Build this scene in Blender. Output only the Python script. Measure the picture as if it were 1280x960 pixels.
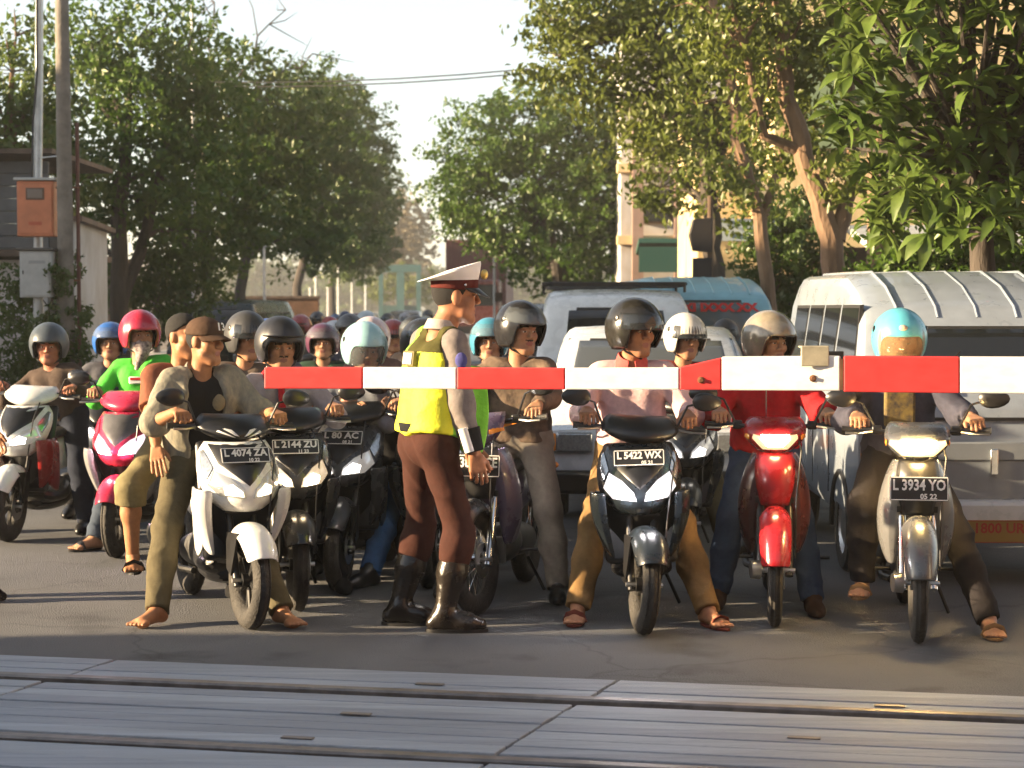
import bpy, bmesh, math, random
import numpy as np
from mathutils import Vector, Matrix, Quaternion
R_ = math.radians
for _o in list(bpy.data.objects): bpy.data.objects.remove(_o)
SC = bpy.context.scene
COL = SC.collection
# ---------------------------------------------------------------- camera
CAM_H = 1.6
FPX = 2350.0                       # focal length in pixels of the 1280 wide photograph
PITCH = math.atan(95.0 / FPX)
_cd = bpy.data.cameras.new('camera'); CAM = bpy.data.objects.new('camera', _cd); COL.objects.link(CAM)
_cd.sensor_width = 36.0; _cd.lens = 36.0 * FPX / 1280.0
_cd.clip_start = 0.1; _cd.clip_end = 3000
CAM.location = (0, 0, CAM_H); CAM.rotation_euler = (math.pi / 2 - PITCH, 0, 0)
SC.camera = CAM
_cd.dof.use_dof = True; _cd.dof.focus_distance = 9.3; _cd.dof.aperture_fstop = 4.5
# ---------------------------------------------------------------- world, sun, exposure
SUN_EL = R_(13.0)
TO_SUN = Vector((-0.988, -0.155, 0)).normalized() * math.cos(SUN_EL) + Vector((0, 0, math.sin(SUN_EL)))
W = bpy.data.worlds.new('World'); SC.world = W; W.use_nodes = True
_n = W.node_tree.nodes; _l = W.node_tree.links
_sky = _n.new('ShaderNodeTexSky'); _sky.sky_type = 'NISHITA'; _sky.sun_disc = False
_sky.sun_elevation = SUN_EL; _sky.sun_rotation = math.atan2(TO_SUN.x, TO_SUN.y)
_sky.air_density = 1.0; _sky.dust_density = 0.7; _sky.ozone_density = 1.0
_hs = _n.new('ShaderNodeHueSaturation'); _hs.inputs['Saturation'].default_value = 0.55; _hs.inputs['Value'].default_value = 1.2
_l.new(_sky.outputs[0], _hs.inputs['Color']); _l.new(_hs.outputs[0], _n['Background'].inputs[0]); _n['Background'].inputs[1].default_value = 0.06
_ld = bpy.data.lights.new('sun', 'SUN'); SUN = bpy.data.objects.new('sun', _ld); COL.objects.link(SUN)
_ld.energy = 5.0; _ld.angle = R_(0.6); _ld.color = (1.0, 0.75, 0.46)
SUN.rotation_euler = TO_SUN.to_track_quat('Z', 'Y').to_euler()
SC.view_settings.view_transform = 'Standard'; SC.view_settings.look = 'None'
SC.view_settings.exposure = 2.15; SC.view_settings.gamma = 1.0; SC.view_settings.use_curve_mapping = False
SC.render.engine = 'CYCLES'
SC.cycles.max_bounces = 6; SC.cycles.transparent_max_bounces = 12
# ---------------------------------------------------------------- helpers
def ray(px, py):
    c, s = math.cos(PITCH), math.sin(PITCH)
    x, y = (px - 640) / FPX, (480 - py) / FPX
    return Vector((x, c + y * s, -s + y * c))
def at(px, py, Y):                  # point of the place seen at photo pixel (px,py), Y metres ahead
    r = ray(px, py); r = r * (Y / r.y); return Vector((r.x, r.y, r.z + CAM_H))
def gr(px, py, z=0.0):              # ground point seen at that pixel
    r = ray(px, py); t = (z - CAM_H) / r.z; return Vector((r.x * t, r.y * t, z))
def xat(px, Y): return (px - 640) / FPX * Y

def mat(name, col=(0.5, 0.5, 0.5), rough=0.6, metal=0.0, noise=0.0, nscale=6.0, bump=0.0, bscale=40.0, emit=0.0, ecol=None,
        alpha=1.0, trans=0.0, col2=None, coat=0.0, spec=None, stretch=None, detail=6.0):
    m = bpy.data.materials.new(name); m.use_nodes = True
    nt = m.node_tree; b = nt.nodes['Principled BSDF']
    b.inputs['Base Color'].default_value = (*col, 1); b.inputs['Roughness'].default_value = rough; b.inputs['Metallic'].default_value = metal
    if spec is not None: b.inputs['Specular IOR Level'].default_value = spec
    if coat: b.inputs['Coat Weight'].default_value = coat; b.inputs['Coat Roughness'].default_value = 0.06
    if emit: b.inputs['Emission Color'].default_value = (*(ecol or col), 1); b.inputs['Emission Strength'].default_value = emit
    if alpha < 1: b.inputs['Alpha'].default_value = alpha
    if trans: b.inputs['Transmission Weight'].default_value = trans
    if noise or bump:
        tc = nt.nodes.new('ShaderNodeTexCoord'); mp = nt.nodes.new('ShaderNodeMapping'); nt.links.new(tc.outputs['Object'], mp.inputs[0])
        if stretch: mp.inputs['Scale'].default_value = stretch
    if noise:
        t = nt.nodes.new('ShaderNodeTexNoise'); t.inputs['Scale'].default_value = nscale; t.inputs['Detail'].default_value = detail; t.inputs['Roughness'].default_value = 0.62
        nt.links.new(mp.outputs[0], t.inputs['Vector'])
        cr = nt.nodes.new('ShaderNodeValToRGB'); e = cr.color_ramp.elements
        c2 = col2 or tuple(c * (1 - noise) for c in col); c1 = col if col2 else tuple(min(1, c * (1 + noise * 0.5)) for c in col)
        e[0].position = 0.32; e[0].color = (*c2, 1); e[1].position = 0.68; e[1].color = (*c1, 1)
        nt.links.new(t.outputs['Fac'], cr.inputs[0]); nt.links.new(cr.outputs[0], b.inputs['Base Color'])
        ma = nt.nodes.new('ShaderNodeMapRange'); ma.inputs[3].default_value = max(0.02, rough - 0.12); ma.inputs[4].default_value = min(1, rough + 0.12)
        nt.links.new(t.outputs['Fac'], ma.inputs[0]); nt.links.new(ma.outputs[0], b.inputs['Roughness'])
    if bump:
        t2 = nt.nodes.new('ShaderNodeTexNoise'); t2.inputs['Scale'].default_value = bscale; t2.inputs['Detail'].default_value = 5
        nt.links.new(mp.outputs[0], t2.inputs['Vector'])
        bp = nt.nodes.new('ShaderNodeBump'); bp.inputs['Strength'].default_value = bump; bp.inputs['Distance'].default_value = 0.02
        nt.links.new(t2.outputs['Fac'], bp.inputs['Height']); nt.links.new(bp.outputs[0], b.inputs['Normal'])
    return m

_MC = {}
def paint(col, rough=0.28, coat=0.4):               # slightly dusty vehicle paint
    k = ('p', col, rough)
    if k not in _MC: _MC[k] = mat('vehicle_paint', col, rough, 0, 0.12, 7, 0.0, coat=coat * (.5 if max(col) < .06 else 1))
    return _MC[k]
def plastic(col=(0.02, 0.02, 0.022), rough=0.42):
    k = ('k', col, rough)
    if k not in _MC: _MC[k] = mat('plastic', col, rough, 0, 0.25, 12, 0.05, 180)
    return _MC[k]
def cloth(col, col2=None, rough=0.9):
    k = ('c', col, col2)
    if k not in _MC: _MC[k] = mat('cloth', col, rough, 0, 0.16, 30, 0.16, 46, col2=col2, spec=0.12)
    return _MC[k]
def metal(col=(0.6, 0.6, 0.6), rough=0.3):
    k = ('m', col, rough)
    if k not in _MC: _MC[k] = mat('metal', col, rough, 1.0, 0.2, 14)
    return _MC[k]

class MB:
    def __init__(s): s.v = []; s.f = []; s.mi = []; s.cm = 0
    def add(s, vs, fs):
        o = len(s.v); s.v += [tuple(v) for v in vs]; s.f += [tuple(i + o for i in f) for f in fs]; s.mi += [s.cm] * len(fs); return s
    def box(s, c, d, M=None, taper=1.0):
        c = Vector(c); hx, hy, hz = d[0] / 2, d[1] / 2, d[2] / 2
        vs = [Vector((x * hx * (taper if z > 0 else 1), y * hy * (taper if z > 0 else 1), z * hz)) for z in (-1, 1) for y in (-1, 1) for x in (-1, 1)]
        if M is not None: vs = [M @ v for v in vs]
        return s.add([v + c for v in vs], [(0, 2, 3, 1), (4, 5, 7, 6), (0, 1, 5, 4), (2, 6, 7, 3), (0, 4, 6, 2), (1, 3, 7, 5)])
    def tube(s, pts, r, n=8, cap=True, flat=1.0):
        pts = [Vector(p) for p in pts]; rs = r if isinstance(r, (list, tuple)) else [r] * len(pts)
        rings = []; ref = None
        for i, p in enumerate(pts):
            t = (pts[min(i + 1, len(pts) - 1)] - pts[max(i - 1, 0)])
            if t.length < 1e-9: t = Vector((0, 0, 1))
            t.normalize()
            if ref is None:
                ref = Vector((0, 0, 1)) if abs(t.z) < 0.9 else Vector((1, 0, 0))
            a = (ref - t * ref.dot(t)).normalized(); b = t.cross(a); ref = a
            rings.append([p + (a * math.cos(k * 2 * math.pi / n) + b * math.sin(k * 2 * math.pi / n) * flat) * rs[i] for k in range(n)])
        return s.loft(rings, cap)
    def loft(s, rings, cap=True, closed=True):
        n = len(rings[0]); vs = [v for r in rings for v in r]; fs = []
        for i in range(len(rings) - 1):
            for k in range(n if closed else n - 1):
                a = i * n + k; b = i * n + (k + 1) % n; fs.append((a, b, b + n, a + n))
        if cap and closed: fs.append(tuple(reversed(range(n)))); fs.append(tuple(range((len(rings) - 1) * n, len(rings) * n)))
        return s.add(vs, fs)
    def lathe(s, prof, n=24, M=None, close=False):           # profile (r, h) about +Z, then M
        rings = []
        for r, h in prof:
            ring = [Vector((r * math.cos(2 * math.pi * k / n), r * math.sin(2 * math.pi * k / n), h)) for k in range(n)]
            rings.append([M @ v for v in ring] if M is not None else ring)
        if close: rings.append(rings[0])
        return s.loft(rings, cap=not close)
    def prism(s, poly, z0, z1, M=None):                      # 2D polygon extruded along +Z, then M
        n = len(poly); vs = [Vector((x, y, z0)) for x, y in poly] + [Vector((x, y, z1)) for x, y in poly]
        if M is not None: vs = [M @ v for v in vs]
        return s.add(vs, [tuple(reversed(range(n))), tuple(range(n, 2 * n))] + [(i, (i + 1) % n, n + (i + 1) % n, n + i) for i in range(n)])
    def ball(s, c, r, n=12, m=8, M=None):
        c = Vector(c); r = Vector(r) if not isinstance(r, (int, float)) else Vector((r, r, r)); rings = []
        for i in range(m + 1):
            th = math.pi * i / m; th = min(max(th, 0.02), math.pi - 0.02)
            ring = [Vector((r.x * math.sin(th) * math.cos(2 * math.pi * k / n), r.y * math.sin(th) * math.sin(2 * math.pi * k / n), r.z * math.cos(th))) for k in range(n)]
            rings.append([(M @ v if M is not None else v) + c for v in ring])
        rings.reverse()
        return s.loft(rings)
    def xf(s, M): s.v = [tuple(M @ Vector(v)) for v in s.v]; return s
    def mesh(s, name, smooth=True, ang=38):
        me = bpy.data.meshes.new(name); me.from_pydata(s.v, [], s.f)
        if any(s.mi): me.polygons.foreach_set('material_index', s.mi)
        if smooth:
            me.polygons.foreach_set('use_smooth', [True] * len(s.f))
            try: me.set_sharp_from_angle(angle=R_(ang))
            except Exception: pass
        me.update(); return me
    def build(s, name, m, parent=None, smooth=True, ang=38, bevel=0, subsurf=0, solid=0, loc=None):
        return ob(name, s.mesh(name, smooth, ang), m, parent, bevel, subsurf, solid, loc)
def ob(name, me, m, parent=None, bevel=0, subsurf=0, solid=0, loc=None):
    for k in (m if isinstance(m, (list, tuple)) else [m]):
        me.materials.append(k)
    o = bpy.data.objects.new(name, me); COL.objects.link(o)
    if parent is not None: o.parent = parent
    if loc is not None: o.location = loc
    if solid:
        d = o.modifiers.new('solid', 'SOLIDIFY'); d.thickness = solid; d.offset = -1
    if subsurf:
        d = o.modifiers.new('sub', 'SUBSURF'); d.levels = subsurf; d.render_levels = subsurf
    if bevel:
        d = o.modifiers.new('bev', 'BEVEL'); d.width = bevel; d.segments = 2; d.limit_method = 'ANGLE'; d.angle_limit = R_(40)
    return o
def tag(o, label, cat, group=None):
    o['label'] = label; o['category'] = cat
    if group: o['group'] = group
    return o
def thing(name, label, cat, loc=(0, 0, 0), rz=0.0, group=None):
    o = bpy.data.objects.new(name, None); COL.objects.link(o); o.location = loc; o.rotation_euler = (0, 0, rz); o.empty_display_size = 0.1
    return tag(o, label, cat, group)
def struct(o, kind='structure'): o['kind'] = kind; return o
def copy_tree(o, parent=None):
    c = o.copy(); COL.objects.link(c); c.parent = parent
    for ch in o.children: copy_tree(ch, c)
    return c
def text_mb(txt, size, bold=0.0, sx=1.0):         # flat lettering in the XZ plane facing -Y, centred
    cu = bpy.data.curves.new('t', 'FONT'); cu.body = txt; cu.size = size; cu.align_x = 'CENTER'; cu.align_y = 'CENTER'; cu.offset = bold; cu.resolution_u = 2
    o = bpy.data.objects.new('t', cu); COL.objects.link(o)
    dg = bpy.context.evaluated_depsgraph_get(); dg.update()
    me = bpy.data.meshes.new_from_object(o.evaluated_get(dg))
    mb = MB(); mb.add([Vector((v.co.x * sx, 0, v.co.y)) for v in me.vertices], [tuple(p.vertices) for p in me.polygons])
    bpy.data.objects.remove(o); bpy.data.curves.remove(cu); bpy.data.meshes.remove(me)
    return mb
rng = random.Random(7)
# ================================================================= ground, road, crossing
M_asph = mat('asphalt', (0.13, 0.125, 0.12), 0.85, 0, 0.5, 0.9, 0.6, 90, col2=(0.075, 0.075, 0.078), detail=12)
def asphalt_mat():
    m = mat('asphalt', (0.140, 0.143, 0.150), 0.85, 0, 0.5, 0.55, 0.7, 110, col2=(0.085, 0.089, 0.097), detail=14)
    nt = m.node_tree; b = nt.nodes['Principled BSDF']; base = b.inputs['Base Color'].links[0].from_socket; tc = nt.nodes['Texture Coordinate']
    def mul(fac_socket, lo, hi, p0, p1, src):
        r = nt.nodes.new('ShaderNodeMapRange'); r.inputs[1].default_value = p0; r.inputs[2].default_value = p1; r.inputs[3].default_value = lo; r.inputs[4].default_value = hi; nt.links.new(fac_socket, r.inputs[0])
        x = nt.nodes.new('ShaderNodeMix'); x.data_type = 'RGBA'; x.blend_type = 'MULTIPLY'; x.inputs[0].default_value = 1.0; nt.links.new(src, x.inputs[6]); nt.links.new(r.outputs[0], x.inputs[7]); return x.outputs[2]
    g1 = nt.nodes.new('ShaderNodeTexNoise'); g1.inputs['Scale'].default_value = 240; g1.inputs['Detail'].default_value = 3; nt.links.new(tc.outputs['Object'], g1.inputs['Vector'])      # aggregate
    s1 = mul(g1.outputs['Fac'], 0.6, 1.35, 0.35, 0.65, base)
    v = nt.nodes.new('ShaderNodeTexVoronoi'); v.feature = 'DISTANCE_TO_EDGE'; v.inputs['Scale'].default_value = 0.8; w = nt.nodes.new('ShaderNodeTexNoise'); w.inputs['Scale'].default_value = 3; nt.links.new(tc.outputs['Object'], w.inputs['Vector'])
    ad = nt.nodes.new('ShaderNodeMix'); ad.data_type = 'RGBA'; ad.inputs[0].default_value = 0.25; nt.links.new(tc.outputs['Object'], ad.inputs[6]); nt.links.new(w.outputs['Color'], ad.inputs[7]); nt.links.new(ad.outputs[2], v.inputs['Vector'])
    s2 = mul(v.outputs['Distance'], 0.72, 1.0, 0.0, 0.010, s1)                                                                                      # cracks
    o = nt.nodes.new('ShaderNodeTexNoise'); o.inputs['Scale'].default_value = 1.7; o.inputs['Detail'].default_value = 4; nt.links.new(tc.outputs['Object'], o.inputs['Vector'])
    s3 = mul(o.outputs['Fac'], 0.55, 1.0, 0.30, 0.42, s2)                                                                                           # oil stains
    nt.links.new(s3, b.inputs['Base Color']); return m
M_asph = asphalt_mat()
M_dirt = mat('dirt', (0.16, 0.125, 0.09), 0.95, 0, 0.4, 2.0, 0.7, 14)
M_conc = mat('pavement_concrete', (0.30, 0.28, 0.25), 0.85, 0, 0.3, 3, 0.4, 40)
ROADDIR = math.atan2(-130, FPX)                     # the street runs slightly to the left
def rd(u, v, z=0.0):                                # u across, v along the street, from the barrier line
    c, s = math.cos(ROADDIR), math.sin(ROADDIR)
    return Vector((u * c + v * s, 8.0 - u * s + v * c, z))
def sheet_obj(name, pts, z, m):
    mb = MB(); mb.add([Vector((p[0], p[1], z)) for p in pts], [tuple(range(len(pts)))])
    return struct(mb.build(name, m, smooth=False))
g = sheet_obj('ground', [(-205, -28), (205, -28), (205, 425), (-205, 425)], -0.012, M_dirt)
# track geometry: rails run rotated by the track angle
TA = R_(-11.6)
TX = Vector((math.cos(TA), math.sin(TA), 0)); TY = Vector((-math.sin(TA), math.cos(TA), 0))
T0 = gr(640, 877)                                   # a point of the far rail
def tk(u, v, z=0.0): return T0 + TX * u + TY * v + Vector((0, 0, z))
# road surface (one sheet, starts at the slabs' edge) and near asphalt before the track
edge_v = (gr(640, 850) - T0).dot(TY)
a, b = tk(-9, edge_v + 0.012), tk(9, edge_v + 0.012)
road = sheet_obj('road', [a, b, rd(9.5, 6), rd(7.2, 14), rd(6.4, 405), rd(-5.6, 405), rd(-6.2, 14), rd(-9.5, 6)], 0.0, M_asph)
a, b = tk(-40, edge_v - 2.55), tk(40, edge_v - 2.55)
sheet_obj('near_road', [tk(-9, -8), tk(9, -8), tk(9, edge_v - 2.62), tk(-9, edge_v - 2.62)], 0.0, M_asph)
# pavements with kerbs either side of the street
def pavement(name, u0, u1, v0, v1, ku):
    mb = MB(); P = [rd(u0, v0), rd(u1, v0), rd(u1, v1), rd(u0, v1)]
    mb.add([p + Vector((0, 0, -0.05)) for p in P] + [p + Vector((0, 0, 0.13)) for p in P], [(4, 5, 6, 7), (0, 1, 5, 4), (1, 2, 6, 5), (2, 3, 7, 6), (3, 0, 4, 7)])
    o = struct(mb.build(name, M_conc, smooth=False))
    for i in range(36):                             # kerb stones painted black and white
        k = MB(); va = v0 + i * 1.0; 
        q = [rd(ku - 0.075, va + 0.012), rd(ku + 0.075, va + 0.012), rd(ku + 0.075, va + 0.985), rd(ku - 0.075, va + 0.985)]
        k.add([p + Vector((0, 0, -0.04)) for p in q] + [p + Vector((0, 0, 0.15)) for p in q], [(4, 5, 6, 7), (0, 1, 5, 4), (1, 2, 6, 5), (2, 3, 7, 6), (3, 0, 4, 7)])
        k.build('kerb_stone', M_kw if i % 2 else M_kb, o, smooth=False, bevel=0.01)
    return o
M_kw = mat('kerb_white', (0.5, 0.48, 0.44), 0.85, 0, 0.4, 5); M_kb = mat('kerb_dark', (0.10, 0.10, 0.10), 0.85, 0, 0.4, 5)
pavement('pavement', 5.1, 9.0, 9, 150, 5.02)
pavement('pavement', -9.0, -5.1, 16, 150, -5.02)
# crossing slabs between and beside the rails
M_slab = [mat('crossing_slab', c, 0.6, 0, 0.28, 2.2, 0.4, 34, stretch=(0.3, 6, 1)) for c in ((0.29, 0.33, 0.385), (0.265, 0.30, 0.35), (0.33, 0.37, 0.42))]  # blue of the skylit shade is mixed into these slab colours
M_rail = mat('rail_steel', (0.22, 0.20, 0.19), 0.5, 0.8, 0.4, 8)
M_gap = mat('flangeway_dirt', (0.03, 0.027, 0.025), 0.95, 0, 0.3, 10)
crossing = struct(MB().build('level_crossing', M_gap))
crossing.data.clear_geometry()
bm_ = MB()
P = [tk(-9, edge_v - 2.62), tk(9, edge_v - 2.62), tk(9, edge_v + 0.012), tk(-9, edge_v + 0.012)]
bm_.add([p + Vector((0, 0, -0.009)) for p in P], [(0, 1, 2, 3)]); crossing.data = bm_.mesh('level_crossing', False); crossing.data.materials.append(M_gap)
GA = 1.067
def rail(v):
    mb = MB(); prof = [(-0.034, -0.005), (0.034, -0.005), (0.034, 0.022), (0.026, 0.030), (-0.026, 0.030), (-0.034, 0.022)]
    mb.loft([[tk(u, v + y, z) for y, z in prof] for u in (-12, -6, 0, 6, 12)])
    mb.build('rail', M_rail, crossing, smooth=False)
rail(0.0); rail(-GA)
SK = math.tan(R_(8.5))                              # joints lie askew to the rails
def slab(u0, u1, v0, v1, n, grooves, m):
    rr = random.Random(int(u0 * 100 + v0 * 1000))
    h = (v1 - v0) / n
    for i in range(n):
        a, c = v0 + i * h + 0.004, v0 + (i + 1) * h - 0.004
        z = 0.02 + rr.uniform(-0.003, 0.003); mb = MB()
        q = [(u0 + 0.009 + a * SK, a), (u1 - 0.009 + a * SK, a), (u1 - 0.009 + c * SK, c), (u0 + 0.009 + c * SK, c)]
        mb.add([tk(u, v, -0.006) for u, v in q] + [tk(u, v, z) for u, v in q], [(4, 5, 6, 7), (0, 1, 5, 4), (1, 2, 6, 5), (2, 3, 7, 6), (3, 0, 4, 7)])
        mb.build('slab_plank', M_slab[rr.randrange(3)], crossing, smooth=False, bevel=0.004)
ju = (gr(730, 877) - T0).dot(TX)
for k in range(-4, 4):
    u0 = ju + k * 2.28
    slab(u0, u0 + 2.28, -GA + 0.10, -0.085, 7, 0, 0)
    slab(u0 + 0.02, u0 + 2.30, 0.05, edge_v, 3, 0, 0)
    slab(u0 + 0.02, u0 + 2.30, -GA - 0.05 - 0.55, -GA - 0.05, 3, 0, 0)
# little steel lifting plates in the slabs
for px, py in ((537, 855), (445, 892), (372, 922), (1112, 882), (1005, 922)):
    p = gr(px, py, 0.025); mb = MB(); mb.box((0, 0, 0), (0.12, 0.035, 0.004), Matrix.Rotation(TA, 3, 'Z'))
    mb.build('lifting_plate', M_rail, crossing, smooth=False, loc=p)
# ================================================================= barrier arm
M_bred = mat('barrier_red', (0.62, 0.035, 0.035), 0.5, 0, 0.14, 14, stretch=(1, 1, 2)); M_bwht = mat('barrier_white', (0.8, 0.79, 0.76), 0.5, 0, 0.12, 14, stretch=(1, 1, 2))
M_galv = mat('galvanised', (0.5, 0.5, 0.48), 0.5, 0.7, 0.3, 12); M_rust = mat('rust', (0.20, 0.09, 0.04), 0.85, 0, 0.5, 20)
arm = thing('barrier_arm', 'red and white striped level crossing barrier arm across the road', 'barrier', rd(0, 0.2))
def bar_depth(px): 
    d = 8.45
    for _ in range(6): d = 8.45 - math.tan(R_(11.6)) * xat(px, d) * 0.8
    return d
def bar_pt(px, py): return at(px, py, bar_depth(px))
arm_base = arm.location.copy()
def bar_seg(px0, px1, t0, b0, t1, b1, m, depth):
    mb = MB(); A, B = bar_pt(px0, t0), bar_pt(px1, t1); C, D = bar_pt(px0, b0), bar_pt(px1, b1)
    dy = Vector((0.2, 0.98, 0)) * depth
    vs = [C, D, B, A, C + dy, D + dy, B + dy, A + dy]
    mb.add([v - arm_base for v in vs], [(0, 1, 2, 3), (5, 4, 7, 6), (0, 4, 5, 1), (3, 2, 6, 7), (0, 3, 7, 4), (1, 5, 6, 2)])
    return mb.build('arm_panel', m, arm, smooth=False, bevel=0.006)
segs = [(330, 453.2, 459, 486, 459, 486, M_bred, .05), (453.6, 570.6, 459, 486, 459.5, 486.5, M_bwht, .05), (571, 706, 459.5, 486.5, 460, 487, M_bred, .05),
        (706.4, 849, 460, 487, 459.5, 487, M_bwht, .05), (849.5, 901.5, 459, 487.5, 447, 487.5, M_bred, .055), (902, 1050, 446, 488, 445, 488.5, M_bwht, .07),
        (1054.5, 1199.5, 445, 490, 446, 491.5, M_bred, .075), (1200, 1345, 446, 491.5, 446.5, 493, M_bwht, .075), (1345.5, 1500, 446.5, 493, 447, 495, M_bred, .075), (1500.5, 1680, 447, 495, 448, 497, M_bwht, .075)]
for s_ in segs: bar_seg(*s_)
for px, py in ((876, 475), (1016, 473)):            # bolts
    mb = MB(); p = bar_pt(px, py) + Vector((0, -0.001, 0)) - arm_base
    mb.lathe([(0.016, 0), (0.016, 0.004), (0.009, 0.006), (0.009, 0.013)], 8, Matrix.Translation(p) @ Matrix.Rotation(math.pi / 2, 4, 'X')); mb.build('bolt', M_rust, arm)
p = bar_pt(1018, 445) - arm_base                    # joint plate on top
mb = MB(); mb.box(p + Vector((0, -0.012, 0.0)), (0.122, 0.012, 0.09)); mb.box(p + Vector((0, 0.03, 0.04)), (0.122, 0.09, 0.008)); mb.build('joint_plate', mat('plate_cream', (0.52, 0.47, 0.33), 0.5, 0.3, 0.3, 10), arm, smooth=False, bevel=0.004)
mb = MB(); mb.box(bar_pt(1052, 468) - arm_base + Vector((0, 0.035, 0)), (0.014, 0.07, 0.135)); mb.build('joint_flange', M_rust, arm, smooth=False)
mb = MB(); q = bar_pt(1680, 472) - arm_base; mb.box(q + Vector((0.2, 0.05, -0.45)), (0.5, 0.4, 1.7)); mb.build('barrier_machine', M_galv, arm, smooth=False, bevel=0.03)
# ================================================================= implicit surfaces for bodies and clothes
class SDF:
    def __init__(s, k=0.03): s.p = []; s.k = k
    def cone(s, a, b, r1, r2=None, k=None, cut0=False, cut1=False, op='u'):
        s.p.append(('c', np.array(a, float), np.array(b, float), r1, r1 if r2 is None else r2, k, cut0, cut1, op)); return s
    def ell(s, c, r, ax=None, k=None, op='u'):
        s.p.append(('e', np.array(c, float), np.array(r, float), np.eye(3) if ax is None else np.array(ax, float), k, op)); return s
    def plane(s, c, n): s.p.append(('h', np.array(c, float), np.array(n, float))); return s      # keep the side opposite to n
    def bounds(s):
        lo = np.full(3, 9e9); hi = -lo
        for q in s.p:
            if q[0] == 'c' and q[8] == 'u':
                m = max(q[3], q[4]); lo = np.minimum(lo, np.minimum(q[1], q[2]) - m); hi = np.maximum(hi, np.maximum(q[1], q[2]) + m)
            elif q[0] == 'e' and q[5] == 'u':
                m = q[2].max(); lo = np.minimum(lo, q[1] - m); hi = np.maximum(hi, q[1] + m)
        return lo, hi
    def mesh(s, res, wr=0.0, wk=38.0, seed=0):
        lo, hi = s.bounds(); pad = res * 3 + 0.006; lo = lo - pad; hi = hi + pad
        n = np.ceil((hi - lo) / res).astype(int) + 1
        F = np.full(n, 0.2, np.float32)
        gx = [lo[i] + res * np.arange(n[i]) for i in range(3)]
        for q in s.p:
            if q[0] == 'h':
                X, Y, Z = np.meshgrid(*gx, indexing='ij', sparse=True)
                F = np.maximum(F, (X - q[1][0]) * q[2][0] + (Y - q[1][1]) * q[2][1] + (Z - q[1][2]) * q[2][2]).astype(np.float32); continue
            if q[0] == 'c': m = max(q[3], q[4]) + 0.07; bl, bh = np.minimum(q[1], q[2]) - m, np.maximum(q[1], q[2]) + m
            else: m = q[2].max() + 0.07; bl, bh = q[1] - m, q[1] + m
            i0 = np.clip(((bl - lo) / res).astype(int), 0, n - 1); i1 = np.clip(((bh - lo) / res).astype(int) + 2, 1, n)
            if np.any(i1 <= i0): continue
            sl = tuple(slice(i0[j], i1[j]) for j in range(3))
            X, Y, Z = np.meshgrid(*[gx[j][sl[j]] for j in range(3)], indexing='ij', sparse=True)
            if q[0] == 'c':
                a, b = q[1], q[2]; ba = b - a; L2 = max(ba.dot(ba), 1e-9)
                px, py, pz = X - a[0], Y - a[1], Z - a[2]
                t = (px * ba[0] + py * ba[1] + pz * ba[2]) / L2; tc = np.clip(t, 0, 1)
                d = np.sqrt((px - tc * ba[0]) ** 2 + (py - tc * ba[1]) ** 2 + (pz - tc * ba[2]) ** 2) - (q[3] + (q[4] - q[3]) * tc)
                L = math.sqrt(L2)
                if q[6]: d = np.maximum(d, -t * L)
                if q[7]: d = np.maximum(d, (t - 1) * L)
                k, op = q[5], q[8]
            else:
                px, py, pz = X - q[1][0], Y - q[1][1], Z - q[1][2]; A = q[3]
                u = [(px * A[j][0] + py * A[j][1] + pz * A[j][2]) / q[2][j] for j in range(3)]
                l = np.sqrt(u[0] ** 2 + u[1] ** 2 + u[2] ** 2); d = (l - 1) * q[2].min(); k, op = q[4], q[5]
            k = s.k if k is None else k; f = F[sl]
            if op == 'u':
                h = np.maximum(k - np.abs(f - d), 0) / max(k, 1e-6); F[sl] = np.minimum(f, d) - h * h * k * 0.25
            else:
                h = np.maximum(k - np.abs(f + d), 0) / max(k, 1e-6); F[sl] = np.maximum(f, -d) + h * h * k * 0.25
        if wr:
            X, Y, Z = np.meshgrid(*gx, indexing='ij', sparse=True); o = seed * 1.7
            ph1 = 0.55 * wk * (0.9 * Z + 0.35 * X) + 2.2 * np.sin(9 * X + o) + 1.7 * np.sin(11 * Y - o) + o; ph2 = 0.42 * wk * (Z * 0.6 - Y * 0.6 + X * 0.8) + 2 * np.sin(12 * Z + o) + 2 * o
            am = 0.55 + 0.45 * np.sin(7 * X + 5 * Y + 6 * Z + 3 * o)
            w = -1.9 * am * (1 - np.abs(np.sin(ph1))) ** 2.2 - 1.5 * (1 - am) * (1 - np.abs(np.sin(ph2))) ** 2.2 + 0.6 * np.sin(1.9 * ph1 + ph2) * 0.5 + 0.5
            F = F + (wr * w).astype(np.float32)
        return nets(F, lo, res)
_EDG = [(0, 1), (2, 3), (4, 5), (6, 7), (0, 2), (1, 3), (4, 6), (5, 7), (0, 4), (1, 5), (2, 6), (3, 7)]
_CO = np.array([(x, y, z) for z in (0, 1) for y in (0, 1) for x in (0, 1)], float)
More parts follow.
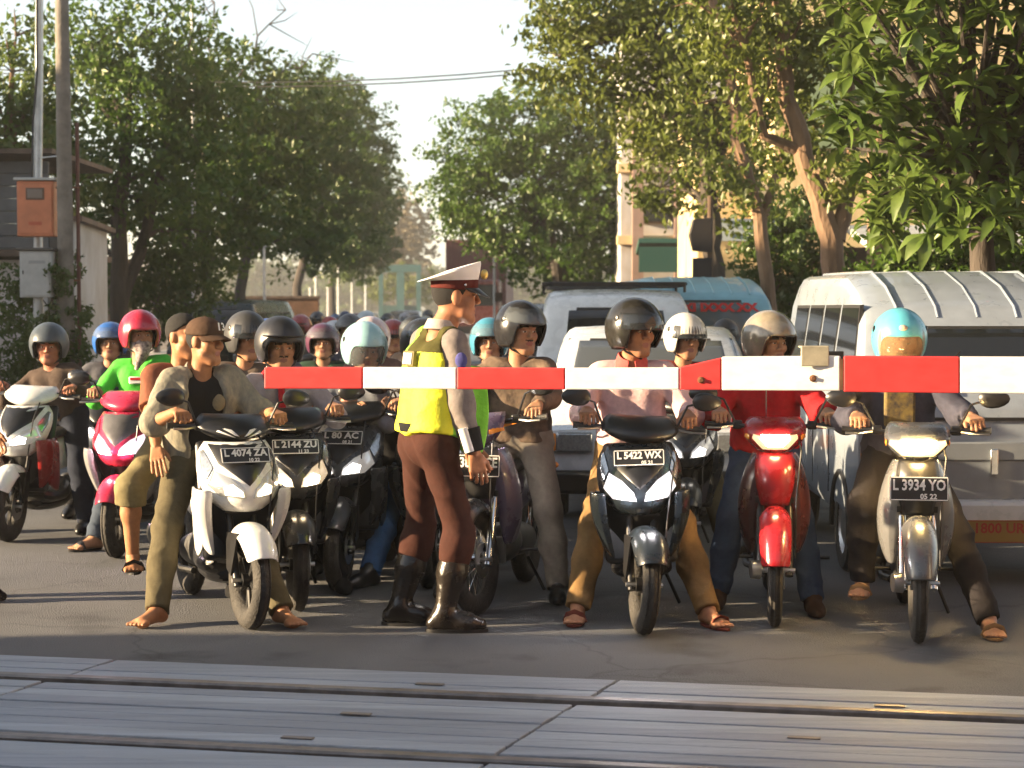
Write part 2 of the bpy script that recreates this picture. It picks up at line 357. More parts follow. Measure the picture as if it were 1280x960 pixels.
def nets(F, lo, res):
    I = F < 0
    c = [I[x:I.shape[0] - 1 + x, y:I.shape[1] - 1 + y, z:I.shape[2] - 1 + z] for z in (0, 1) for y in (0, 1) for x in (0, 1)]
    sm = np.zeros(c[0].shape, np.int8)
    for q in c: sm += q
    ii = np.argwhere((sm > 0) & (sm < 8))
    idx = np.full(sm.shape, -1, np.int64); idx[ii[:, 0], ii[:, 1], ii[:, 2]] = np.arange(len(ii))
    V = np.stack([F[ii[:, 0] + int(o[0]), ii[:, 1] + int(o[1]), ii[:, 2] + int(o[2])] for o in _CO], 1).astype(float)
    acc = np.zeros((len(ii), 3)); cnt = np.zeros(len(ii))
    for a, b in _EDG:
        va, vb = V[:, a], V[:, b]; m = (va < 0) != (vb < 0); den = np.where(m, va - vb, 1); t = np.where(m, va / den, 0)
        acc += m[:, None] * (_CO[a] + t[:, None] * (_CO[b] - _CO[a])); cnt += m
    P = (ii + acc / cnt[:, None]) * res + lo
    Q = []
    for ax in range(3):
        s0 = [slice(None)] * 3; s1 = [slice(None)] * 3; s0[ax] = slice(0, -1); s1[ax] = slice(1, None)
        A, B = I[tuple(s0)], I[tuple(s1)]
        for flip, M in ((False, A & ~B), (True, ~A & B)):
            e = np.argwhere(M); b1, b2 = (ax + 1) % 3, (ax + 2) % 3
            ok = (e[:, b1] > 0) & (e[:, b2] > 0) & (e[:, b1] < F.shape[b1] - 1) & (e[:, b2] < F.shape[b2] - 1); e = e[ok]
            def g(d1, d2):
                w = e.copy(); w[:, b1] -= d1; w[:, b2] -= d2; return idx[w[:, 0], w[:, 1], w[:, 2]]
            q = np.stack([g(1, 1), g(0, 1), g(0, 0), g(1, 0)], 1)
            Q.append(q[:, ::-1] if flip else q)
    return P, np.concatenate(Q)
def relax(P, Q, it=1, lam=0.5):
    E = np.concatenate([Q[:, [0, 1]], Q[:, [1, 2]], Q[:, [2, 3]], Q[:, [3, 0]]])
    for _ in range(it):
        S = np.zeros_like(P); c = np.zeros(len(P))
        for j in range(3):
            S[:, j] = np.bincount(E[:, 0], P[E[:, 1], j], len(P)) + np.bincount(E[:, 1], P[E[:, 0], j], len(P))
        c = np.bincount(E[:, 0], minlength=len(P)) + np.bincount(E[:, 1], minlength=len(P))
        P = P + lam * (S / np.maximum(c, 1)[:, None] - P)
    return P
def np_mesh(name, P, Q, mi=None):
    me = bpy.data.meshes.new(name); me.vertices.add(len(P)); me.vertices.foreach_set('co', P.astype(np.float32).ravel())
    k = Q.shape[1]; me.loops.add(len(Q) * k); me.loops.foreach_set('vertex_index', Q.astype(np.int32).ravel())
    me.polygons.add(len(Q)); me.polygons.foreach_set('loop_start', np.arange(0, len(Q) * k, k, dtype=np.int32))
    me.polygons.foreach_set('use_smooth', np.ones(len(Q), bool))
    if mi is not None: me.polygons.foreach_set('material_index', mi.astype(np.int32))
    me.update(calc_edges=True); me.validate(); return me
def sobj(name, sdf, res, m, parent, base, wr=0.0, seed=0, it=1):
    P, Q = sdf.mesh(res, wr, 38.0, seed); P = relax(P, Q, it, .45)
    return ob(name, np_mesh(name, P - np.array(base), Q), m, parent)

# ================================================================= people
_SK = {}
def skin(c=(0.36, 0.19, 0.11)):
    if c not in _SK:
        m = mat('skin', c, 0.55, 0, 0.18, 30, 0.08, 120, spec=0.3); m.node_tree.nodes['Principled BSDF'].inputs['Subsurface Weight'].default_value = 0.06
        m.node_tree.nodes['Principled BSDF'].inputs['Subsurface Radius'].default_value = (0.02, 0.008, 0.004); _SK[c] = m
    return _SK[c]
M_hair = mat('hair', (0.008, 0.0065, 0.006), 0.85, 0, 0.3, 60, 0.5, 220)
M_brow = mat('brow', (0.02, 0.014, 0.01), 0.8); M_eye = mat('eye', (0.03, 0.018, 0.012), 0.2); M_white = mat('eye_white', (0.6, 0.56, 0.52), 0.3); M_lip = mat('lip', (0.25, 0.09, 0.07), 0.5)
M_kblk = plastic((0.012, 0.012, 0.013), 0.35)
def ik(a, b, l1, l2, pole):
    a, b = Vector(a), Vector(b); d = b - a; L = d.length; Lm = min(L, (l1 + l2) * 0.997); u = d.normalized()
    f = 1.0 if L <= (l1 + l2) * 0.997 else L / ((l1 + l2) * 0.997)
    x = (l1 * l1 - l2 * l2 + Lm * Lm) / (2 * Lm); h = math.sqrt(max(l1 * l1 - x * x, 0))
    p = pole - u * pole.dot(u)
    if p.length < 1e-6: p = Vector((0, 0, 1)) - u * u.z
    return a + u * x * f + p.normalized() * h
def hand(S, wr, dr, nrm, sgn, mode, sc=1.0):
    # wr wrist, dr finger direction, nrm back of the hand, sgn side the thumb lies on (along dr x nrm)
    dr = dr.normalized(); nrm = (nrm - dr * nrm.dot(dr)).normalized(); lat = dr.cross(nrm)
    kn = [wr + dr * (0.088 - 0.004 * abs(i - 1.2)) * sc + lat * (1.5 - i) * 0.0205 * sgn * sc for i in range(4)]
    for i in range(4): S.cone(wr + lat * (1.5 - i) * 0.011 * sgn * sc, kn[i], 0.0145 * sc, 0.0125 * sc, k=0.012)
    cur = {'relax': (24, 28, 24), 'grip': (62, 78, 55), 'flat': (6, 8, 6)}[mode]
    for i in range(4):
        ln = (0.043, 0.048, 0.044, 0.034)[i] * sc; p = kn[i]; ang = 0.0; d0 = dr + lat * (1.5 - i) * 0.06 * sgn
        for j in range(3):
            ang += R_(cur[j] + (i * 3 if mode == 'relax' else 0)); v = d0 * math.cos(ang) - nrm * math.sin(ang)
            q = p + v.normalized() * ln * (1.0, 0.68, 0.55)[j]; S.cone(p, q, 0.0098 * sc, 0.0085 * sc, k=0.003); p = q
    tb = wr + dr * 0.025 * sc + lat * 0.027 * sgn * sc
    t1 = tb + (dr * 0.75 + lat * 0.62 * sgn - nrm * 0.45).normalized() * 0.042 * sc
    t2 = t1 + (dr * 0.9 + lat * (0.1 if mode == 'grip' else 0.25) * sgn - nrm * (0.7 if mode == 'grip' else 0.25)).normalized() * 0.038 * sc
    S.cone(tb, t1, 0.0145 * sc, 0.0115 * sc, k=0.012); S.cone(t1, t2, 0.0112 * sc, 0.009 * sc, k=0.004)

def person(label, hip, yaw, feet, hands, lean=0.1, side=0.0, head=(None, 0.0, 0.0), twist=0.0, height=0.96, knee=None, elbow=None, toes=None, hmode=('relax', 'relax'), hnorm=(None, None),
           shirt=None, sleeve='long', jacket_open=None, trousers=None, tleg=1.0, shoes='shoe', shoe_mat=None, skinc=(0.36, 0.19, 0.11), res=0.009, collar=None, headgear='hair',
           seed=1, group=None, spine=0.5, vest=None, gloves=None, bulk=1.0, headfn=None, hem=0.02, neckf=0.0):
    """feet/hands: {side: point}; side +1 is the person's left (image right when facing the camera). Returns (root, info)."""
    f = Vector((math.sin(yaw), -math.cos(yaw), 0)); lf = Vector((0, 0, 1)).cross(f); up = Vector((0, 0, 1))
    hip = Vector(hip); base = Vector((hip.x, hip.y, 0)); H = height
    root = thing('person', label, 'person', base, 0, group)
    tup = (up * math.cos(lean) + f * math.sin(lean) + lf * side).normalized()
    tf = (f - tup * f.dot(tup)).normalized(); tf = Quaternion(tup, twist) @ tf; tl = tup.cross(tf)
    neck = hip + tup * spine * H; chest = hip + tup * 0.345 * H * spine / 0.5; waist = hip + tup * 0.17 * H
    sh = {s: neck - tup * 0.060 * H + tl * s * 0.168 * H for s in (1, -1)}
    hj = {s: hip + lf * s * 0.085 * H for s in (1, -1)}
    el = {}; kn = {}; wrs = {}; hdir = {}
    for s in (1, -1):
        ep = (elbow or {}).get(s, -f * 0.55 - up * 0.8 + lf * s * 0.55)
        tgt = Vector(hands[s]); d0 = (tgt - sh[s]).normalized()
        w = tgt - d0 * 0.07 * H
        el[s] = ik(sh[s], w, 0.275 * H, 0.245 * H, ep); ax = (w - el[s]).normalized(); wrs[s] = w; hdir[s] = (Vector(hands[s]) - w).normalized() * 0.5 + ax * 0.5
        kp = (knee or {}).get(s, f + lf * s * 0.35)
        kn[s] = ik(hj[s], Vector(feet[s]), 0.425 * H, 0.405 * H, kp)
    hy, hp, ht = head; hy = yaw if hy is None else hy
    hf = Vector((math.sin(hy), -math.cos(hy), 0)); hu = up.copy(); hl = hu.cross(hf)
    q = Quaternion(hl, hp) @ Quaternion(hf, ht); hf = q @ hf; hu = q @ hu; hl = q @ hl
    hc = neck + tup * 0.035 * H + hu * 0.118 * H + hf * (0.022 * H + neckf)
    sk = skin(skinc); hs = H * 1.05
    # ---- body
    B = SDF(0.035)
    B.cone(hj[1] * 0.88 + hj[-1] * 0.12, hj[-1] * 0.88 + hj[1] * 0.12, 0.095 * H)
    for s in (1, -1):
        B.cone(hip + lf * s * 0.055, waist + tl * s * 0.05, 0.095 * H, 0.09 * H); B.cone(waist + tl * s * 0.05, chest + tl * s * 0.07, 0.09 * H, 0.1 * H)
        B.cone(chest + tl * s * 0.07, sh[s] * 0.8 + neck * 0.2, 0.085 * H, 0.042 * H)
        B.cone(sh[s], el[s], 0.044 * H, 0.038 * H); B.cone(el[s], wrs[s], 0.041 * H, 0.027 * H)
        B.cone(hj[s], kn[s], 0.085 * H, 0.056 * H)
        c = (kn[s] * 0.65 + Vector(feet[s]) * 0.35) - f * 0.012
        B.cone(kn[s], c, 0.053 * H, 0.054 * H); B.cone(c, feet[s], 0.052 * H, 0.035 * H)
    B.cone(neck - tup * 0.05, hc - hu * 0.06 - hf * 0.012, 0.062 * H, 0.053 * H)
    Pb, Qb = B.mesh(res * 1.15); Pb = relax(Pb, Qb, 1); mats = [sk, M_brow, M_eye, M_lip, M_white]; mi = [np.zeros(len(Qb), int)]
    parts = [(Pb, Qb)]
    # ---- head
    D = SDF(0.02); fv = random.Random(seed * 13 + 5); jw, nl, ck, eb, mth = fv.uniform(.9, 1.12), fv.uniform(.9, 1.15), fv.uniform(.85, 1.2), fv.uniform(-.003, .004), fv.uniform(.85, 1.15)
    def hp_(x, y, z): return hc + (hl * x + hf * y + hu * z) * hs
    AX = [list(hl), list(hf), list(hu)]
    def el_(c, r, k=None, op='u'): D.ell(hp_(*c), [q * hs for q in r], AX, k, op)
    el_((0, -0.012, 0.028), (0.076, 0.094, 0.09)); el_((0, 0.022, -0.048), (0.058 * jw, 0.066, 0.066), 0.03); D.cone(hp_(-0.012, 0.07, -0.098), hp_(0.012, 0.07, -0.098), 0.017, k=0.025)
    for s in (1, -1):
        el_((s * 0.04, 0.055, -0.018), (0.03 * ck, 0.03, 0.03 * ck)); D.cone(hp_(s * 0.014, 0.087, 0.032), hp_(s * 0.045, 0.07, 0.034), 0.010, 0.008, k=0.012)
        D.cone(hp_(s * 0.05, 0.03, -0.07), hp_(s * 0.02, 0.065, -0.095), 0.02, 0.018, k=0.03)
    for s in (1, -1): el_((s * 0.032, 0.096, 0.012), (0.017, 0.016, 0.012), 0.012, 's')
    for s in (1, -1): el_((s * 0.032, 0.073, 0.011), (0.0155, 0.0155, 0.0125), 0.003); el_((s * 0.078, -0.004, -0.002), (0.010, 0.02, 0.033), 0.012)
    D.cone(hp_(0, 0.088, 0.026), hp_(0, 0.098 + 0.008 * nl, -0.016 * nl), 0.008, 0.0115 * (2 - nl), k=0.014)
    for s in (1, -1): el_((s * 0.012, 0.097, -0.02), (0.01, 0.011, 0.009), 0.006)
    D.cone(hp_(-0.019, 0.084, -0.049), hp_(0.019, 0.084, -0.049), 0.0065, k=0.008); D.cone(hp_(-0.015, 0.083, -0.062), hp_(0.015, 0.083, -0.062), 0.0075, k=0.008)
    D.cone(neck + tup * 0.0, hc - hu * 0.05 - hf * 0.012, 0.056 * H, 0.053 * H, k=0.03)
    Ph, Qh = D.mesh(max(0.0046, res * 0.55)); Ph = relax(Ph, Qh, 1, 0.4)
    C = Ph[Qh].mean(1) - np.array(hc); lc = np.stack([C @ np.array(hl), C @ np.array(hf), C @ np.array(hu)], 1) / hs
    mh = np.zeros(len(Qh), int); ax_ = np.abs(lc[:, 0]); fr = lc[:, 1] > 0.05
    mh[fr & (np.abs(lc[:, 2] - 0.036 - eb + 0.12 * (ax_ - 0.03) ) < 0.0052) & (ax_ > 0.012) & (ax_ < 0.05)] = 1
    mh[fr & (np.hypot((ax_ - 0.032) / 0.0125, (lc[:, 2] - 0.0105) / 0.0042) < 1)] = 4
    mh[fr & (np.hypot((ax_ - 0.032) / 0.0070, (lc[:, 2] - 0.0105) / 0.0046) < 1)] = 2
    mh[fr & (lc[:, 1] > 0.07) & (np.hypot(lc[:, 0] / (0.024 * mth), (lc[:, 2] + 0.0555) / 0.0125) < 1)] = 3
    if seed % 3 == 0: mh[fr & (lc[:, 1] > 0.07) & (np.abs(lc[:, 0]) < 0.026) & (np.abs(lc[:, 2] + 0.0385 - 0.1 * ax_) < 0.0045)] = 1
    if headfn is not None: mh = headfn(lc, mh)
    parts.append((Ph, Qh)); mi.append(mh)
    # ---- hands
    for s, md, nn in ((1, hmode[0], hnorm[0]), (-1, hmode[1], hnorm[1])):
        nn = nn or (up * 0.8 + f * 0.3 if md != 'relax' else lf * s)
        S = SDF(0.01); S.cone(wrs[s] - (wrs[s] - el[s]).normalized() * 0.05, wrs[s], 0.028 * H, 0.0235 * H)
        lat = hdir[s].normalized().cross(nn.normalized()); inner = -lf * s if md != 'relax' else f
        hand(S, wrs[s], hdir[s], nn, 1 if lat.dot(inner) > 0 else -1, md, H)
        if gloves: sobj('glove', S, 0.0052, gloves, root, base)
        else:
            Pn, Qn = S.mesh(max(0.0048, res * 0.55)); parts.append((Pn, Qn)); mi.append(np.zeros(len(Qn), int))
    off = 0; VP = []; FQ = []
    for P_, Q_ in parts: VP.append(P_ - np.array(base)); FQ.append(Q_ + off); off += len(P_)
    body = ob('body', np_mesh('body', np.concatenate(VP), np.concatenate(FQ), np.concatenate(mi)), mats, root)
    # ---- clothes
    if shirt:
        S = SDF(0.045); e = 0.016 * bulk
        for s in (1, -1):
            S.cone(waist + tl * s * 0.05, hip + lf * s * 0.066 - up * hem, 0.1 * H + e, 0.112 * H + e, cut1=True); S.cone(waist + tl * s * 0.055, chest + tl * s * 0.072, 0.097 * H + e, 0.103 * H + e)
            S.cone(chest + tl * s * 0.072, sh[s] * 0.75 + neck * 0.25, 0.086 * H + e, 0.040 * H + e * .7, k=0.03); S.cone(sh[s] * 0.9 + neck * 0.1, neck + tl * s * 0.035 - tup * 0.025, 0.04 * H + e * .5, 0.036 * H, k=0.025)
            if sleeve == 'long':
                S.cone(sh[s], el[s], 0.045 * H + e, 0.043 * H + e, k=0.022); S.cone(el[s], el[s].lerp(wrs[s], 0.95), 0.043 * H + e, 0.030 * H + e * .8, cut1=True)
            elif sleeve == 'short': S.cone(sh[s], sh[s].lerp(el[s], 0.85), 0.045 * H + e, 0.054 * H + e, k=0.022, cut1=True)
            elif sleeve == 'mid': S.cone(sh[s], el[s], 0.045 * H + e, 0.048 * H + e, k=0.022); S.cone(el[s], el[s].lerp(wrs[s], 0.25), 0.048 * H + e, 0.048 * H + e, cut1=True)
        S.cone(neck - tup * 0.03, neck + tup * 0.10, 0.05 * H, 0.05 * H, k=0.012, op='s')
        sobj('shirt' if not jacket_open else 'undershirt', S, res * 1.1, shirt, root, base, 0.0044 * min(bulk, 1.3), seed)
    if jacket_open:                                             # an open overshirt: torso shell with the chest left free
        S = SDF(0.045); e = 0.037
        for s in (1, -1):
            S.cone(waist + tl * s * 0.055, hip + lf * s * 0.07 - up * (hem + 0.03), 0.1 * H + e, 0.115 * H + e, cut1=True); S.cone(waist + tl * s * 0.06, chest + tl * s * 0.075, 0.097 * H + e, 0.103 * H + e)
            S.cone(chest + tl * s * 0.072, sh[s] * 0.75 + neck * 0.25, 0.086 * H + e, 0.042 * H + e * .6, k=0.03); S.cone(sh[s] * 0.9 + neck * 0.1, neck + tl * s * 0.05 - tup * 0.025, 0.04 * H + e * .5, 0.038 * H, k=0.02)
            S.cone(sh[s], el[s], 0.046 * H + e * .7, 0.05 * H + e * .7, k=0.022)
            if sleeve == 'long': S.cone(el[s], el[s].lerp(wrs[s], 0.75), 0.048 * H + e * .7, 0.042 * H + e * .6, cut1=True)
            else: S.cone(el[s], el[s].lerp(wrs[s], 0.12), 0.05 * H + e * .7, 0.052 * H + e * .7, cut1=True)
        A3 = [list(tl), list(tf), list(tup)]
        S.ell(chest + tf * 0.15 + tup * 0.0, (0.098, 0.14, 0.46), A3, k=0.02, op='s'); S.cone(neck - tup * 0.03, neck + tup * 0.14, 0.062 * H, 0.066 * H, k=0.012, op='s')
        sobj('jacket', S, res * 1.1, jacket_open, root, base, 0.0055, seed + 3)
        for s in (1, -1):                                       # collar wings
            mb = MB(); n0 = neck + tup * 0.012
            mb.add([n0 - tf * 0.055 + tl * s * 0.045 + tup * 0.03, n0 + tl * s * 0.078 + tup * 0.028, n0 + tf * 0.085 + tl * s * 0.062 - tup * 0.05, n0 + tf * 0.065 + tl * s * 0.105 - tup * 0.075, n0 + tl * s * 0.105 - tup * 0.012, n0 - tf * 0.075 + tl * s * 0.06 - tup * 0.01],
                   [(0, 1, 4, 5), (1, 2, 3, 4)]); mb.xf(Matrix.Translation(-base)); mb.build('collar', jacket_open, root, solid=0.006, subsurf=1)
    if collar:
        mb = MB(); n = 20
        rings = []
        for k in range(n + 1):
            a = -math.pi * 0.92 + 2 * math.pi * 0.92 * k / n; d = -tf * math.cos(a) + tl * math.sin(a); fr_ = max(0, -math.cos(a))
            c0 = neck + tup * (0.002 - 0.03 * fr_) + tf * 0.008
            rings.append([c0 + d * 0.064 * H + tup * 0.042, c0 + d * 0.070 * H + tup * 0.046, c0 + d * (0.088 + 0.02 * fr_) * H - tup * (0.004 + 0.035 * fr_), c0 + d * (0.080 + 0.02 * fr_) * H - tup * (0.008 + 0.03 * fr_)])
        mb.loft(rings); mb.xf(Matrix.Translation(-base)); mb.build('collar', collar, root)
    if trousers:
        S = SDF(0.04); e = 0.014
        S.cone(hj[1] * 0.9 + hj[-1] * 0.1, hj[-1] * 0.9 + hj[1] * 0.1, 0.104 * H + e)
        for s in (1, -1):
            ft = Vector(feet[s]); S.cone(hj[s], kn[s], 0.09 * H + e, 0.064 * H + e)
            if tleg > 0.5:
                en = kn[s].lerp(ft, tleg); S.cone(kn[s], kn[s].lerp(ft, 0.45) - f * 0.01, 0.064 * H + e, 0.06 * H + e); S.cone(kn[s].lerp(ft, 0.45) - f * 0.01, en, 0.06 * H + e, 0.052 * H + e, cut1=True)
            else: S.cone(kn[s], kn[s].lerp(ft, tleg), 0.07 * H + e, 0.072 * H + e, cut1=True)
        S.cone(hip + tup * 0.02, waist, 0.1 * H + e, 0.09 * H + e)
        sobj('trousers', S, res * 1.1, trousers, root, base, 0.0052, seed + 5)
    for s in (1, -1):
        ft = Vector(feet[s]); ty = (toes or {}).get(s, yaw + s * 0.15); td = Vector((math.sin(ty), -math.cos(ty), 0)); tdl = up.cross(td); z0 = ft.z - 0.075 * H
        heel = Vector((ft.x, ft.y, z0)) - td * 0.035; ball = Vector((ft.x, ft.y, z0)) + td * 0.11 * H; toe = Vector((ft.x, ft.y, z0)) + td * 0.165 * H
        if shoes == 'shoe':
            S = SDF(0.03); S.cone(heel + up * 0.034, ball + up * 0.034, 0.034 * H, 0.04 * H); S.cone(ball + up * 0.032, toe + up * 0.028, 0.042 * H, 0.028 * H); S.cone(ft + up * 0.01, ball + up * 0.03, 0.046 * H, 0.034 * H); S.cone(heel + up * 0.03, ft + up * 0.03, 0.035 * H, 0.045 * H)
            S.plane((0, 0, z0 + 0.002), (0, 0, -1)); sobj('shoe', S, 0.007, shoe_mat or M_kblk, root, base)
        else:
            S = SDF(0.02); S.cone(heel + up * 0.042, ball + up * 0.03, 0.03 * H, 0.024 * H); S.cone(heel + up * 0.042, ft + up * 0.01, 0.03 * H, 0.036 * H); S.cone(ft, ball + up * 0.026, 0.034 * H, 0.026 * H)
            for i in range(5):
                o_ = (i - 2) * 0.016 * s * -1; S.cone(ball + tdl * o_ * 1.2 + up * 0.026, ball + td * (0.055 - 0.006 * i) * H + tdl * o_ * 1.3 + up * 0.022, 0.014 * H, 0.0105 * H - 0.0006 * i, k=0.006)
            S.cone(ball - tdl * 0.026 + up * 0.024, ball + tdl * 0.026 + up * 0.024, 0.02 * H, k=0.02)
            sobj('foot', S, 0.006, sk, root, base)
            mb = MB(); n = 14; outl = []
            for k in range(n):
                a = 2 * math.pi * k / n; x = math.cos(a); outl.append(heel.lerp(toe, 0.5) + td * x * 0.125 * H + tdl * math.sin(a) * (0.045 + 0.006 * x) * H - base)
            mb.loft([[p + up * 0.002 for p in outl], [p + up * 0.014 for p in outl]]) 
            if shoes == 'sandal':
                mb.build('sandal_sole', shoe_mat or M_kblk, root)
                mb = MB(); mb.tube([ball - base + tdl * 0.045 - td * 0.01 + up * 0.012, ball - base + tdl * 0.03 + up * 0.05 + td * 0.0, ball - base + up * 0.060 + td * 0.0, ball - base - tdl * 0.03 + up * 0.05, ball - base - tdl * 0.045 - td * 0.01 + up * 0.012], [0.022] * 5, 8, flat=0.3)
                mb.build('sandal_strap', shoe_mat or M_kblk, root)
    info = dict(hc=hc, hf=hf, hl=hl, hu=hu, hs=hs, base=base, neck=neck, chest=chest, waist=waist, tup=tup, tf=tf, tl=tl, sh=sh, el=el, wr=wrs, kn=kn, hj=hj, f=f, lf=lf, H=H, hip=hip, feet=feet)
    if headgear in ('hair',):
        S = SDF(0.01); S.ell(hp_(0, -0.014, 0.034), [0.086 * hs, 0.102 * hs, 0.096 * hs], AX)
        n_ = -(hu * 0.80 - hf * 0.60); S.plane(hp_(0, 0.055, 0.062), list(n_)); sobj('hair', S, 0.007, M_hair, root, base, 0.0012, seed)
        S = SDF(0.01)
    return root, info

def hmesh(I, fn, n=28, m=14):               # head-local parametric surface
    return None
def HP(I, x, y, z): return I['hc'] + (I['hl'] * x + I['hf'] * y + I['hu'] * z) * I['hs'] - I['base']
M_visor_clear = mat('visor_clear', (0.25, 0.28, 0.29), 0.06, 0, alpha=0.2, spec=0.8)
M_visor_dark = mat('visor_smoke', (0.03, 0.035, 0.04), 0.06, 0, alpha=0.72, spec=0.8)
def helmet(root, I, m, visor=None, trim=None, stripe=None, vpos='up', full=False, peak=False, vlen=1.0):
    """open-face helmet: shell follows the skull and comes down over ears and nape"""
    rx, ry, rz = 0.130, 0.152, 0.140; cz = 0.028; cy = -0.008
    n, m_ = 36, 12
    def thmax(ph):                           # ph 0 = front
        c = math.cos(ph); t = (c - 0.50) / 0.22; t = min(1, max(0, t)); t = t * t * (3 - 2 * t)
        lo = R_(128) + R_(8) * max(0, -c); return lo * (1 - t) + R_(80) * t
    def sp(ph, th, k=1.0): return HP(I, rx * k * math.sin(th) * math.sin(ph), cy + ry * k * math.sin(th) * math.cos(ph), cz + rz * k * math.cos(th) * (1.0 if th < 1.57 else 1.12))
    rings = []
    for i in range(m_ + 1):
        rings.append([sp(2 * math.pi * k / n, max(0.03, thmax(2 * math.pi * k / n) * i / m_)) for k in range(n)])
    mb = MB(); mb.loft(rings, cap=False); mb.add(rings[0], [tuple(reversed(range(n)))])
    sh = mb.build('helmet', m, root, solid=-0.0, subsurf=1); d = sh.modifiers.new('s', 'SOLIDIFY'); d.thickness = 0.012; d.offset = -1
    mb = MB(); ed = [sp(2 * math.pi * k / n, thmax(2 * math.pi * k / n) - 0.01, 1.012) for k in range(n + 1)]
    mb.tube(ed, 0.006, 6, cap=False); mb.build('helmet_trim', trim or M_kblk, sh)
    mb = MB()                                # inner padding
    mb.loft([[sp(2 * math.pi * k / n, max(0.05, thmax(2 * math.pi * k / n) * i / 6 * 0.99), 0.89) for k in range(n)] for i in range(7)], cap=False); mb.build('helmet_lining', M_kblk, sh)
    mb = MB(); e = [HP(I, s * 0.085, 0.02, -0.085) for s in (1, -1)]                # chin strap
    mb.tube([HP(I, 0.1, 0.0, -0.05), HP(I, 0.078, 0.03, -0.09), HP(I, 0.0, 0.06, -0.125), HP(I, -0.078, 0.03, -0.09), HP(I, -0.1, 0.0, -0.05)], 0.007, 6, flat=0.5); mb.build('chin_strap', M_kblk, sh)
    if visor is not None:
        a0, a1 = {'up': (R_(42), R_(80)), 'down': (R_(68), R_(68) + R_(58) * vlen), 'half': (R_(60), R_(92))}[vpos]
        kk = 1.055 if vpos != 'down' else 1.04
        mb = MB(); rows = []
        for i in range(8):
            th = a0 + (a1 - a0) * i / 7; rows.append([sp(R_(-82 + 164 * k / 18), th - (R_(6) * (abs(k - 9) / 9) ** 2 if vpos == 'up' else 0), kk + (0.05 * (i / 7) if vpos == 'up' else 0.0)) for k in range(19)])
        mb.loft(rows, cap=False, closed=False); v = mb.build('visor', visor, sh); d = v.modifiers.new('s', 'SOLIDIFY'); d.thickness = 0.003
        for s in (1, -1):
            mb = MB(); mb.lathe([(0.02, 0), (0.02, 0.006), (0.012, 0.01)], 12, Matrix.Translation(sp(s * R_(82), R_(72), 1.03)) @ (I['hl'] * s).to_track_quat('Z', 'Y').to_matrix().to_4x4()); mb.build('visor_hinge', trim or M_kblk, sh)
    if peak:
        mb = MB(); rows = []
        for i in range(5): rows.append([sp(R_(-58 + 116 * k / 14), R_(72), 1.02 + 0.45 * (i / 4) * math.cos(R_(-58 + 116 * k / 14) * 1.2)) for k in range(15)])
        mb.loft(rows, cap=False, closed=False); mb.build('helmet_peak', trim or M_kblk, sh, solid=0.006)
    if stripe is not None:
        mb = MB(); rows = []
        for i in range(13):
            th = R_(-62) + R_(132) * i / 12; a = math.pi if th < 0 else 0.0; c0 = sp(a, abs(th), 1.014)
            rows.append([c0 + I['hl'] * -0.022, c0, c0 + I['hl'] * 0.022])
        mb.loft(rows, cap=False, closed=False); mb.build('stripe', stripe, sh)
    return sh, sp
def cap(root, I, m, brim=None, back=False):
    sg = -1 if back else 1
    mb = MB(); n = 28; rings = []
    for i in range(9):
        th = max(0.03, R_(92) * i / 8); rings.append([HP(I, 0.088 * math.sin(th) * math.sin(2 * math.pi * k / n), -0.010 + 0.106 * math.sin(th) * math.cos(2 * math.pi * k / n), 0.036 + 0.094 * math.cos(th) ** 0.8 if th < 1.57 else 0.034) for k in range(n)])
    mb.loft(rings, cap=False); mb.add(rings[0], [tuple(reversed(range(n)))])
    c = mb.build('cap', m, root, subsurf=1); d = c.modifiers.new('s', 'SOLIDIFY'); d.thickness = 0.004
    mb = MB(); rows = []
    for i in range(6):
        t = i / 5; rows.append([HP(I, (0.082 - 0.012 * t * t) * math.sin(R_(-75 + 150 * k / 16)), sg * (0.0 + 0.096 * math.cos(R_(-75 + 150 * k / 16)) * (1 + 0.72 * t)), 0.042 - 0.022 * t - 0.018 * math.sin(R_(-75 + 150 * k / 16)) ** 2) for k in range(17)])
    mb.loft(rows, cap=False, closed=False); mb.build('cap_brim', brim or m, c, solid=0.005)
    mb = MB(); mb.ball(HP(I, 0, -0.01, 0.131), 0.008, 8, 5); mb.build('cap_button', m, c)
    return c
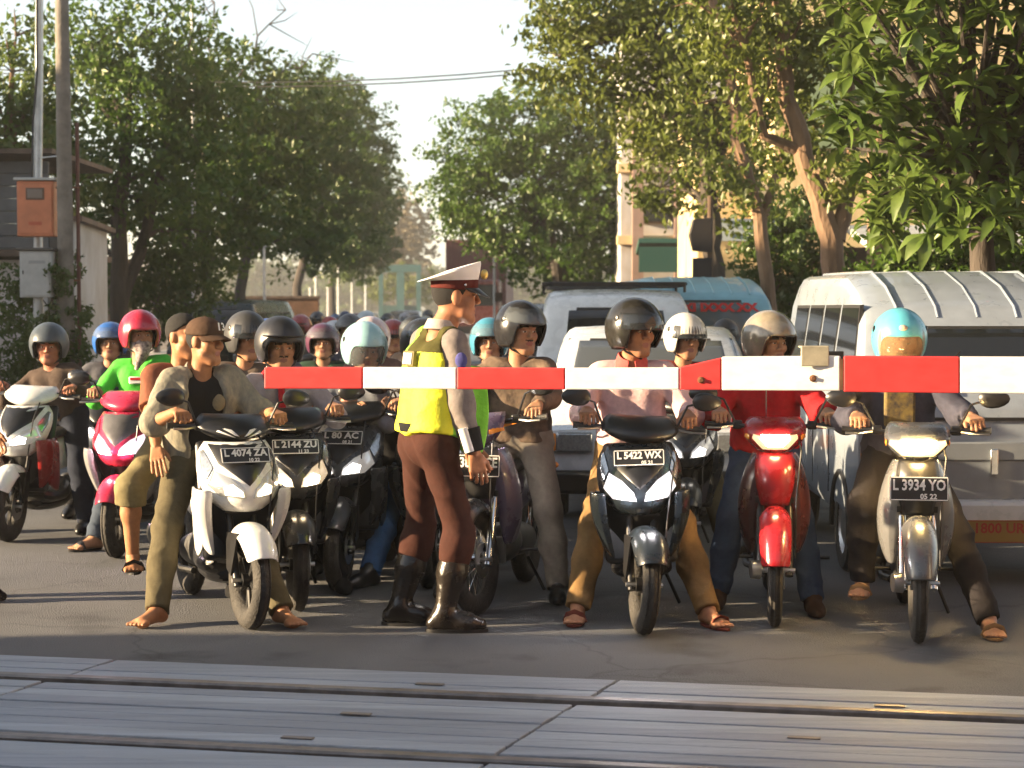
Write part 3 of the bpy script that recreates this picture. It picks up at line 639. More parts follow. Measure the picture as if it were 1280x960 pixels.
# ================================================================= trees
def leafmat(c1, c2, c3=None, tr=0.35, sc=0.7):
    m = bpy.data.materials.new('leaf'); m.use_nodes = True; nt = m.node_tree; nt.nodes.remove(nt.nodes['Principled BSDF'])
    tc = nt.nodes.new('ShaderNodeTexCoord'); t = nt.nodes.new('ShaderNodeTexNoise'); t.inputs['Scale'].default_value = sc; t.inputs['Detail'].default_value = 8; t.inputs['Roughness'].default_value = .7; nt.links.new(tc.outputs['Object'], t.inputs['Vector'])
    cr = nt.nodes.new('ShaderNodeValToRGB'); e = cr.color_ramp.elements; e[0].position = .36; e[0].color = (*c1, 1); e[1].position = .62; e[1].color = (*c2, 1)
    if c3: q = cr.color_ramp.elements.new(.74); q.color = (*c3, 1)
    nt.links.new(t.outputs['Fac'], cr.inputs[0])
    d = nt.nodes.new('ShaderNodeBsdfDiffuse'); tl = nt.nodes.new('ShaderNodeBsdfTranslucent'); g = nt.nodes.new('ShaderNodeBsdfGlossy'); g.inputs['Roughness'].default_value = .42; g.inputs['Color'].default_value = (.6, .6, .55, 1)
    mx = nt.nodes.new('ShaderNodeMixShader'); mx.inputs[0].default_value = tr; mx2 = nt.nodes.new('ShaderNodeMixShader'); mx2.inputs[0].default_value = .05
    nt.links.new(cr.outputs[0], d.inputs[0]); nt.links.new(cr.outputs[0], tl.inputs[0]); nt.links.new(d.outputs[0], mx.inputs[1]); nt.links.new(tl.outputs[0], mx.inputs[2])
    nt.links.new(mx.outputs[0], mx2.inputs[1]); nt.links.new(g.outputs[0], mx2.inputs[2]); nt.links.new(mx2.outputs[0], nt.nodes['Material Output'].inputs[0]); return m
M_bark = mat('bark', (0.15, 0.095, 0.06), 0.95, 0, 0.5, 7, 0.9, 30, stretch=(1, 1, .25)); M_barkd = mat('bark_dark', (0.06, 0.048, 0.038), 0.95, 0, 0.5, 7, 0.9, 30, stretch=(1, 1, .25)); M_barko = mat('bark_orange', (0.20, 0.125, 0.075), 0.9, 0, 0.5, 5, 0.9, 24, stretch=(1, 1, .3))
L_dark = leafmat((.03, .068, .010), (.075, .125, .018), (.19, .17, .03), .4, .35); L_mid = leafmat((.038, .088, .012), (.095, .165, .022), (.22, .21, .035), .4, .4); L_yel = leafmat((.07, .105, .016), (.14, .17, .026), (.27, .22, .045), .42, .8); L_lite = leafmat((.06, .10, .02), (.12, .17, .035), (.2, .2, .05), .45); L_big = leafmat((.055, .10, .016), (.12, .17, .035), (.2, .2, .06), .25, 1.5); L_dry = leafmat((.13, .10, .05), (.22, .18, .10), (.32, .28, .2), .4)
def leaves(rs, blobs, size, dens, asp=0.5, droop=0.2, cl=0.38, per=22):
    """numpy leaf faces: each leaf a folded diamond of two quads' worth of triangles"""
    C = []
    for (c, r, k) in blobs:
        c = np.array(c); r = np.array(r) if hasattr(r, '__len__') else np.array([r] * 3)
        n = max(4, int(k * dens * 2.4)); u = rs.normal(size=(n, 3)); u /= np.linalg.norm(u, axis=1)[:, None]; rad = rs.uniform(.25, 1.06, n) ** .55
        ce = c + u * rad[:, None] * r * (1 + .22 * np.sin(5 * u[:, :1] + 3 * u[:, 1:2] + 7 * u[:, 2:3]))
        q = rs.normal(size=(n, per, 3)); q /= np.maximum(1e-6, np.linalg.norm(q, axis=2))[:, :, None]; q *= (rs.uniform(0, 1, (n, per, 1)) ** .5) * cl * rs.uniform(.5, 1.2, (n, 1, 1)); q[:, :, 2] *= .62
        C.append((ce[:, None, :] + q).reshape(-1, 3))
    C = np.concatenate(C); n = len(C)
    d = rs.normal(size=(n, 3)); d[:, 2] -= droop * 2; d /= np.linalg.norm(d, axis=1)[:, None]; w = rs.normal(size=(n, 3)); w -= d * (w * d).sum(1)[:, None]; w /= np.linalg.norm(w, axis=1)[:, None]
    nn = np.cross(d, w); s = size * rs.uniform(.6, 1.35, n)[:, None]
    V = np.stack([C - d * s * .5, C + w * s * asp * .5 + nn * s * .12, C + d * s * .5, C - w * s * asp * .5 + nn * s * .12], 1).reshape(-1, 3); i = np.arange(n) * 4
    return V, np.stack([np.stack([i, i + 1, i + 2], 1), np.stack([i, i + 2, i + 3], 1)], 1).reshape(-1, 3)
def tree(name, label, trunks, blobs, lm, bm=None, size=.13, dens=26, seed=1, group=None, asp=.5, droop=.2, cl=.38, per=22, twigs=3, bare=None, cat='tree'):
    """trunks: list of ([points], r0, r1); blobs: (centre, radius, weight)"""
    rs = np.random.RandomState(seed); base = Vector(trunks[0][0][0]); root = thing(name, label, cat, base, 0, group); bm = bm or M_bark
    mb = MB(); ends = []
    for pts, r0, r1 in trunks:
        pts = [Vector(p) for p in pts]; fine = []
        for i in range(len(pts) - 1):
            for k in range(5): fine.append(pts[i].lerp(pts[i + 1], k / 5) + Vector(rs.normal(size=3) * r0 * (.10 if (i or k) else 0)))
        fine.append(pts[-1]); m_ = len(fine) - 1
        mb.tube([p - base for p in fine], [(r0 + (r1 - r0) * i / m_) * (1 + (.35 * max(0, 1 - i / 3) if pts is not None and fine[0].z < .3 else 0)) for i in range(m_ + 1)], 9); ends += [fine[m_ // 2], fine[(3 * m_) // 4], fine[-1]]
    rb = trunks[0][2]
    for c, r, k in blobs:
        c = Vector(c); r_ = r if isinstance(r, (int, float)) else r[0]
        e = min(ends, key=lambda p: (p - c).length + max(0, p.z - c.z + .2 * r_) * 2); m1 = e.lerp(c, .5) + Vector((0, 0, .12 * (c - e).length)); mb.tube([e - base, m1 - base, c - base], [rb * .55, rb * .35, rb * .16], 6)
        for j in range(twigs):
            u = Vector(rs.normal(size=3)).normalized(); u.z = abs(u.z) * .8; t = c + u * r_ * rs.uniform(.6, 1.0); mb.tube([c - base, c.lerp(t, .5) + Vector((0, 0, .05)) - base, t - base], [rb * .2, rb * .13, rb * .04], 4)
    mb.build('trunk', bm, root)
    V, T = leaves(rs, blobs, size, dens, asp, droop, cl, per); ob('crown', np_mesh('crown', V - np.array(base), T), lm, root)
    if bare:
        for a, b in bare:
            a, b = Vector(a), Vector(b); mb = MB(); pts = [a.lerp(b, k / 6) + Vector(rs.normal(size=3)) * .07 for k in range(7)]; mb.tube([p - base for p in pts], [.035 - .004 * k for k in range(7)], 5)
            for k in range(2, 7):
                for _ in range(2): e = pts[k] + Vector(rs.normal(size=3)) * .45 + Vector((0, 0, .2)); mb.tube([pts[k] - base, pts[k].lerp(e, .5) + Vector(rs.normal(size=3)) * .05 - base, e - base], [.014, .01, .004], 4)
            mb.build('bare_branch', bm, root)
    return root
def B(px, py, Y, r, k=1.0): return (at(px, py, Y), r, k * (r if isinstance(r, (int, float)) else r[0]) ** 2)
def gx(px, Y, z=0.0): return Vector((xat(px, Y), Y, z))
GL = 'street trees lining the left side'; GR = 'street trees lining the right side'
tree('street_tree', 'dense dark leafy street tree with forked trunk right beside the concrete pole', [([gx(152, 30), gx(150, 30, 1.6), at(150, 250, 30), at(160, 180, 30)], .17, .10), ([gx(152, 30, 1.7), at(180, 300, 30.3), at(205, 200, 30.5)], .12, .07)],
     [B(130, 140, 30, 1.25), B(165, 60, 30, 1.15), B(205, 120, 30.5, 1.2), B(115, 60, 30, .9, .6), B(190, 215, 30, 1.1), B(140, 245, 30.4, .8), B(250, 180, 30.6, 1.0), B(240, 45, 31, .8, .5), B(215, 290, 31, .7, .8), B(105, 300, 31, .5, .8)], L_mid, M_barkd, .13, 30, 2, GL)
tree('street_tree', 'dark street tree with bare twigs reaching over the road, behind the parked car', [([gx(232, 38), gx(232, 38, 1.5), at(240, 250, 38), at(265, 160, 38)], .17, .10), ([gx(262, 38.5), gx(258, 38.5, 2), at(250, 250, 38.5)], .12, .08)],
     [B(270, 150, 38, 1.4), B(310, 190, 38, 1.3), B(340, 130, 38.5, 1.1, .8), B(260, 230, 38, 1.3), B(325, 250, 38.4, 1.2), B(290, 95, 38, .9, .4), B(370, 175, 39, 1.0), B(270, 300, 38.6, .9), B(215, 260, 38.6, 1.1)], L_dark, M_barkd, .14, 28, 3, GL,
     bare=[(at(270, 130, 38), at(262, -20, 38)), (at(285, 120, 38), at(350, 10, 38.5)), (at(300, 130, 38), at(385, 70, 39)), (at(255, 150, 38), at(228, 0, 38))])
tree('street_tree', 'tall street tree between the brown wall and the far flagpoles', [([gx(300, 52), gx(300, 52, 2), at(318, 250, 52), at(345, 180, 52)], .18, .10)],
     [B(360, 160, 52, 1.5), B(390, 125, 52, 1.1), B(405, 190, 52, 1.5), B(350, 230, 52, 1.6), B(400, 260, 52.5, 1.5), B(335, 290, 53, 1.1), B(385, 300, 53, 1.0), B(425, 150, 53, .9)], L_dark, M_barkd, .16, 24, 4, GL)
tree('street_tree', 'street tree whose dark edge stands against the sky left of the gap', [([gx(372, 72), gx(372, 72, 2.4), at(395, 270, 72), at(420, 210, 72)], .2, .12)],
     [B(430, 160, 72, 1.7), B(440, 210, 72, 1.8), B(455, 200, 72.5, 1.2, .8), B(420, 260, 72, 1.9), B(452, 265, 72, 1.5), B(440, 305, 73, 1.3), B(410, 310, 73, 1.3), B(432, 125, 73, .9, .7)], L_dark, M_barkd, .19, 22, 5, GL)
tree('street_tree', 'smaller far street tree at the left end of the row', [([gx(415, 100), gx(415, 100, 3), at(440, 290, 100)], .22, .12)],
     [B(462, 245, 100, 1.8), B(455, 290, 100, 1.9), B(470, 300, 100.5, 1.5), B(440, 320, 101, 1.6), B(425, 300, 101, 1.8)], L_dark, M_barkd, .23, 20, 6, GL)
tree('background_tree', 'pale green tree behind the grey house at the left edge', [([gx(-15, 27), gx(-12, 27, 2), at(10, 180, 27)], .16, .1)],
     [B(5, 150, 27, .9), B(40, 190, 27.4, .7), B(15, 90, 27, .7, .6), B(55, 120, 27.6, .6, .8), B(-30, 200, 27, 1.0), B(20, 45, 27, .6, .35), B(95, 240, 27.8, .5)], L_lite, M_bark, .13, 30, 7)
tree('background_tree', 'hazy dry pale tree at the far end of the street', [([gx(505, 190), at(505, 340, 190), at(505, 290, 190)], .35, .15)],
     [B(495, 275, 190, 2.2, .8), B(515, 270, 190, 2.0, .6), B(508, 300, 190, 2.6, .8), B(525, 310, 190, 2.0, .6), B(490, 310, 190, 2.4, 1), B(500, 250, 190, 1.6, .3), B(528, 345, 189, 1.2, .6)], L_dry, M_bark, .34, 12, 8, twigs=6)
# right side
tree('street_tree', 'rounded dense green street tree right of the gap, above the maroon truck', [([gx(700, 50), gx(700, 50, 2), at(690, 300, 50), at(670, 230, 50)], .2, .11), ([gx(700, 50, 2.2), at(735, 270, 50.2), at(750, 200, 50.2)], .13, .08)],
     [B(600, 190, 50, 1.35), B(575, 235, 50, 1.0), B(620, 250, 50, 1.5), B(650, 165, 50, 1.4), B(680, 220, 50, 1.6), B(720, 180, 50.3, 1.4), B(740, 250, 50, 1.5), B(690, 290, 50, 1.4), B(760, 200, 50.5, 1.2), B(575, 275, 50.3, .8), B(640, 300, 50.4, .9), B(750, 310, 50.5, 1.1), B(700, 135, 50.4, .9, .7), B(660, 335, 51, .8, .8), B(790, 250, 50.6, 1.3), B(800, 180, 50.6, 1.1), B(780, 130, 50.6, 1.1), B(790, 310, 50.8, 1.1), B(720, 335, 50.8, 1.0), B(815, 120, 51, .9)], L_mid, M_barkd, .16, 26, 9, GR)
tree('street_tree', 'tall yellowing street tree with open crown and dark trunk beside the blue van', [([gx(893, 27), gx(893, 27, 2), at(888, 260, 27), at(880, 160, 27), at(850, 60, 27)], .17, .07), ([at(886, 220, 27), at(915, 150, 27), at(960, 40, 27), at(975, -30, 27)], .09, .05)],
     [B(830, 60, 27, .9, .8), B(770, 90, 27, .85, .7), B(740, 50, 27, .8, .6), B(700, 70, 27, .55, .5), B(690, 25, 27, .6, .5), B(800, 140, 27, .7, .7), B(850, 120, 27.4, .7), B(880, 30, 27, .8, .7), B(820, 0, 27, .9, .7), B(760, 10, 27, .8, .6), B(910, 110, 26.6, .6, .6), B(860, 215, 27.4, .45, .6), B(905, 260, 26.7, .35, .8), B(930, 60, 27, .7, .6), B(725, 118, 27, .45, .4), B(870, 90, 26.5, .7), B(940, 30, 26.5, .7), B(830, 150, 26.6, .55), B(880, 200, 26.4, .45), B(960, 150, 26.4, .5), B(675, 100, 27.2, .45, .8), B(790, 60, 27.5, .8), B(715, 25, 27.4, .7), B(850, 40, 27.6, .8), B(900, 180, 27.2, .5), B(935, 200, 26.8, .4), B(845, 175, 27.2, .55), B(825, 235, 27.6, .5), B(870, 160, 27.6, .5), B(800, 200, 28, .5)], L_yel, M_barkd, .12, 30, 10, GR, droop=.4)
tree('street_tree', 'big orange-barked tree with forked trunk behind the silver van', [([gx(1046, 19.5), gx(1045, 19.5, 1.3), at(1040, 300, 19.5), at(1012, 215, 19.5), at(985, 120, 19.5), at(975, 20, 19.5), at(960, -60, 19.5)], .15, .06), ([at(1045, 300, 19.5), at(1062, 240, 19.6), at(1068, 180, 19.8), at(1060, 90, 20)], .10, .05), ([at(1005, 190, 19.5), at(955, 170, 19.4), at(935, 80, 19.3), at(905, -20, 19.2)], .06, .03)],
     [B(1000, 30, 19.5, .5, .7), B(950, 20, 19.4, .5, .7), B(1040, 60, 19.6, .4, .5), B(960, 110, 19.4, .4, .5), B(905, 60, 19.2, .45, .6), B(1035, 225, 19.2, .32, .9), B(1075, 215, 19.4, .28, .9), B(925, 160, 19.3, .35, .5), B(1000, 150, 19.7, .3, .3), B(880, 10, 19.2, .5, .6), B(1010, 80, 19.8, .45), B(960, 60, 19.8, .45), B(1060, 20, 19.8, .45), B(1020, 160, 20.2, .4), B(985, 190, 20.2, .35)], L_yel, M_barko, .10, 46, 11, GR, droop=.5, cl=.26)
tree('street_tree', 'slanting thin street tree between the dark trunk and the round bush', [([gx(968, 22), gx(965, 22, 1.4), at(950, 270, 22), at(925, 190, 22), at(912, 90, 22), at(890, 0, 22)], .10, .05), ([at(952, 280, 22), at(975, 200, 22), at(990, 120, 22)], .06, .03)],
     [B(915, 215, 21.8, .35, .7), B(935, 130, 22, .4, .6), B(890, 60, 22, .5, .6), B(940, 245, 21.8, .28, .7), B(985, 90, 22, .45, .5), B(870, 130, 22, .4, .5)], L_yel, M_barko, .11, 40, 12, GR, droop=.5, cl=.28)
tree('bush', 'dark rounded bush in front of the cream building', [([gx(990, 25), gx(990, 25, .5)], .06, .04), ([gx(985, 25, .1), gx(965, 25, 1.4)], .04, .02), ([gx(995, 25, .1), gx(1010, 25, 1.4)], .04, .02)],
     [B(985, 300, 25, .6), B(960, 340, 25, .5), B(1015, 330, 25, .5), B(990, 360, 25, .6), B(975, 270, 25, .38), B(1005, 275, 25, .4), B(1035, 370, 25, .45), B(955, 390, 25, .5)], L_dark, M_barkd, .10, 60, 13, cl=.22, cat='bush')
tree('bush', 'dark shrubs under the left trees beside the parked van', [([gx(225, 31), gx(225, 31, .8)], .06, .04)], [B(215, 350, 31, .8), B(235, 385, 30.6, .7), B(195, 380, 31, .8), B(260, 330, 31.5, .55), B(245, 300, 32, .6), B(170, 360, 31.5, .6)], L_dark, M_barkd, .11, 40, 15, cl=.28, cat='bush')
tree('bush', 'low dark hedge under the big-leaved tree at the right edge', [([gx(1190, 16.5), gx(1190, 16.5, .8)], .05, .03)],
     [B(1130, 335, 16.5, .35), B(1180, 325, 16.5, .4), B(1235, 335, 16.4, .4), B(1285, 330, 16.5, .4), B(1110, 390, 16.5, .5), B(1200, 390, 16.5, .6), B(1290, 390, 16.5, .5)], L_mid, M_barkd, .09, 90, 14, cl=.2, cat='bush')
tree('street_tree', 'unseen tall tree added high over the waiting riders to block sky light', [([Vector((9.5, 10.5, 0)), Vector((9.3, 10.6, 3.5)), Vector((7.5, 11, 6.2)), Vector((4, 11.8, 7.8)), Vector((-.5, 12.2, 8.4))], .28, .08), ([Vector((9.3, 10.6, 3.5)), Vector((8.2, 13.5, 6.5)), Vector((5, 15, 8))], .16, .07)],  # unseen crown added to block overhead sky light above the riders
     [(Vector((x, y, z)), (1.9, 1.9, .8), 3.0) for x, y, z in ((-3, 11.5, 8.4), (-.8, 10.2, 8.6), (.8, 12.6, 8.6), (-1.5, 14.2, 8.7), (2.6, 10.6, 8.4), (3.4, 13.6, 8.5), (5.4, 11.4, 8.2), (6, 14.6, 8.4), (1.2, 15.6, 8.8), (7.8, 12.4, 8.0))], L_mid, M_bark, .24, 20, 33, cl=.55)
# big-leaved tree with rosettes of long leaves at the right edge
def rosette_tree():
    rs = np.random.RandomState(21); base = gx(1235, 14.6); root = thing('broadleaf_tree', 'large tree with rosettes of long glossy leaves at the right edge', 'tree', base)
    mb = MB(); tips = []
    trunk = [gx(1235, 14.6), gx(1232, 14.6, 1.4), at(1225, 260, 14.6), at(1215, 160, 14.6)]
    mb.tube([p - base for p in trunk], [.13, .11, .09, .06], 10)
    # rosette centres seen in the photograph, then a fill behind them
    pts = [(1105, 80), (1150, 40), (1165, 90), (1195, 60), (1240, 20), (1270, 60), (1215, 110), (1180, 130), (1120, 125), (1095, 135), (1145, 160), (1235, 150), (1270, 120), (1190, 190), (1225, 215), (1270, 170), (1160, 215), (1245, 180), (1130, 195), (1185, 235), (1215, 250), (1265, 230), (1175, 270), (1240, 275), (1200, 290), (1150, 255), (1120, 20), (1080, 50), (1065, 95), (1075, 160), (1050, 140), (1060, 60), (1100, 180), (1270, 5), (1205, 5), (1160, 0), (1270, 290), (1155, 290), (1090, 15), (1130, 235)]
    for px, py in pts: tips.append(at(px + rs.uniform(-6, 6), py + rs.uniform(-6, 6), rs.uniform(13.2, 14.3)))
    for _ in range(300):
        px, py = rs.uniform(1050, 1480), rs.uniform(-140, 300)
        if px < 1085 and py > 190: continue
        tips.append(at(px, py, rs.uniform(13.9, 15.9)))
    hub = trunk[-1]
    for t in tips[::2]: mb.tube([trunk[2].lerp(hub, rs.uniform(0, 1)) - base, t.lerp(hub, .5) + Vector((0, 0, -.12)) - base, t - base], [.035, .022, .010], 5)
    mb.build('trunk', M_barkd, root)
    metas = []
    for v in range(3):                              # three leaf shapes, arched, widest beyond the middle
        m2 = MB(); L = .24; rows = []
        for i in range(6):
            t = i / 5; wd = (.012 + .088 * math.sin(min(1, t * 1.08) ** 1.5 * math.pi)) * .5 * (1 - .25 * v * .3); y = L * t; z = .03 * math.sin(t * 2.2) - (.05 + .03 * v) * t * t
            rows.append([Vector((-wd, y, z + wd * .35)), Vector((0, y, z)), Vector((wd, y, z + wd * .35))])
        m2.loft(rows, cap=False, closed=False); me = m2.mesh('leaf', True); me.materials.append(L_big); metas.append(me)
    k = 0; restV = []; restF = []; off = 0
    for ti, t in enumerate(tips):
        ax = Vector((rs.normal() * .3, -.35 + rs.normal() * .25, 1.0)).normalized(); q0 = ax.to_track_quat('Z', 'Y'); n = rs.randint(9, 14)
        for j in range(n):
            a = 2 * math.pi * j / n + rs.uniform(-.25, .25); el_ = rs.uniform(-.75, .75) if j % 3 else rs.uniform(.4, 1.1)
            Mx = Matrix.Translation(t - base) @ q0.to_matrix().to_4x4() @ Matrix.Rotation(a, 4, 'Z') @ Matrix.Rotation(el_, 4, 'X') @ Matrix.Diagonal((1, 1, 1, 1)) @ Matrix.Scale(rs.uniform(.75, 1.25), 4)
            if k < 300 and ti < 40:
                o = bpy.data.objects.new('leaf', metas[rs.randint(3)]); COL.objects.link(o); o.parent = root; o.matrix_local = Mx; k += 1
            else:
                me = metas[rs.randint(3)]; restV += [Mx @ v.co for v in me.vertices]; restF += [tuple(i + off for i in p.vertices) for p in me.polygons]; off = len(restV)
    m3 = MB(); m3.add(restV, restF); o = m3.build('crown', L_big, root); o['kind'] = 'stuff'
rosette_tree()
# ================================================================= poles, boxes, wires on the left
M_pole = mat('pole_concrete', (0.20, 0.18, 0.155), 0.9, 0, 0.35, 6, 0.4, 30); M_steelp = mat('pole_galvanised', (0.55, 0.56, 0.56), 0.45, 0.5, 0.25, 8); M_orange = mat('orange_box', (0.55, 0.19, 0.09), 0.5, 0, 0.2, 5); M_gbox = mat('grey_box', (0.42, 0.43, 0.42), 0.5, 0, 0.2, 5); M_wire = mat('cable', (0.02, 0.02, 0.02), 0.6)
p0 = gx(83, 20.4); t = thing('utility_pole', 'tall grey-brown concrete utility pole beside the orange box', 'pole', p0)
mb = MB(); mb.tube([(0, 0, 0), (0, 0, 2.5), (-.03, 0, 7.5)], [.095, .085, .06], 16); mb.build('pole_shaft', M_pole, t)
mb = MB(); mb.tube([(.14, .03, .1), (.13, .03, 3.6)], .022, 8); mb.build('cable_duct', mat('duct_brown', (.10, .035, .025), .6), t)
for z in (.9, 1.9, 2.9): mb = MB(); mb.tube([(-.1, 0, z), (.15, .02, z)], .012, 6); mb.build('clamp', M_rust, t)
p1_ = gx(49, 20.8); t = thing('utility_pole', 'slim galvanised steel pole carrying the orange meter box', 'pole', p1_)
mb = MB(); mb.tube([(0, 0, 0), (0, 0, 2.9), (.03, 0, 4.2), (.07, 0, 7.0)], [.055, .05, .045, .04], 14); mb.build('pole_shaft', M_steelp, t)
mb = MB(); mb.tube([(-.05, -.05, 2.9), (-.03, -.06, 3.6), (.02, -.05, 4.2), (.02, -.05, 4.6), (.06, -.05, 7)], .011, 6); mb.build('cable', M_wire, t)
mb = MB(); mb.tube([(.0, -.01, 3.25), (.33, -.3, 3.25)], .008, 6); mb.build('bracket', M_steelp, t)
t = thing('meter_box', 'orange metal meter box with small window mounted on the steel pole', 'box', at(48, 296, 20.55))
mb = MB(); mb.box((0, 0, .30), (.40, .24, .60)); mb.build('box_body', M_orange, t, bevel=.01)
mb = MB(); mb.box((0, 0, .62), (.46, .30, .03)); mb.build('box_roof', M_gbox, t, bevel=.006)
mb = MB(); mb.box((0, -.124, .30), (.36, .01, .54)); d_ = mb.build('box_door', M_orange, t, bevel=.004)
mb = MB(); mb.box((0, -.131, .46), (.20, .012, .13)); mb.build('window_frame', plastic((.12, .07, .05)), d_, bevel=.02)
mb = MB(); mb.box((0, -.135, .46), (.165, .012, .10)); mb.build('window_pane', mat('pane_grey', (.18, .15, .13), .3), d_, bevel=.02)
mb = MB(); mb.box((0, -.131, .14), (.14, .004, .035)); mb.build('faded_label', mat('faded_red', (.45, .10, .05), .6), d_, smooth=False)
t = thing('junction_box', 'pale grey junction box on a post with leaves around it', 'box', gx(48, 20.3))
zz = at(47, 372, 20.3).z
mb = MB(); mb.tube([(0, 0, 0), (0, 0, zz + .05)], .05, 12); mb.build('post', M_gbox, t)
mb = MB(); mb.box((0, 0, zz + .25), (.34, .2, .50)); mb.build('box_body', M_gbox, t, bevel=.01)
mb = MB(); mb.box((0, 0, zz + .52), (.40, .26, .03)); mb.build('box_roof', plastic((.05, .05, .05)), t, bevel=.006)
mb = MB(); mb.box((0, -.104, zz + .25), (.30, .01, .46)); d_ = mb.build('box_door', M_gbox, t, bevel=.004)
mb = MB(); mb.box((-.13, -.112, zz + .27), (.012, .012, .04)); mb.build('door_latch', M_kblk0 if 'M_kblk0' in globals() else M_wire, d_)
mb = MB(); mb.box((.02, -.111, zz + .38), (.18, .003, .035)); mb.build('faded_label', mat('faded_grey', (.28, .29, .29), .6), d_, smooth=False)
tree('climbing_plant', 'leafy climbing plant round the grey junction box post', [([gx(60, 20.6), gx(62, 20.6, 1.6)], .02, .015)], [B(25, 350, 20.6, .22), B(20, 400, 20.5, .3), B(75, 350, 20.3, .2), B(85, 400, 20.5, .26), B(55, 420, 20.2, .32), B(20, 450, 20.4, .35), B(85, 450, 20.4, .3), B(95, 330, 20.6, .14), B(50, 460, 20.2, .35)], L_dark, M_barkd, .075, 150, 17, cl=.15, cat='plant')
def wire(name, label, pts, r=.012, cat='cable', group=None):
    b0 = Vector(pts[0]); o = MB(); o.tube([Vector(p) - b0 for p in pts], r, 5); return tag(o.build(name, M_wire, loc=b0), label, cat, group)
def span(a, b, sag, n=14): a, b = Vector(a), Vector(b); return [a.lerp(b, i / n) - Vector((0, 0, sag * 4 * (i / n) * (1 - i / n))) for i in range(n + 1)]
wire('overhead_cable', 'upper of two overhead cables crossing the sky gap', span(at(-60, 80, 36), at(1000, 40, 30), .55))
wire('overhead_cable', 'lower of two overhead cables crossing the sky gap', span(at(-60, 84, 36), at(1000, 44, 30), .57))
wire('far_cable', 'thin far cable sagging low across the sky gap', span(at(380, 215, 120), at(640, 232, 120), .5), .02)
wire('far_cable', 'second thin far cable just above the dry tree', span(at(380, 238, 125), at(640, 218, 125), .3), .02)
# ================================================================= houses and walls on the left
M_wall = mat('white_plaster', (0.55, 0.54, 0.53), 0.9, 0, 0.25, 1.6, 0.25, 18, col2=(0.40, 0.37, 0.33)); M_greyw = mat('grey_boards', (0.11, 0.115, 0.12), 0.8, 0, 0.25, 3, 0.2, 10); M_tin = mat('rusty_tin', (0.14, 0.10, 0.075), 0.7, 0.3, 0.5, 5); M_cream = mat('cream_plaster', (0.68, 0.52, 0.28), 0.9, 0, 0.2, 1.2, 0.2, 14); M_brown = mat('brown_brick', (0.16, 0.085, 0.05), 0.9, 0, 0.4, 3, 0.3, 16); M_green = mat('green_paint', (0.22, 0.30, 0.17), 0.8, 0, 0.2, 1.5); M_win = mat('window_glass', (0.03, 0.035, 0.035), 0.1, spec=0.6); M_wood = mat('weathered_wood', (0.10, 0.06, 0.035), 0.85, 0, 0.4, 4)
t = thing('house', 'low house with grey upper boarding and white wall at the left edge', 'house', gx(-60, 23.5))
bx0 = t.location
mb = MB(); mb.box((-.3, 1.5, 1.1), (3.0, 3.0, 2.2)); mb.build('wall', M_wall, t, smooth=False)
for i in range(7): mb = MB(); z = 2.42 + i * .155; mb.box((-.3, 0.02 - .012 * (i % 2), z), (3.05, .06, .15)); mb.build('board', M_greyw, t, smooth=False, bevel=.006)
mb = MB(); mb.box((-.3, 1.4, 2.28), (3.3, 3.4, .08)); mb.build('eave', M_tin, t, smooth=False)
mb = MB(); mb.prism([(-2.0, 3.5), (1.35, 3.5), (1.35, 3.56), (-2.0, 3.56)], -.3, 3.2, Matrix(((1, 0, 0, 0), (0, 0, 1, 0), (0, 1, 0, 0), (0, 0, 0, 1)))); mb.build('roof', M_tin, t, smooth=False)
mb = MB(); mb.box((-.55, -.02, 1.2), (.9, .05, 1.0)); w_ = mb.build('window', M_wood, t, smooth=False)
mb = MB(); mb.box((-.55, -.05, 1.2), (.78, .03, .88)); mb.build('window_pane', M_win, w_, smooth=False)
t = thing('garden_wall', 'white plastered wall sloping away behind the concrete pole', 'wall', gx(135, 26))
mb = MB(); a = Vector((0, 0, 0)); b = gx(95, 22.6) - gx(135, 26); hh = at(118, 285, 24.5).z
vs = [a, b, b + Vector((-.15, 0.05, 0)), a + Vector((-.15, .05, 0))]; mb.add([v for v in vs] + [v + Vector((0, 0, hh)) for v in vs], [(0, 1, 5, 4), (1, 2, 6, 5), (2, 3, 7, 6), (3, 0, 4, 7), (4, 5, 6, 7)]); mb.add([v + Vector((-2.4, 0, 0)) for v in (a,)] + [a + Vector((-2.4, 0, hh)), a + Vector((0, 0, hh)), a], [(3, 0, 1, 2)]); mb.build('wall_body', M_wall, t, smooth=False)
mb = MB(); mb.box((b * .5) + Vector((-.07, .02, hh + .03)), (.34, 3.7, .06), Matrix.Rotation(math.atan2(-(b.x), b.y) , 3, 'Z')); mb.build('coping', M_tin, t, smooth=False)
t = thing('brick_wall', 'brown brick roadside wall far down the left pavement', 'wall', gx(330, 58))
mb = MB(); mb.box((.4, 0, .95), (2.6, .3, 1.9)); mb.build('wall_body', M_brown, t, smooth=False)
mb = MB(); mb.box((.4, 0, 1.93), (2.7, .4, .08)); mb.build('coping', M_tin, t, smooth=False)
t = thing('long_wall', 'long dim roadside wall behind the left row of trees', 'wall', gx(150, 62))
mb = MB(); mb.box((-4.2, 0, 1.6), (11, .3, 3.2)); mb.build('wall_body', M_tin, t, smooth=False)
for k in range(6): mb = MB(); mb.box((-8.6 + k * 1.9, -.18, 1.75), (.5, .1, 3.4)); mb.build('pier', M_wall if k % 2 else M_brown, t, smooth=False)
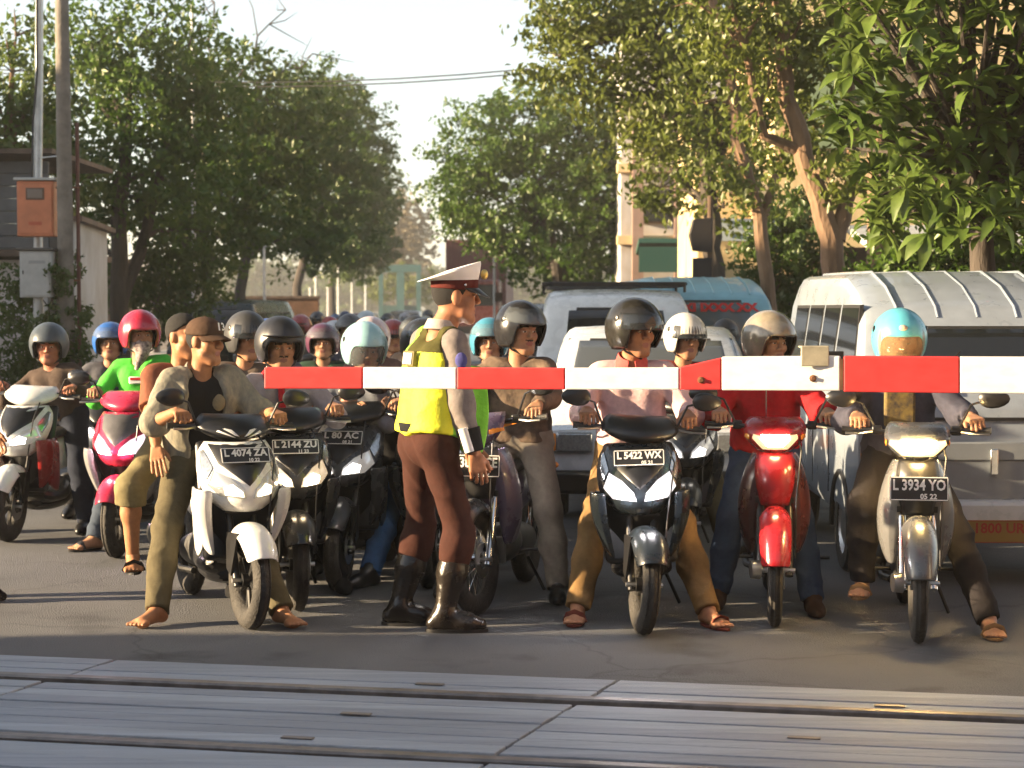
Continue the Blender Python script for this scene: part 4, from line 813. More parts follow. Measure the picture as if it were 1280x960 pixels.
# thin poles and flag poles along the left pavement
def slim_pole(label, px, Y, z1, r=.03, m=None, group='slim poles along the left pavement'):
    t = thing('slim_pole', label, 'pole', gx(px, Y), 0, group); mb = MB(); mb.tube([(0, 0, 0), (0, 0, z1)], [r * 1.15, r * .8], 8); mb.build('pole_shaft', m or M_steelp, t); mb = MB(); mb.ball((0, 0, z1), r * 1.4, 8, 5); mb.build('finial', m or M_steelp, t); return t
M_wp = mat('pole_white', (.6, .6, .58), .6)
slim_pole('slim grey pole in front of the brown wall', 331, 46, 3.1, .035); slim_pole('tall slim pole rising through the left tree crowns', 243, 34, 7.0, .04, M_wp)
slim_pole('far pale pole left of the teal gateway', 457, 118, 5.3, .05); 
for i, (px, Y) in enumerate(((388, 78), (395, 84), (410, 92), (423, 80), (440, 110))): slim_pole(('leftmost of the far pale slim poles', 'second from left of the far slim poles', 'third from left of the far slim poles, behind the red jacket', 'brightest far white slim pole above the crowd', 'rightmost far slim pole beside the tree edge')[i], px, Y, (2.4, 3.0, 2.6, 3.4, 3.2)[i], .045, M_wp)
# far end of the street
t = thing('gateway', 'teal steel gateway frame far down the street', 'gateway', gx(500, 150)); Mt = mat('teal_paint', (.025, .10, .095), .6, 0, .3, 2)
mb = MB(); mb.box((0, 0, 4.75), (3.4, .5, .6)); mb.build('beam', Mt, t, smooth=False)
for x in (-1.5, .05, 1.5): mb = MB(); mb.box((x, 0, 2.22), (.35 if x != .05 else .6, .4, 4.44)); mb.build('post', Mt, t, smooth=False)
mb = MB(); mb.box((0, .6, .9), (3.3, .3, 1.8)); mb.build('panel', Mt, t, smooth=False)
tree('background_tree', 'sunlit yellow-green shrubs behind the teal gateway', [([gx(498, 158), gx(498, 158, 1)], .1, .06)], [B(485, 365, 158, 1.0), B(515, 362, 158, 1.0), B(500, 350, 160, 1.2), B(470, 360, 160, 1.2), B(535, 360, 160, 1.4)], L_yel, M_bark, .25, 16, 31)
# green belt closing the view far away, built as one distant wood
rs_ = np.random.RandomState(5); bl_ = [((x, 330 + rs_.uniform(-12, 12), rs_.uniform(2, 6)), (5.5, 4, rs_.uniform(3, 6)), 18) for x in np.arange(-120, 90, 5.0)]
V_, T_ = leaves(rs_, bl_, 1.1, 4, .6, .1, 1.6, 18); struct(ob('distant_trees', np_mesh('distant_trees', V_, T_), L_dark), 'stuff')
# ================================================================= buildings on the right
t = thing('shop_house', 'two-storey cream and pale green building behind the right trees', 'building', gx(1075, 30)); X0 = t.location.x; Y0 = 30.0
def rel(px, py, Y): return at(px, py, Y) - t.location
mb = MB(); mb.box((3.4, 3.2, 3.6), (9.5, 6, 7.2)); mb.build('wall', M_cream, t, smooth=False)
mb = MB(); mb.box((-.25, .17, 5.1), (1.5, .1, 1.9)); mb.build('green_panel', M_green, t, smooth=False)
for i, (x, z, w_, h_) in enumerate(((-.9, 1.3, .8, 1.3), (.7, 1.3, 1.0, 1.4), (2.4, 1.3, 1.0, 1.4), (1.9, 4.6, 1.0, 1.3), (3.6, 4.6, 1.0, 1.3))):
    mb = MB(); mb.box((x, .16, z), (w_ + .14, .08, h_ + .14)); f_ = mb.build('window', M_wood, t, smooth=False); mb = MB(); mb.box((x, .115, z), (w_, .03, h_)); mb.build('window_pane', M_win, f_, smooth=False)
t2 = thing('balcony_house', 'house with a dark slatted wooden balcony left of the orange-barked tree', 'house', gx(980, 33))
mb = MB(); mb.box((0, 2.2, 2.6), (3.0, 4, 5.2)); mb.build('wall', M_cream, t2, smooth=False)
for k in range(7): mb = MB(); mb.box((.0, -.32, 3.75 + k * .12), (1.7, .05, .08)); mb.build('balcony_slat', M_wood, t2, smooth=False)
mb = MB(); mb.box((0, -.05, 3.62), (1.9, .7, .10)); mb.build('balcony_floor', M_wood, t2, smooth=False)
mb = MB(); mb.box((0, -.1, 4.95), (2.4, .9, .07), Matrix.Rotation(R_(12), 3, 'X')); mb.build('awning', M_tin, t2, smooth=False)
mb = MB(); mb.box((0, .18, 4.3), (1.2, .06, .9)); mb.build('window', M_win, t2, smooth=False)
t3 = thing('gatehouse', 'low cream gatehouse with a pale blue awning and iron fence', 'building', gx(930, 28))
mb = MB(); mb.box((.0, .6, 1.35), (.9, 1.2, 2.7)); mb.build('wall', M_cream, t3, smooth=False)
mb = MB(); mb.box((0.1, -.3, 2.75), (1.1, .9, .09), Matrix.Rotation(R_(18), 3, 'X')); mb.box((0.1, -.75, 2.72), (1.1, .04, .30)); mb.build('awning', mat('pale_blue_awning', (.45, .52, .58), .6), t3, smooth=False)
for k in range(9): mb = MB(); mb.box((-.4 + k * .1, -.35, .9), (.022, .022, 1.8)); mb.build('fence_bar', M_wood, t3, smooth=False)
t4 = thing('shop_building', 'tall shop building with dark green awning and pinkish pillars behind the blue van', 'building', gx(862, 47))
mb = MB(); mb.box((.8, 3.5, 4.2), (5.0, 6, 8.4)); mb.build('wall', M_wall, t4, smooth=False)
for z in (3.3, 5.1, 6.6): mb = MB(); mb.box((.5, .35, z), (4.6, .5, .22)); mb.build('floor_band', M_cream, t4, smooth=False)
for x in (-1.3, -.25, 1.3): mb = MB(); mb.box((x, .1, 3.0), (.28, .28, 6.0)); mb.build('pillar', mat('pillar_pink', (.34, .22, .17), .8, 0, .2, 3), t4, smooth=False)
mb = MB(); mb.box((-.1, -.5, 3.1), (2.5, 1.2, .12), Matrix.Rotation(R_(-14), 3, 'X')); mb.box((-.1, -1.1, 2.78), (2.5, .05, .62)); mb.build('awning', mat('dark_green_awning', (.015, .07, .05), .7), t4, smooth=False)
for x, z in ((-.8, 4.2), (.5, 4.2), (-.8, 5.9), (.5, 5.9), (1.9, 4.2)): mb = MB(); mb.box((x, .46, z), (.8, .1, .95)); f_ = mb.build('window', M_wood, t4, smooth=False); mb = MB(); mb.box((x, .4, z), (.68, .03, .83)); mb.build('window_pane', M_win, f_, smooth=False)
for x, c in ((-.9, (.5, .5, .45)), (.1, (.12, .25, .18)), (.65, (.6, .45, .2))): mb = MB(); mb.box((x, .2, 1.1), (.7, .3, 1.6)); mb.build('shop_front', mat('shop_front', c, .7), t4, smooth=False)
t5 = thing('signal_post', 'black crossing signal head seen from behind on a brown post', 'signal', gx(887, 24)); zc = at(875, 294, 24).z
mb = MB(); mb.tube([(0, 0, 0), (0, 0, zc + .5)], .035, 8); mb.build('post', M_wood, t5)
mb = MB(); mb.prism([(-.22, -.2), (.02, -.22), (.02, .22), (-.22, .2), (-.27, 0)], -.08, .08, Matrix.Translation((0, 0, zc)) @ Matrix.Rotation(math.pi / 2, 4, 'X')); mb.build('signal_head', plastic((.02, .016, .015), .6), t5, bevel=.01)
mb = MB(); mb.box((-.1, .0, zc - .42), (.24, .1, .26)); mb.build('signal_box', plastic((.02, .016, .015), .6), t5, bevel=.01)
t6 = thing('timber_pole', 'short brown timber pole right of the orange-barked tree', 'pole', gx(1096, 18)); mb = MB(); mb.tube([(0, 0, 0), (0, 0, 3.4)], [.11, .10], 12); mb.build('pole_shaft', M_barko, t6)
mb = MB(); mb.box((0, 0, 3.42), (.26, .26, .05)); mb.build('pole_cap', M_tin, t6)
t7 = thing('car_port', 'low shed with pale tin roof behind the timber pole', 'shed', gx(1140, 24)); mb = MB(); mb.box((.6, 0, 2.5), (2.6, 1.6, .10), Matrix.Rotation(R_(10), 3, 'X')); mb.build('roof', M_gbox, t7, smooth=False)
for x in (-.5, 1.7): mb = MB(); mb.box((x, -.5, 1.2), (.1, .1, 2.4)); mb.build('post', M_wood, t7, smooth=False)
mb = MB(); mb.box((.6, .9, 1.2), (2.6, .1, 2.4)); mb.build('back_wall', M_tin, t7, smooth=False)
t8 = thing('slim_post', 'thin white roadside post right of the maroon truck', 'pole', gx(618, 52)); mb = MB(); mb.tube([(0, 0, 0), (0, 0, 3.2)], .035, 8); mb.build('pole_shaft', M_wp, t8); mb = MB(); mb.box((.12, 0, 1.9), (.2, .1, .25)); mb.build('post_box', M_wood, t8)
# ================================================================= motorcycles (local frame: front wheel contact at the origin, nose towards -Y)
M_tyre = mat('tyre_rubber', (0.022, 0.021, 0.02), 0.8, 0, 0.5, 9, 0.5, 60, col2=(0.045, 0.04, 0.034)); M_rimd = mat('rim_dark', (0.03, 0.03, 0.03), 0.4, 0.5, 0.2, 10); M_alu = metal((0.55, 0.54, 0.52), 0.35); M_chr = metal((0.75, 0.75, 0.75), 0.14)
M_disc = metal((0.45, 0.44, 0.42), 0.3); M_seat = mat('seat_vinyl', (0.018, 0.018, 0.018), 0.55, 0, 0.3, 20, 0.25, 120); M_eng = mat('engine_alloy', (0.12, 0.12, 0.12), 0.5, 0.7, 0.4, 16)
M_glass = mat('mirror_glass', (0.55, 0.58, 0.6), 0.03, 1.0); M_lens = mat('lamp_lens', (0.34, 0.36, 0.38), 0.12, 0.55, 0.35, 60, spec=0.7, coat=0.6); M_amber = mat('indicator_amber', (0.8, 0.28, 0.03), 0.2, coat=0.5); M_redl = mat('tail_lamp', (0.5, 0.01, 0.01), 0.2, coat=0.5)
M_plate = mat('plate_black', (0.015, 0.015, 0.016), 0.45, 0, 0.3, 20); M_pwht = mat('plate_letter', (0.72, 0.72, 0.7), 0.5)
def glow_lens(col, e): return mat('lit_lens', (0.34, 0.36, 0.38), 0.12, 0.5, emit=e, ecol=col, coat=0.6)
def lampm(col, e): return mat('lit_headlamp', (0.9, 0.9, 0.9), 0.2, emit=e, ecol=col)
def wheel(root, name, c, R, w, M, style='cast', rimm=None):
    X = M @ Matrix.Translation(c) @ Matrix.Rotation(math.pi / 2, 4, 'Y'); h = 0.055 if style == 'cast' else 0.05; rim_r = R - h - 0.006
    o = bpy.data.objects.new(name, None); COL.objects.link(o); o.parent = root; o.empty_display_size = .1
    mb = MB(); prof = [(R - h + h * math.cos(a) , w * 0.5 * math.sin(a)) for a in [i * 2 * math.pi / 12 for i in range(12)]]; mb.lathe(prof, 40, X, close=True); mb.build('tyre', M_tyre, o)
    mb = MB(); mb.lathe([(R - 0.004, -0.006), (R + 0.001, -0.004), (R + 0.001, 0.004), (R - 0.004, 0.006)], 40, X, close=True); mb.lathe([(R - 0.009, w * .26), (R - 0.004, w * .28), (R - 0.006, w * .31)], 40, X, close=True); mb.lathe([(R - 0.009, -w * .26), (R - 0.004, -w * .28), (R - 0.006, -w * .31)], 40, X, close=True); mb.build('tyre_tread', M_tyre, o)
    mb = MB(); mb.lathe([(rim_r + 0.01, -w * .42), (rim_r + 0.012, w * .42), (rim_r - 0.008, w * .42), (rim_r - 0.016, w * .2), (rim_r - 0.016, -w * .2), (rim_r - 0.008, -w * .42)], 36, X, close=True)
    mb.lathe([(0.001, -w * .5), (0.035, -w * .5), (0.035, w * .5), (0.001, w * .5)], 16, X)
    if style == 'cast':
        for k in range(5):
            a = 2 * math.pi * k / 5
            for da in (-0.16, 0.16):
                p0 = Vector((0.028 * math.cos(a), 0.028 * math.sin(a), 0)); p1 = Vector(((rim_r - .005) * math.cos(a + da), (rim_r - .005) * math.sin(a + da), 0)); mb.tube([X @ p0, X @ p1], [0.014, 0.010], 6)
    else:
        for k in range(28):
            a = 2 * math.pi * k / 28; s = 1 if k % 2 else -1; p0 = Vector((0.033 * math.cos(a + .5 * s), 0.033 * math.sin(a + .5 * s), s * 0.022)); p1 = Vector(((rim_r - .005) * math.cos(a), (rim_r - .005) * math.sin(a), 0)); mb.tube([X @ p0, X @ p1], 0.0016, 4)
    mb.build('rim', rimm or (M_rimd if style == 'cast' else M_chr), o)
    mb = MB(); mb.lathe([(0.045, w * .62), (0.095, w * .62), (0.095, w * .62 + .004), (0.045, w * .62 + .004)], 28, X, close=True); mb.build('brake_disc', M_disc, o)
    return o
def sheet(rows, nu=12, N=None, pw=2.0):
    """rows: (z, halfwidth, y, sweep) -> curved panel facing -Y; returns grid points"""
    rows = np.array(rows, float); N = N or max(8, len(rows) * 3); t = np.linspace(0, 1, len(rows)); tt = np.linspace(0, 1, N)
    def sm(c):
        v = np.interp(tt, t, c); 
        for _ in range(2): v[1:-1] = 0.25 * v[:-2] + 0.5 * v[1:-1] + 0.25 * v[2:]
        return v
    z, hw, y, sw = (sm(rows[:, j]) for j in range(4))
    us = np.linspace(-1, 1, nu + 1)
    return [[Vector((hw[i] * u, y[i] + sw[i] * abs(u) ** pw, z[i])) for u in us] for i in range(N)], (z, hw, y, sw, pw)
def ysurf(S, x, zq):
    z, hw, y, sw, pw = S; o = np.argsort(z); h = np.interp(zq, z[o], hw[o]); return float(np.interp(zq, z[o], y[o]) + np.interp(zq, z[o], sw[o]) * min(1.3, abs(x) / max(h, .02)) ** pw)
def patch(mb, poly, S, off=0.008, thick=0.02, dens=4, bulge=0.0, M=None):
    """polygon outline (x,z) laid on the panel S, standing off it"""
    out = []; n = len(poly)
    for i in range(n):
        a, b = poly[i], poly[(i + 1) % n]
        for k in range(dens): out.append((a[0] + (b[0] - a[0]) * k / dens, a[1] + (b[1] - a[1]) * k / dens))
    cx = sum(p[0] for p in out) / len(out); cz = sum(p[1] for p in out) / len(out)
    rings = [[Vector((x, ysurf(S, x, z) + thick, z)) for x, z in out]]
    for t in (1.0, 0.93, 0.6, 0.3, 0.02):
        rings.append([Vector((cx + (x - cx) * t, ysurf(S, cx + (x - cx) * t, cz + (z - cz) * t) - (off * (1 if t < 1 else 0.35)) - bulge * (1 - t * t), cz + (z - cz) * t)) for x, z in out])
    if sum((out[i][0] * out[(i + 1) % len(out)][1] - out[(i + 1) % len(out)][0] * out[i][1]) for i in range(len(out))) < 0: rings = [list(reversed(r)) for r in rings]
    if M is not None: rings = [[M @ v for v in r] for r in rings]
    mb.loft(rings, cap=True); return mb
def plate(root, c, w, h, txt, sub, M=None, tilt=0.0, border=True, bg=None, fg=None):
    M = (M or Matrix()) @ Matrix.Translation(c) @ Matrix.Rotation(tilt, 4, 'X')
    mb = MB(); mb.box((0, 0.003, 0), (w, 0.004, h)); mb.xf(M); p = mb.build('number_plate', bg or M_plate, root, smooth=False, bevel=0.002)
    mb = MB(); t = text_mb(txt, h * 0.62, 0.002, min(1.0, 0.93)); ww = max(abs(v[0]) for v in t.v) * 2; k = min(1.2, w * 0.9 / ww); mb.add([Vector((v[0] * k, -0.002, v[2] + h * 0.13)) for v in t.v], t.f)
    if sub: t = text_mb(sub, h * 0.3, 0.001); mb.add([Vector((v[0] + w * 0.16, -0.002, v[2] - h * 0.33)) for v in t.v], t.f)
    if border:
        for (x, z, a, b) in ((0, h / 2 - .004, w - .008, .004), (0, -h / 2 + .004, w - .008, .004), (w / 2 - .004, 0, .004, h - .014), (-w / 2 + .004, 0, .004, h - .014)): mb.box((x, -0.001, z), (a, 0.003, b))
    mb.xf(M); mb.build('plate_lettering', fg or M_pwht, p, smooth=False)
    return p
def mirror(root, base, head, M, s, body=None):
    mb = MB(); base, head = Vector(base), Vector(head); mid = base.lerp(head, 0.5) + Vector((0, 0.0, 0.05)); mb.tube([M @ base, M @ mid, M @ head], 0.006, 6); st = mb.build('mirror', body or M_kblk, root)
    mb = MB(); rings = []
    for y, k in ((-0.028, .35), (-0.022, .8), (-0.008, 1.0), (0.008, 1.0)): rings.append([M @ (head + Vector((s * 0.035 + 0.075 * k * math.cos(a) * (1 + .15 * math.cos(a) * s), y, 0.01 + 0.047 * k * math.sin(a)))) for a in [2 * math.pi * q / 16 for q in range(16)]])
    mb.loft(rings); mb.build('mirror_shell', body or M_kblk, st)
    mb = MB(); mb.loft([[M @ (head + Vector((s * 0.035 + 0.068 * math.cos(a) * (1 + .15 * math.cos(a) * s), y, 0.01 + 0.041 * math.sin(a)))) for a in [2 * math.pi * q / 16 for q in range(16)]] for y in (0.007, 0.0095)]); mb.build('mirror_glass', M_glass, st)
def bars(root, M, z, y, hw=0.33, grip=0.115):
    mb = MB(); mb.tube([M @ Vector(p) for p in ((-hw, y + .03, z), (-hw * .55, y, z + .0), (0, y - .02, z - .03), (hw * .55, y, z), (hw, y + .03, z))], 0.0115, 8); hb = mb.build('handlebar', M_kblk, root)
    for s in (1, -1):
        mb = MB(); mb.tube([M @ Vector((s * (hw - grip), y + .021, z)), M @ Vector((s * hw, y + .03, z)), M @ Vector((s * (hw + .006), y + .031, z))], [.0165, .0165, .02], 10); mb.build('grip', M_seat, hb)
        mb = MB(); mb.tube([M @ Vector((s * (hw - grip - .02), y - .01, z - .005)), M @ Vector((s * (hw - grip * .6), y - .055, z - .012)), M @ Vector((s * (hw - .005), y - .05, z - .012))], [.007, .006, .007], 6); mb.build('brake_lever', M_alu, hb)
        mb = MB(); mb.box(M @ Vector((s * (hw - grip - .045), y + .012, z)), (.05, .045, .045)); mb.build('switch_gear', M_kblk, hb, bevel=0.008)
def fork(root, M, R, top, hw=0.062, mt=None, r=0.017):
    for s in (1, -1):
        mb = MB(); mb.tube([M @ Vector((s * hw, 0.0, R - .03)), M @ Vector((s * hw, 0.03, R + .03)), M @ Vector((s * hw, 0.03 + (.34) * .42, R + .33))], [r * 1.15, r * 1.15, r * 1.05], 10); mb.build('fork_leg', mt or M_alu, root)
    mb = MB(); mb.tube([M @ Vector(p) for p in ((.10, .24, R + .72), (.13, .05, R + .60), (.105, .03, R + .34), (hw + .03, .01, R + .06))], 0.0045, 5); mb.build('brake_cable', M_kblk, root)
    mb = MB(); mb.tube([M @ Vector((-hw - .03, 0, R)), M @ Vector((hw + .03, 0, R))], 0.012, 8); mb.build('axle', M_alu, root)
    mb = MB(); mb.tube([M @ Vector((0, .16, R + .34)), M @ Vector((0, .32, top))], 0.024, 8); mb.box(M @ Vector((0, .16, R + .34)), (hw * 2 + .05, .06, .03)); mb.build('steering_stem', M_kblk, root)
def fender(root, M, R, m, a0=-28, a1=118, hw=0.062, gap=0.032, drop=0.5, name='front_fender', c=(0, 0, 0), point=0.0):
    rows = []
    for i in range(13):
        a = R_(a0 + (a1 - a0) * i / 12); rr = R + gap; e = 1.0 - point * max(0, (3 - i) / 3) - 0.12 * max(0, (i - 9) / 3)
        rows.append([M @ Vector((c[0] + hw * e * u, c[1] - (rr - drop * hw * abs(u) ** 3) * math.sin(a) * 1.0, c[2] + R + (rr - drop * hw * abs(u) ** 3) * math.cos(a))) for u in np.linspace(-1, 1, 9)])
    mb = MB(); mb.loft(rows, cap=False, closed=False); return mb.build(name, m, root, solid=0.006, subsurf=1)
def loftbody(root, name, m, secs, subsurf=1, n=14, e=2.6):
    """secs along Y: (y, halfwidth, zbottom, ztop)"""
    rings = []
    for y, hw, z0, z1 in secs:
        ring = []
        for k in range(n):
            a = 2 * math.pi * k / n; ca, sa = math.cos(a), math.sin(a); ring.append(Vector((hw * math.copysign(abs(ca) ** (2 / e), ca), y, (z0 + z1) / 2 + (z1 - z0) / 2 * math.copysign(abs(sa) ** (2 / e), sa))))
        rings.append(ring)
    mb = MB(); mb.loft(list(reversed(rings))); return mb.build(name, m, root, subsurf=subsurf)
def rear_end(root, col, R, L, style):
    wheel(root, 'rear_wheel', (0, L, R), R, 0.095, Matrix(), 'cast' if style != 'bebek' else 'spoke')
    loftbody(root, 'tail_body', col, [(L - .68, .05, .48, .62), (L - .60, .10, .42, .70), (L - .40, .135, .46, .73), (L - .1, .135, .53, .755), (L + .18, .10, .60, .77), (L + .33, .045, .67, .775)])
    loftbody(root, 'seat', M_seat, [(L - .72, .05, .66, .70), (L - .66, .09, .67, .74), (L - .40, .125, .70, .765), (L - .12, .135, .72, .785), (L + .05, .125, .735, .815), (L + .24, .085, .75, .825), (L + .29, .05, .76, .81)])
    mb = MB(); mb.box((0, L + .34, .70), (.16, .035, .06)); mb.build('tail_light', M_redl, root, bevel=0.012)
    for s in (1, -1): mb = MB(); mb.ball((s * .1, L + .33, .66), (.028, .022, .02)); mb.build('rear_indicator', M_amber, root)
    fender(root, Matrix(), R, M_kblk, -95, 8, hw=.07, gap=.05, name='rear_fender', c=(0, L, 0))
    mb = MB(); mb.tube([(.11, L - .02, R + .02), (.12, L - .05, .62)], .022, 8); mb.build('shock_absorber', M_redl if style == 'x' else M_rimd, root)
    loftbody(root, 'transmission_case', M_eng, [(L - .46, .05, .24, .40), (L - .40, .085, .19, .42), (L - .1, .09, .18, .36), (L + .04, .06, .2, .32)])
    loftbody(root, 'exhaust', M_rimd, [(L - .28, .03, .22, .28), (L - .18, .055, .20, .33), (L + .22, .06, .25, .39), (L + .30, .03, .31, .38)]).location = (-.15, 0, 0)
    mb = MB(); mb.tube([(-.1, L - .5, .2), (-.14, L - .38, .2), (-.15, L - .22, .25)], .018, 8); mb.build('exhaust_pipe', M_rimd, root)
    for s in (1, -1):
        mb = MB(); mb.tube([(s * .09, L - .05, .8), (s * .105, L + .1, .845), (s * .09, L + .28, .85), (s * .012, L + .33, .85)], .011, 8); mb.build('grab_rail', M_kblk, root)
    mb = MB(); mb.tube([(.12, L - .5, .22), (.2, L - .42, .02)], .010, 6); mb.build('side_stand', M_kblk, root)

def scooter(label, loc, yaw, col, accent=None, steer=0.0, lit=None, txt=None, sub='', group=None, lower=None, fend=None, cowl=None, chev=None, lite=False, name='scooter', tint=None, mirrors=True, lean=0.0):
    R = 0.245; L = 1.26; loc = Vector(loc); root = thing(name, label, 'motor scooter', loc, yaw, group); root.rotation_euler[1] = lean
    rk = Vector((0, math.sin(R_(26)), math.cos(R_(26)))); S = Matrix.Translation((0, .03, R)) @ Matrix.Rotation(steer, 4, rk) @ Matrix.Translation((0, -.03, -R))
    accent = accent or M_kblk; lower = lower or col; fend = fend or col; cowl = cowl or M_kblk
    wheel(root, 'front_wheel', (0, 0, R), R, 0.088, S); fork(root, S, R, .92, mt=M_rimd); fender(root, S, R, fend, -42, 62, hw=.088, gap=.04, drop=.75, point=.25)
    for s in (1, -1):                                           # fender side stays
        mb = MB(); mb.prism([(0.03, R + .02), (0.10, R + .05), (0.12, R + .23), (-.06, R + .24)], 0, .012, S @ Matrix.Translation((s * .078, 0, 0)) @ Matrix(((0, 0, s, 0), (1, 0, 0, 0), (0, 1, 0, 0), (0, 0, 0, 1)))); mb.build('fender_stay', M_kblk, root)
    # front shield
    G, SF = sheet([(.585, .10, .02, .10), (.63, .165, -.025, .15), (.70, .205, -.035, .19), (.78, .215, .015, .20), (.87, .20, .09, .18), (.925, .16, .15, .12)], 14, 18)
    mb = MB(); mb.loft(G, cap=False, closed=False); mb.build('front_shield', col, root, solid=0.012)
    # dark centre panel and lamps
    mb = MB(); patch(mb, [(-.150, .915), (.150, .915), (.125, .82), (.0, .715), (-.125, .82)], SF, .006); mb.build('centre_panel', accent, root)
    for s in (1, -1):
        pol = [(s * .018, .655), (s * .135, .665), (s * .180, .715), (s * .150, .79), (s * .085, .755), (s * .03, .70)]
        mb = MB(); patch(mb, pol, SF, .012, bulge=.012); h = mb.build('headlight', glow_lens(lit[0], .8 if lit[1] > 100 else min(.34, .03 + lit[1] * .01)) if lit else M_lens, root)
        mb = MB(); patch(mb, [(s * .035, .663), (s * .115, .672), (s * .125, .712), (s * .085, .728), (s * .04, .69)], SF, .034, thick=0.0, bulge=.006); mb.build('headlight_bulb', lampm(*lit) if lit else M_chr, h)
        mb = MB(); patch(mb, [(s * .150, .80), (s * .182, .74), (s * .196, .80), (s * .188, .875), (s * .172, .885)], SF, .009); mb.build('indicator', M_lens if not tint else tint, root)
    # nose / lower mouth and leg shield wings
    G2, S2 = sheet([(.30, .10, .20, .10), (.40, .14, .19, .10), (.52, .185, .16, .10), (.63, .215, .10, .12), (.69, .225, .08, .13)], 12, 12)
    mb = MB(); mb.loft(G2, cap=False, closed=False); mb.build('leg_shield', M_kblk, root, solid=0.012)
    for s in (1, -1):
        rows = []
        for z, xi, xo, y in ((.70, .165, .235, .06), (.64, .17, .243, .075), (.56, .165, .232, .10), (.47, .15, .205, .14), (.40, .14, .175, .165), (.355, .135, .145, .18)):
            rows.append([Vector((s * xi, y + .0, z)), Vector((s * (xi + xo) / 2, y - .012, z)), Vector((s * xo, y + .012, z)), Vector((s * (xo + .004), y + .10, z + .01))])
        if s < 0: rows = [list(reversed(r)) for r in rows]
        mb = MB(); mb.loft(rows, cap=False, closed=False); mb.build('side_wing', lower, root, solid=0.01, subsurf=1)
        mb = MB(); rr = [[Vector((s * .235, .09, .69)), Vector((s * .235, .22, .72)), Vector((s * .215, .34, .70))], [Vector((s * .235, .12, .56)), Vector((s * .225, .24, .52)), Vector((s * .2, .36, .42))], [Vector((s * .18, .18, .40)), Vector((s * .18, .28, .33)), Vector((s * .17, .42, .29))]]
        if s > 0: rr = [list(reversed(r)) for r in rr]
        mb.loft(rr, cap=False, closed=False); mb.build('side_cover', lower, root, solid=0.008, subsurf=1)
    mb = MB(); mb.box((0, .30, .62), (.36, .05, .62), Matrix.Rotation(R_(-16), 3, 'X')); mb.build('inner_shield', M_kblk, root, bevel=0.03)
    loftbody(root, 'floorboard', M_kblk, [(.27, .15, .24, .36), (.35, .165, .22, .33), (.62, .15, .22, .33), (.70, .12, .24, .45)])
    loftbody(root, 'underbody', M_kblk, [(.24, .10, .19, .3), (.5, .12, .16, .28), (.8, .11, .18, .34)])
    # handlebar cowl (turns with the bars)
    G3, S3 = sheet([(.915, .05, .20, .03), (.945, .15, .165, .09), (.985, .205, .185, .12), (1.03, .19, .25, .10), (1.062, .15, .33, .05), (1.05, .12, .41, .03), (.99, .10, .44, .02)], 14, 21)
    G3 = [[S @ v for v in r] for r in G3]; mb = MB(); mb.loft(G3, cap=False, closed=False); cw = mb.build('handlebar_cowl', cowl, root, solid=0.01)
    if chev is not None:
        for s in (1, -1):
            mb = MB(); patch(mb, [(s * .012, .948), (s * .035, .955), (s * .14, 1.018), (s * .145, 1.03), (s * .06, .995)], S3, .005, .004, M=S); mb.build('chevron_decal', chev, cw)
            mb = MB(); patch(mb, [(s * .03, .944), (s * .045, .946), (s * .12, .972), (s * .11, .98)], S3, .005, .004, M=S); mb.build('chevron_decal', chev, cw)
    bars(root, S, .995, .33)
    if mirrors:
        for s in (1, -1): mirror(root, (s * .19, .33, 1.0), (s * .29, .31, 1.13), S, s)
    if txt: plate(root, (0, ysurf(SF, 0, .855) - .022, .865), .25, .085, txt, sub, tilt=R_(-28))
    rear_end(root, col, R, L, 'scooter')
    return root

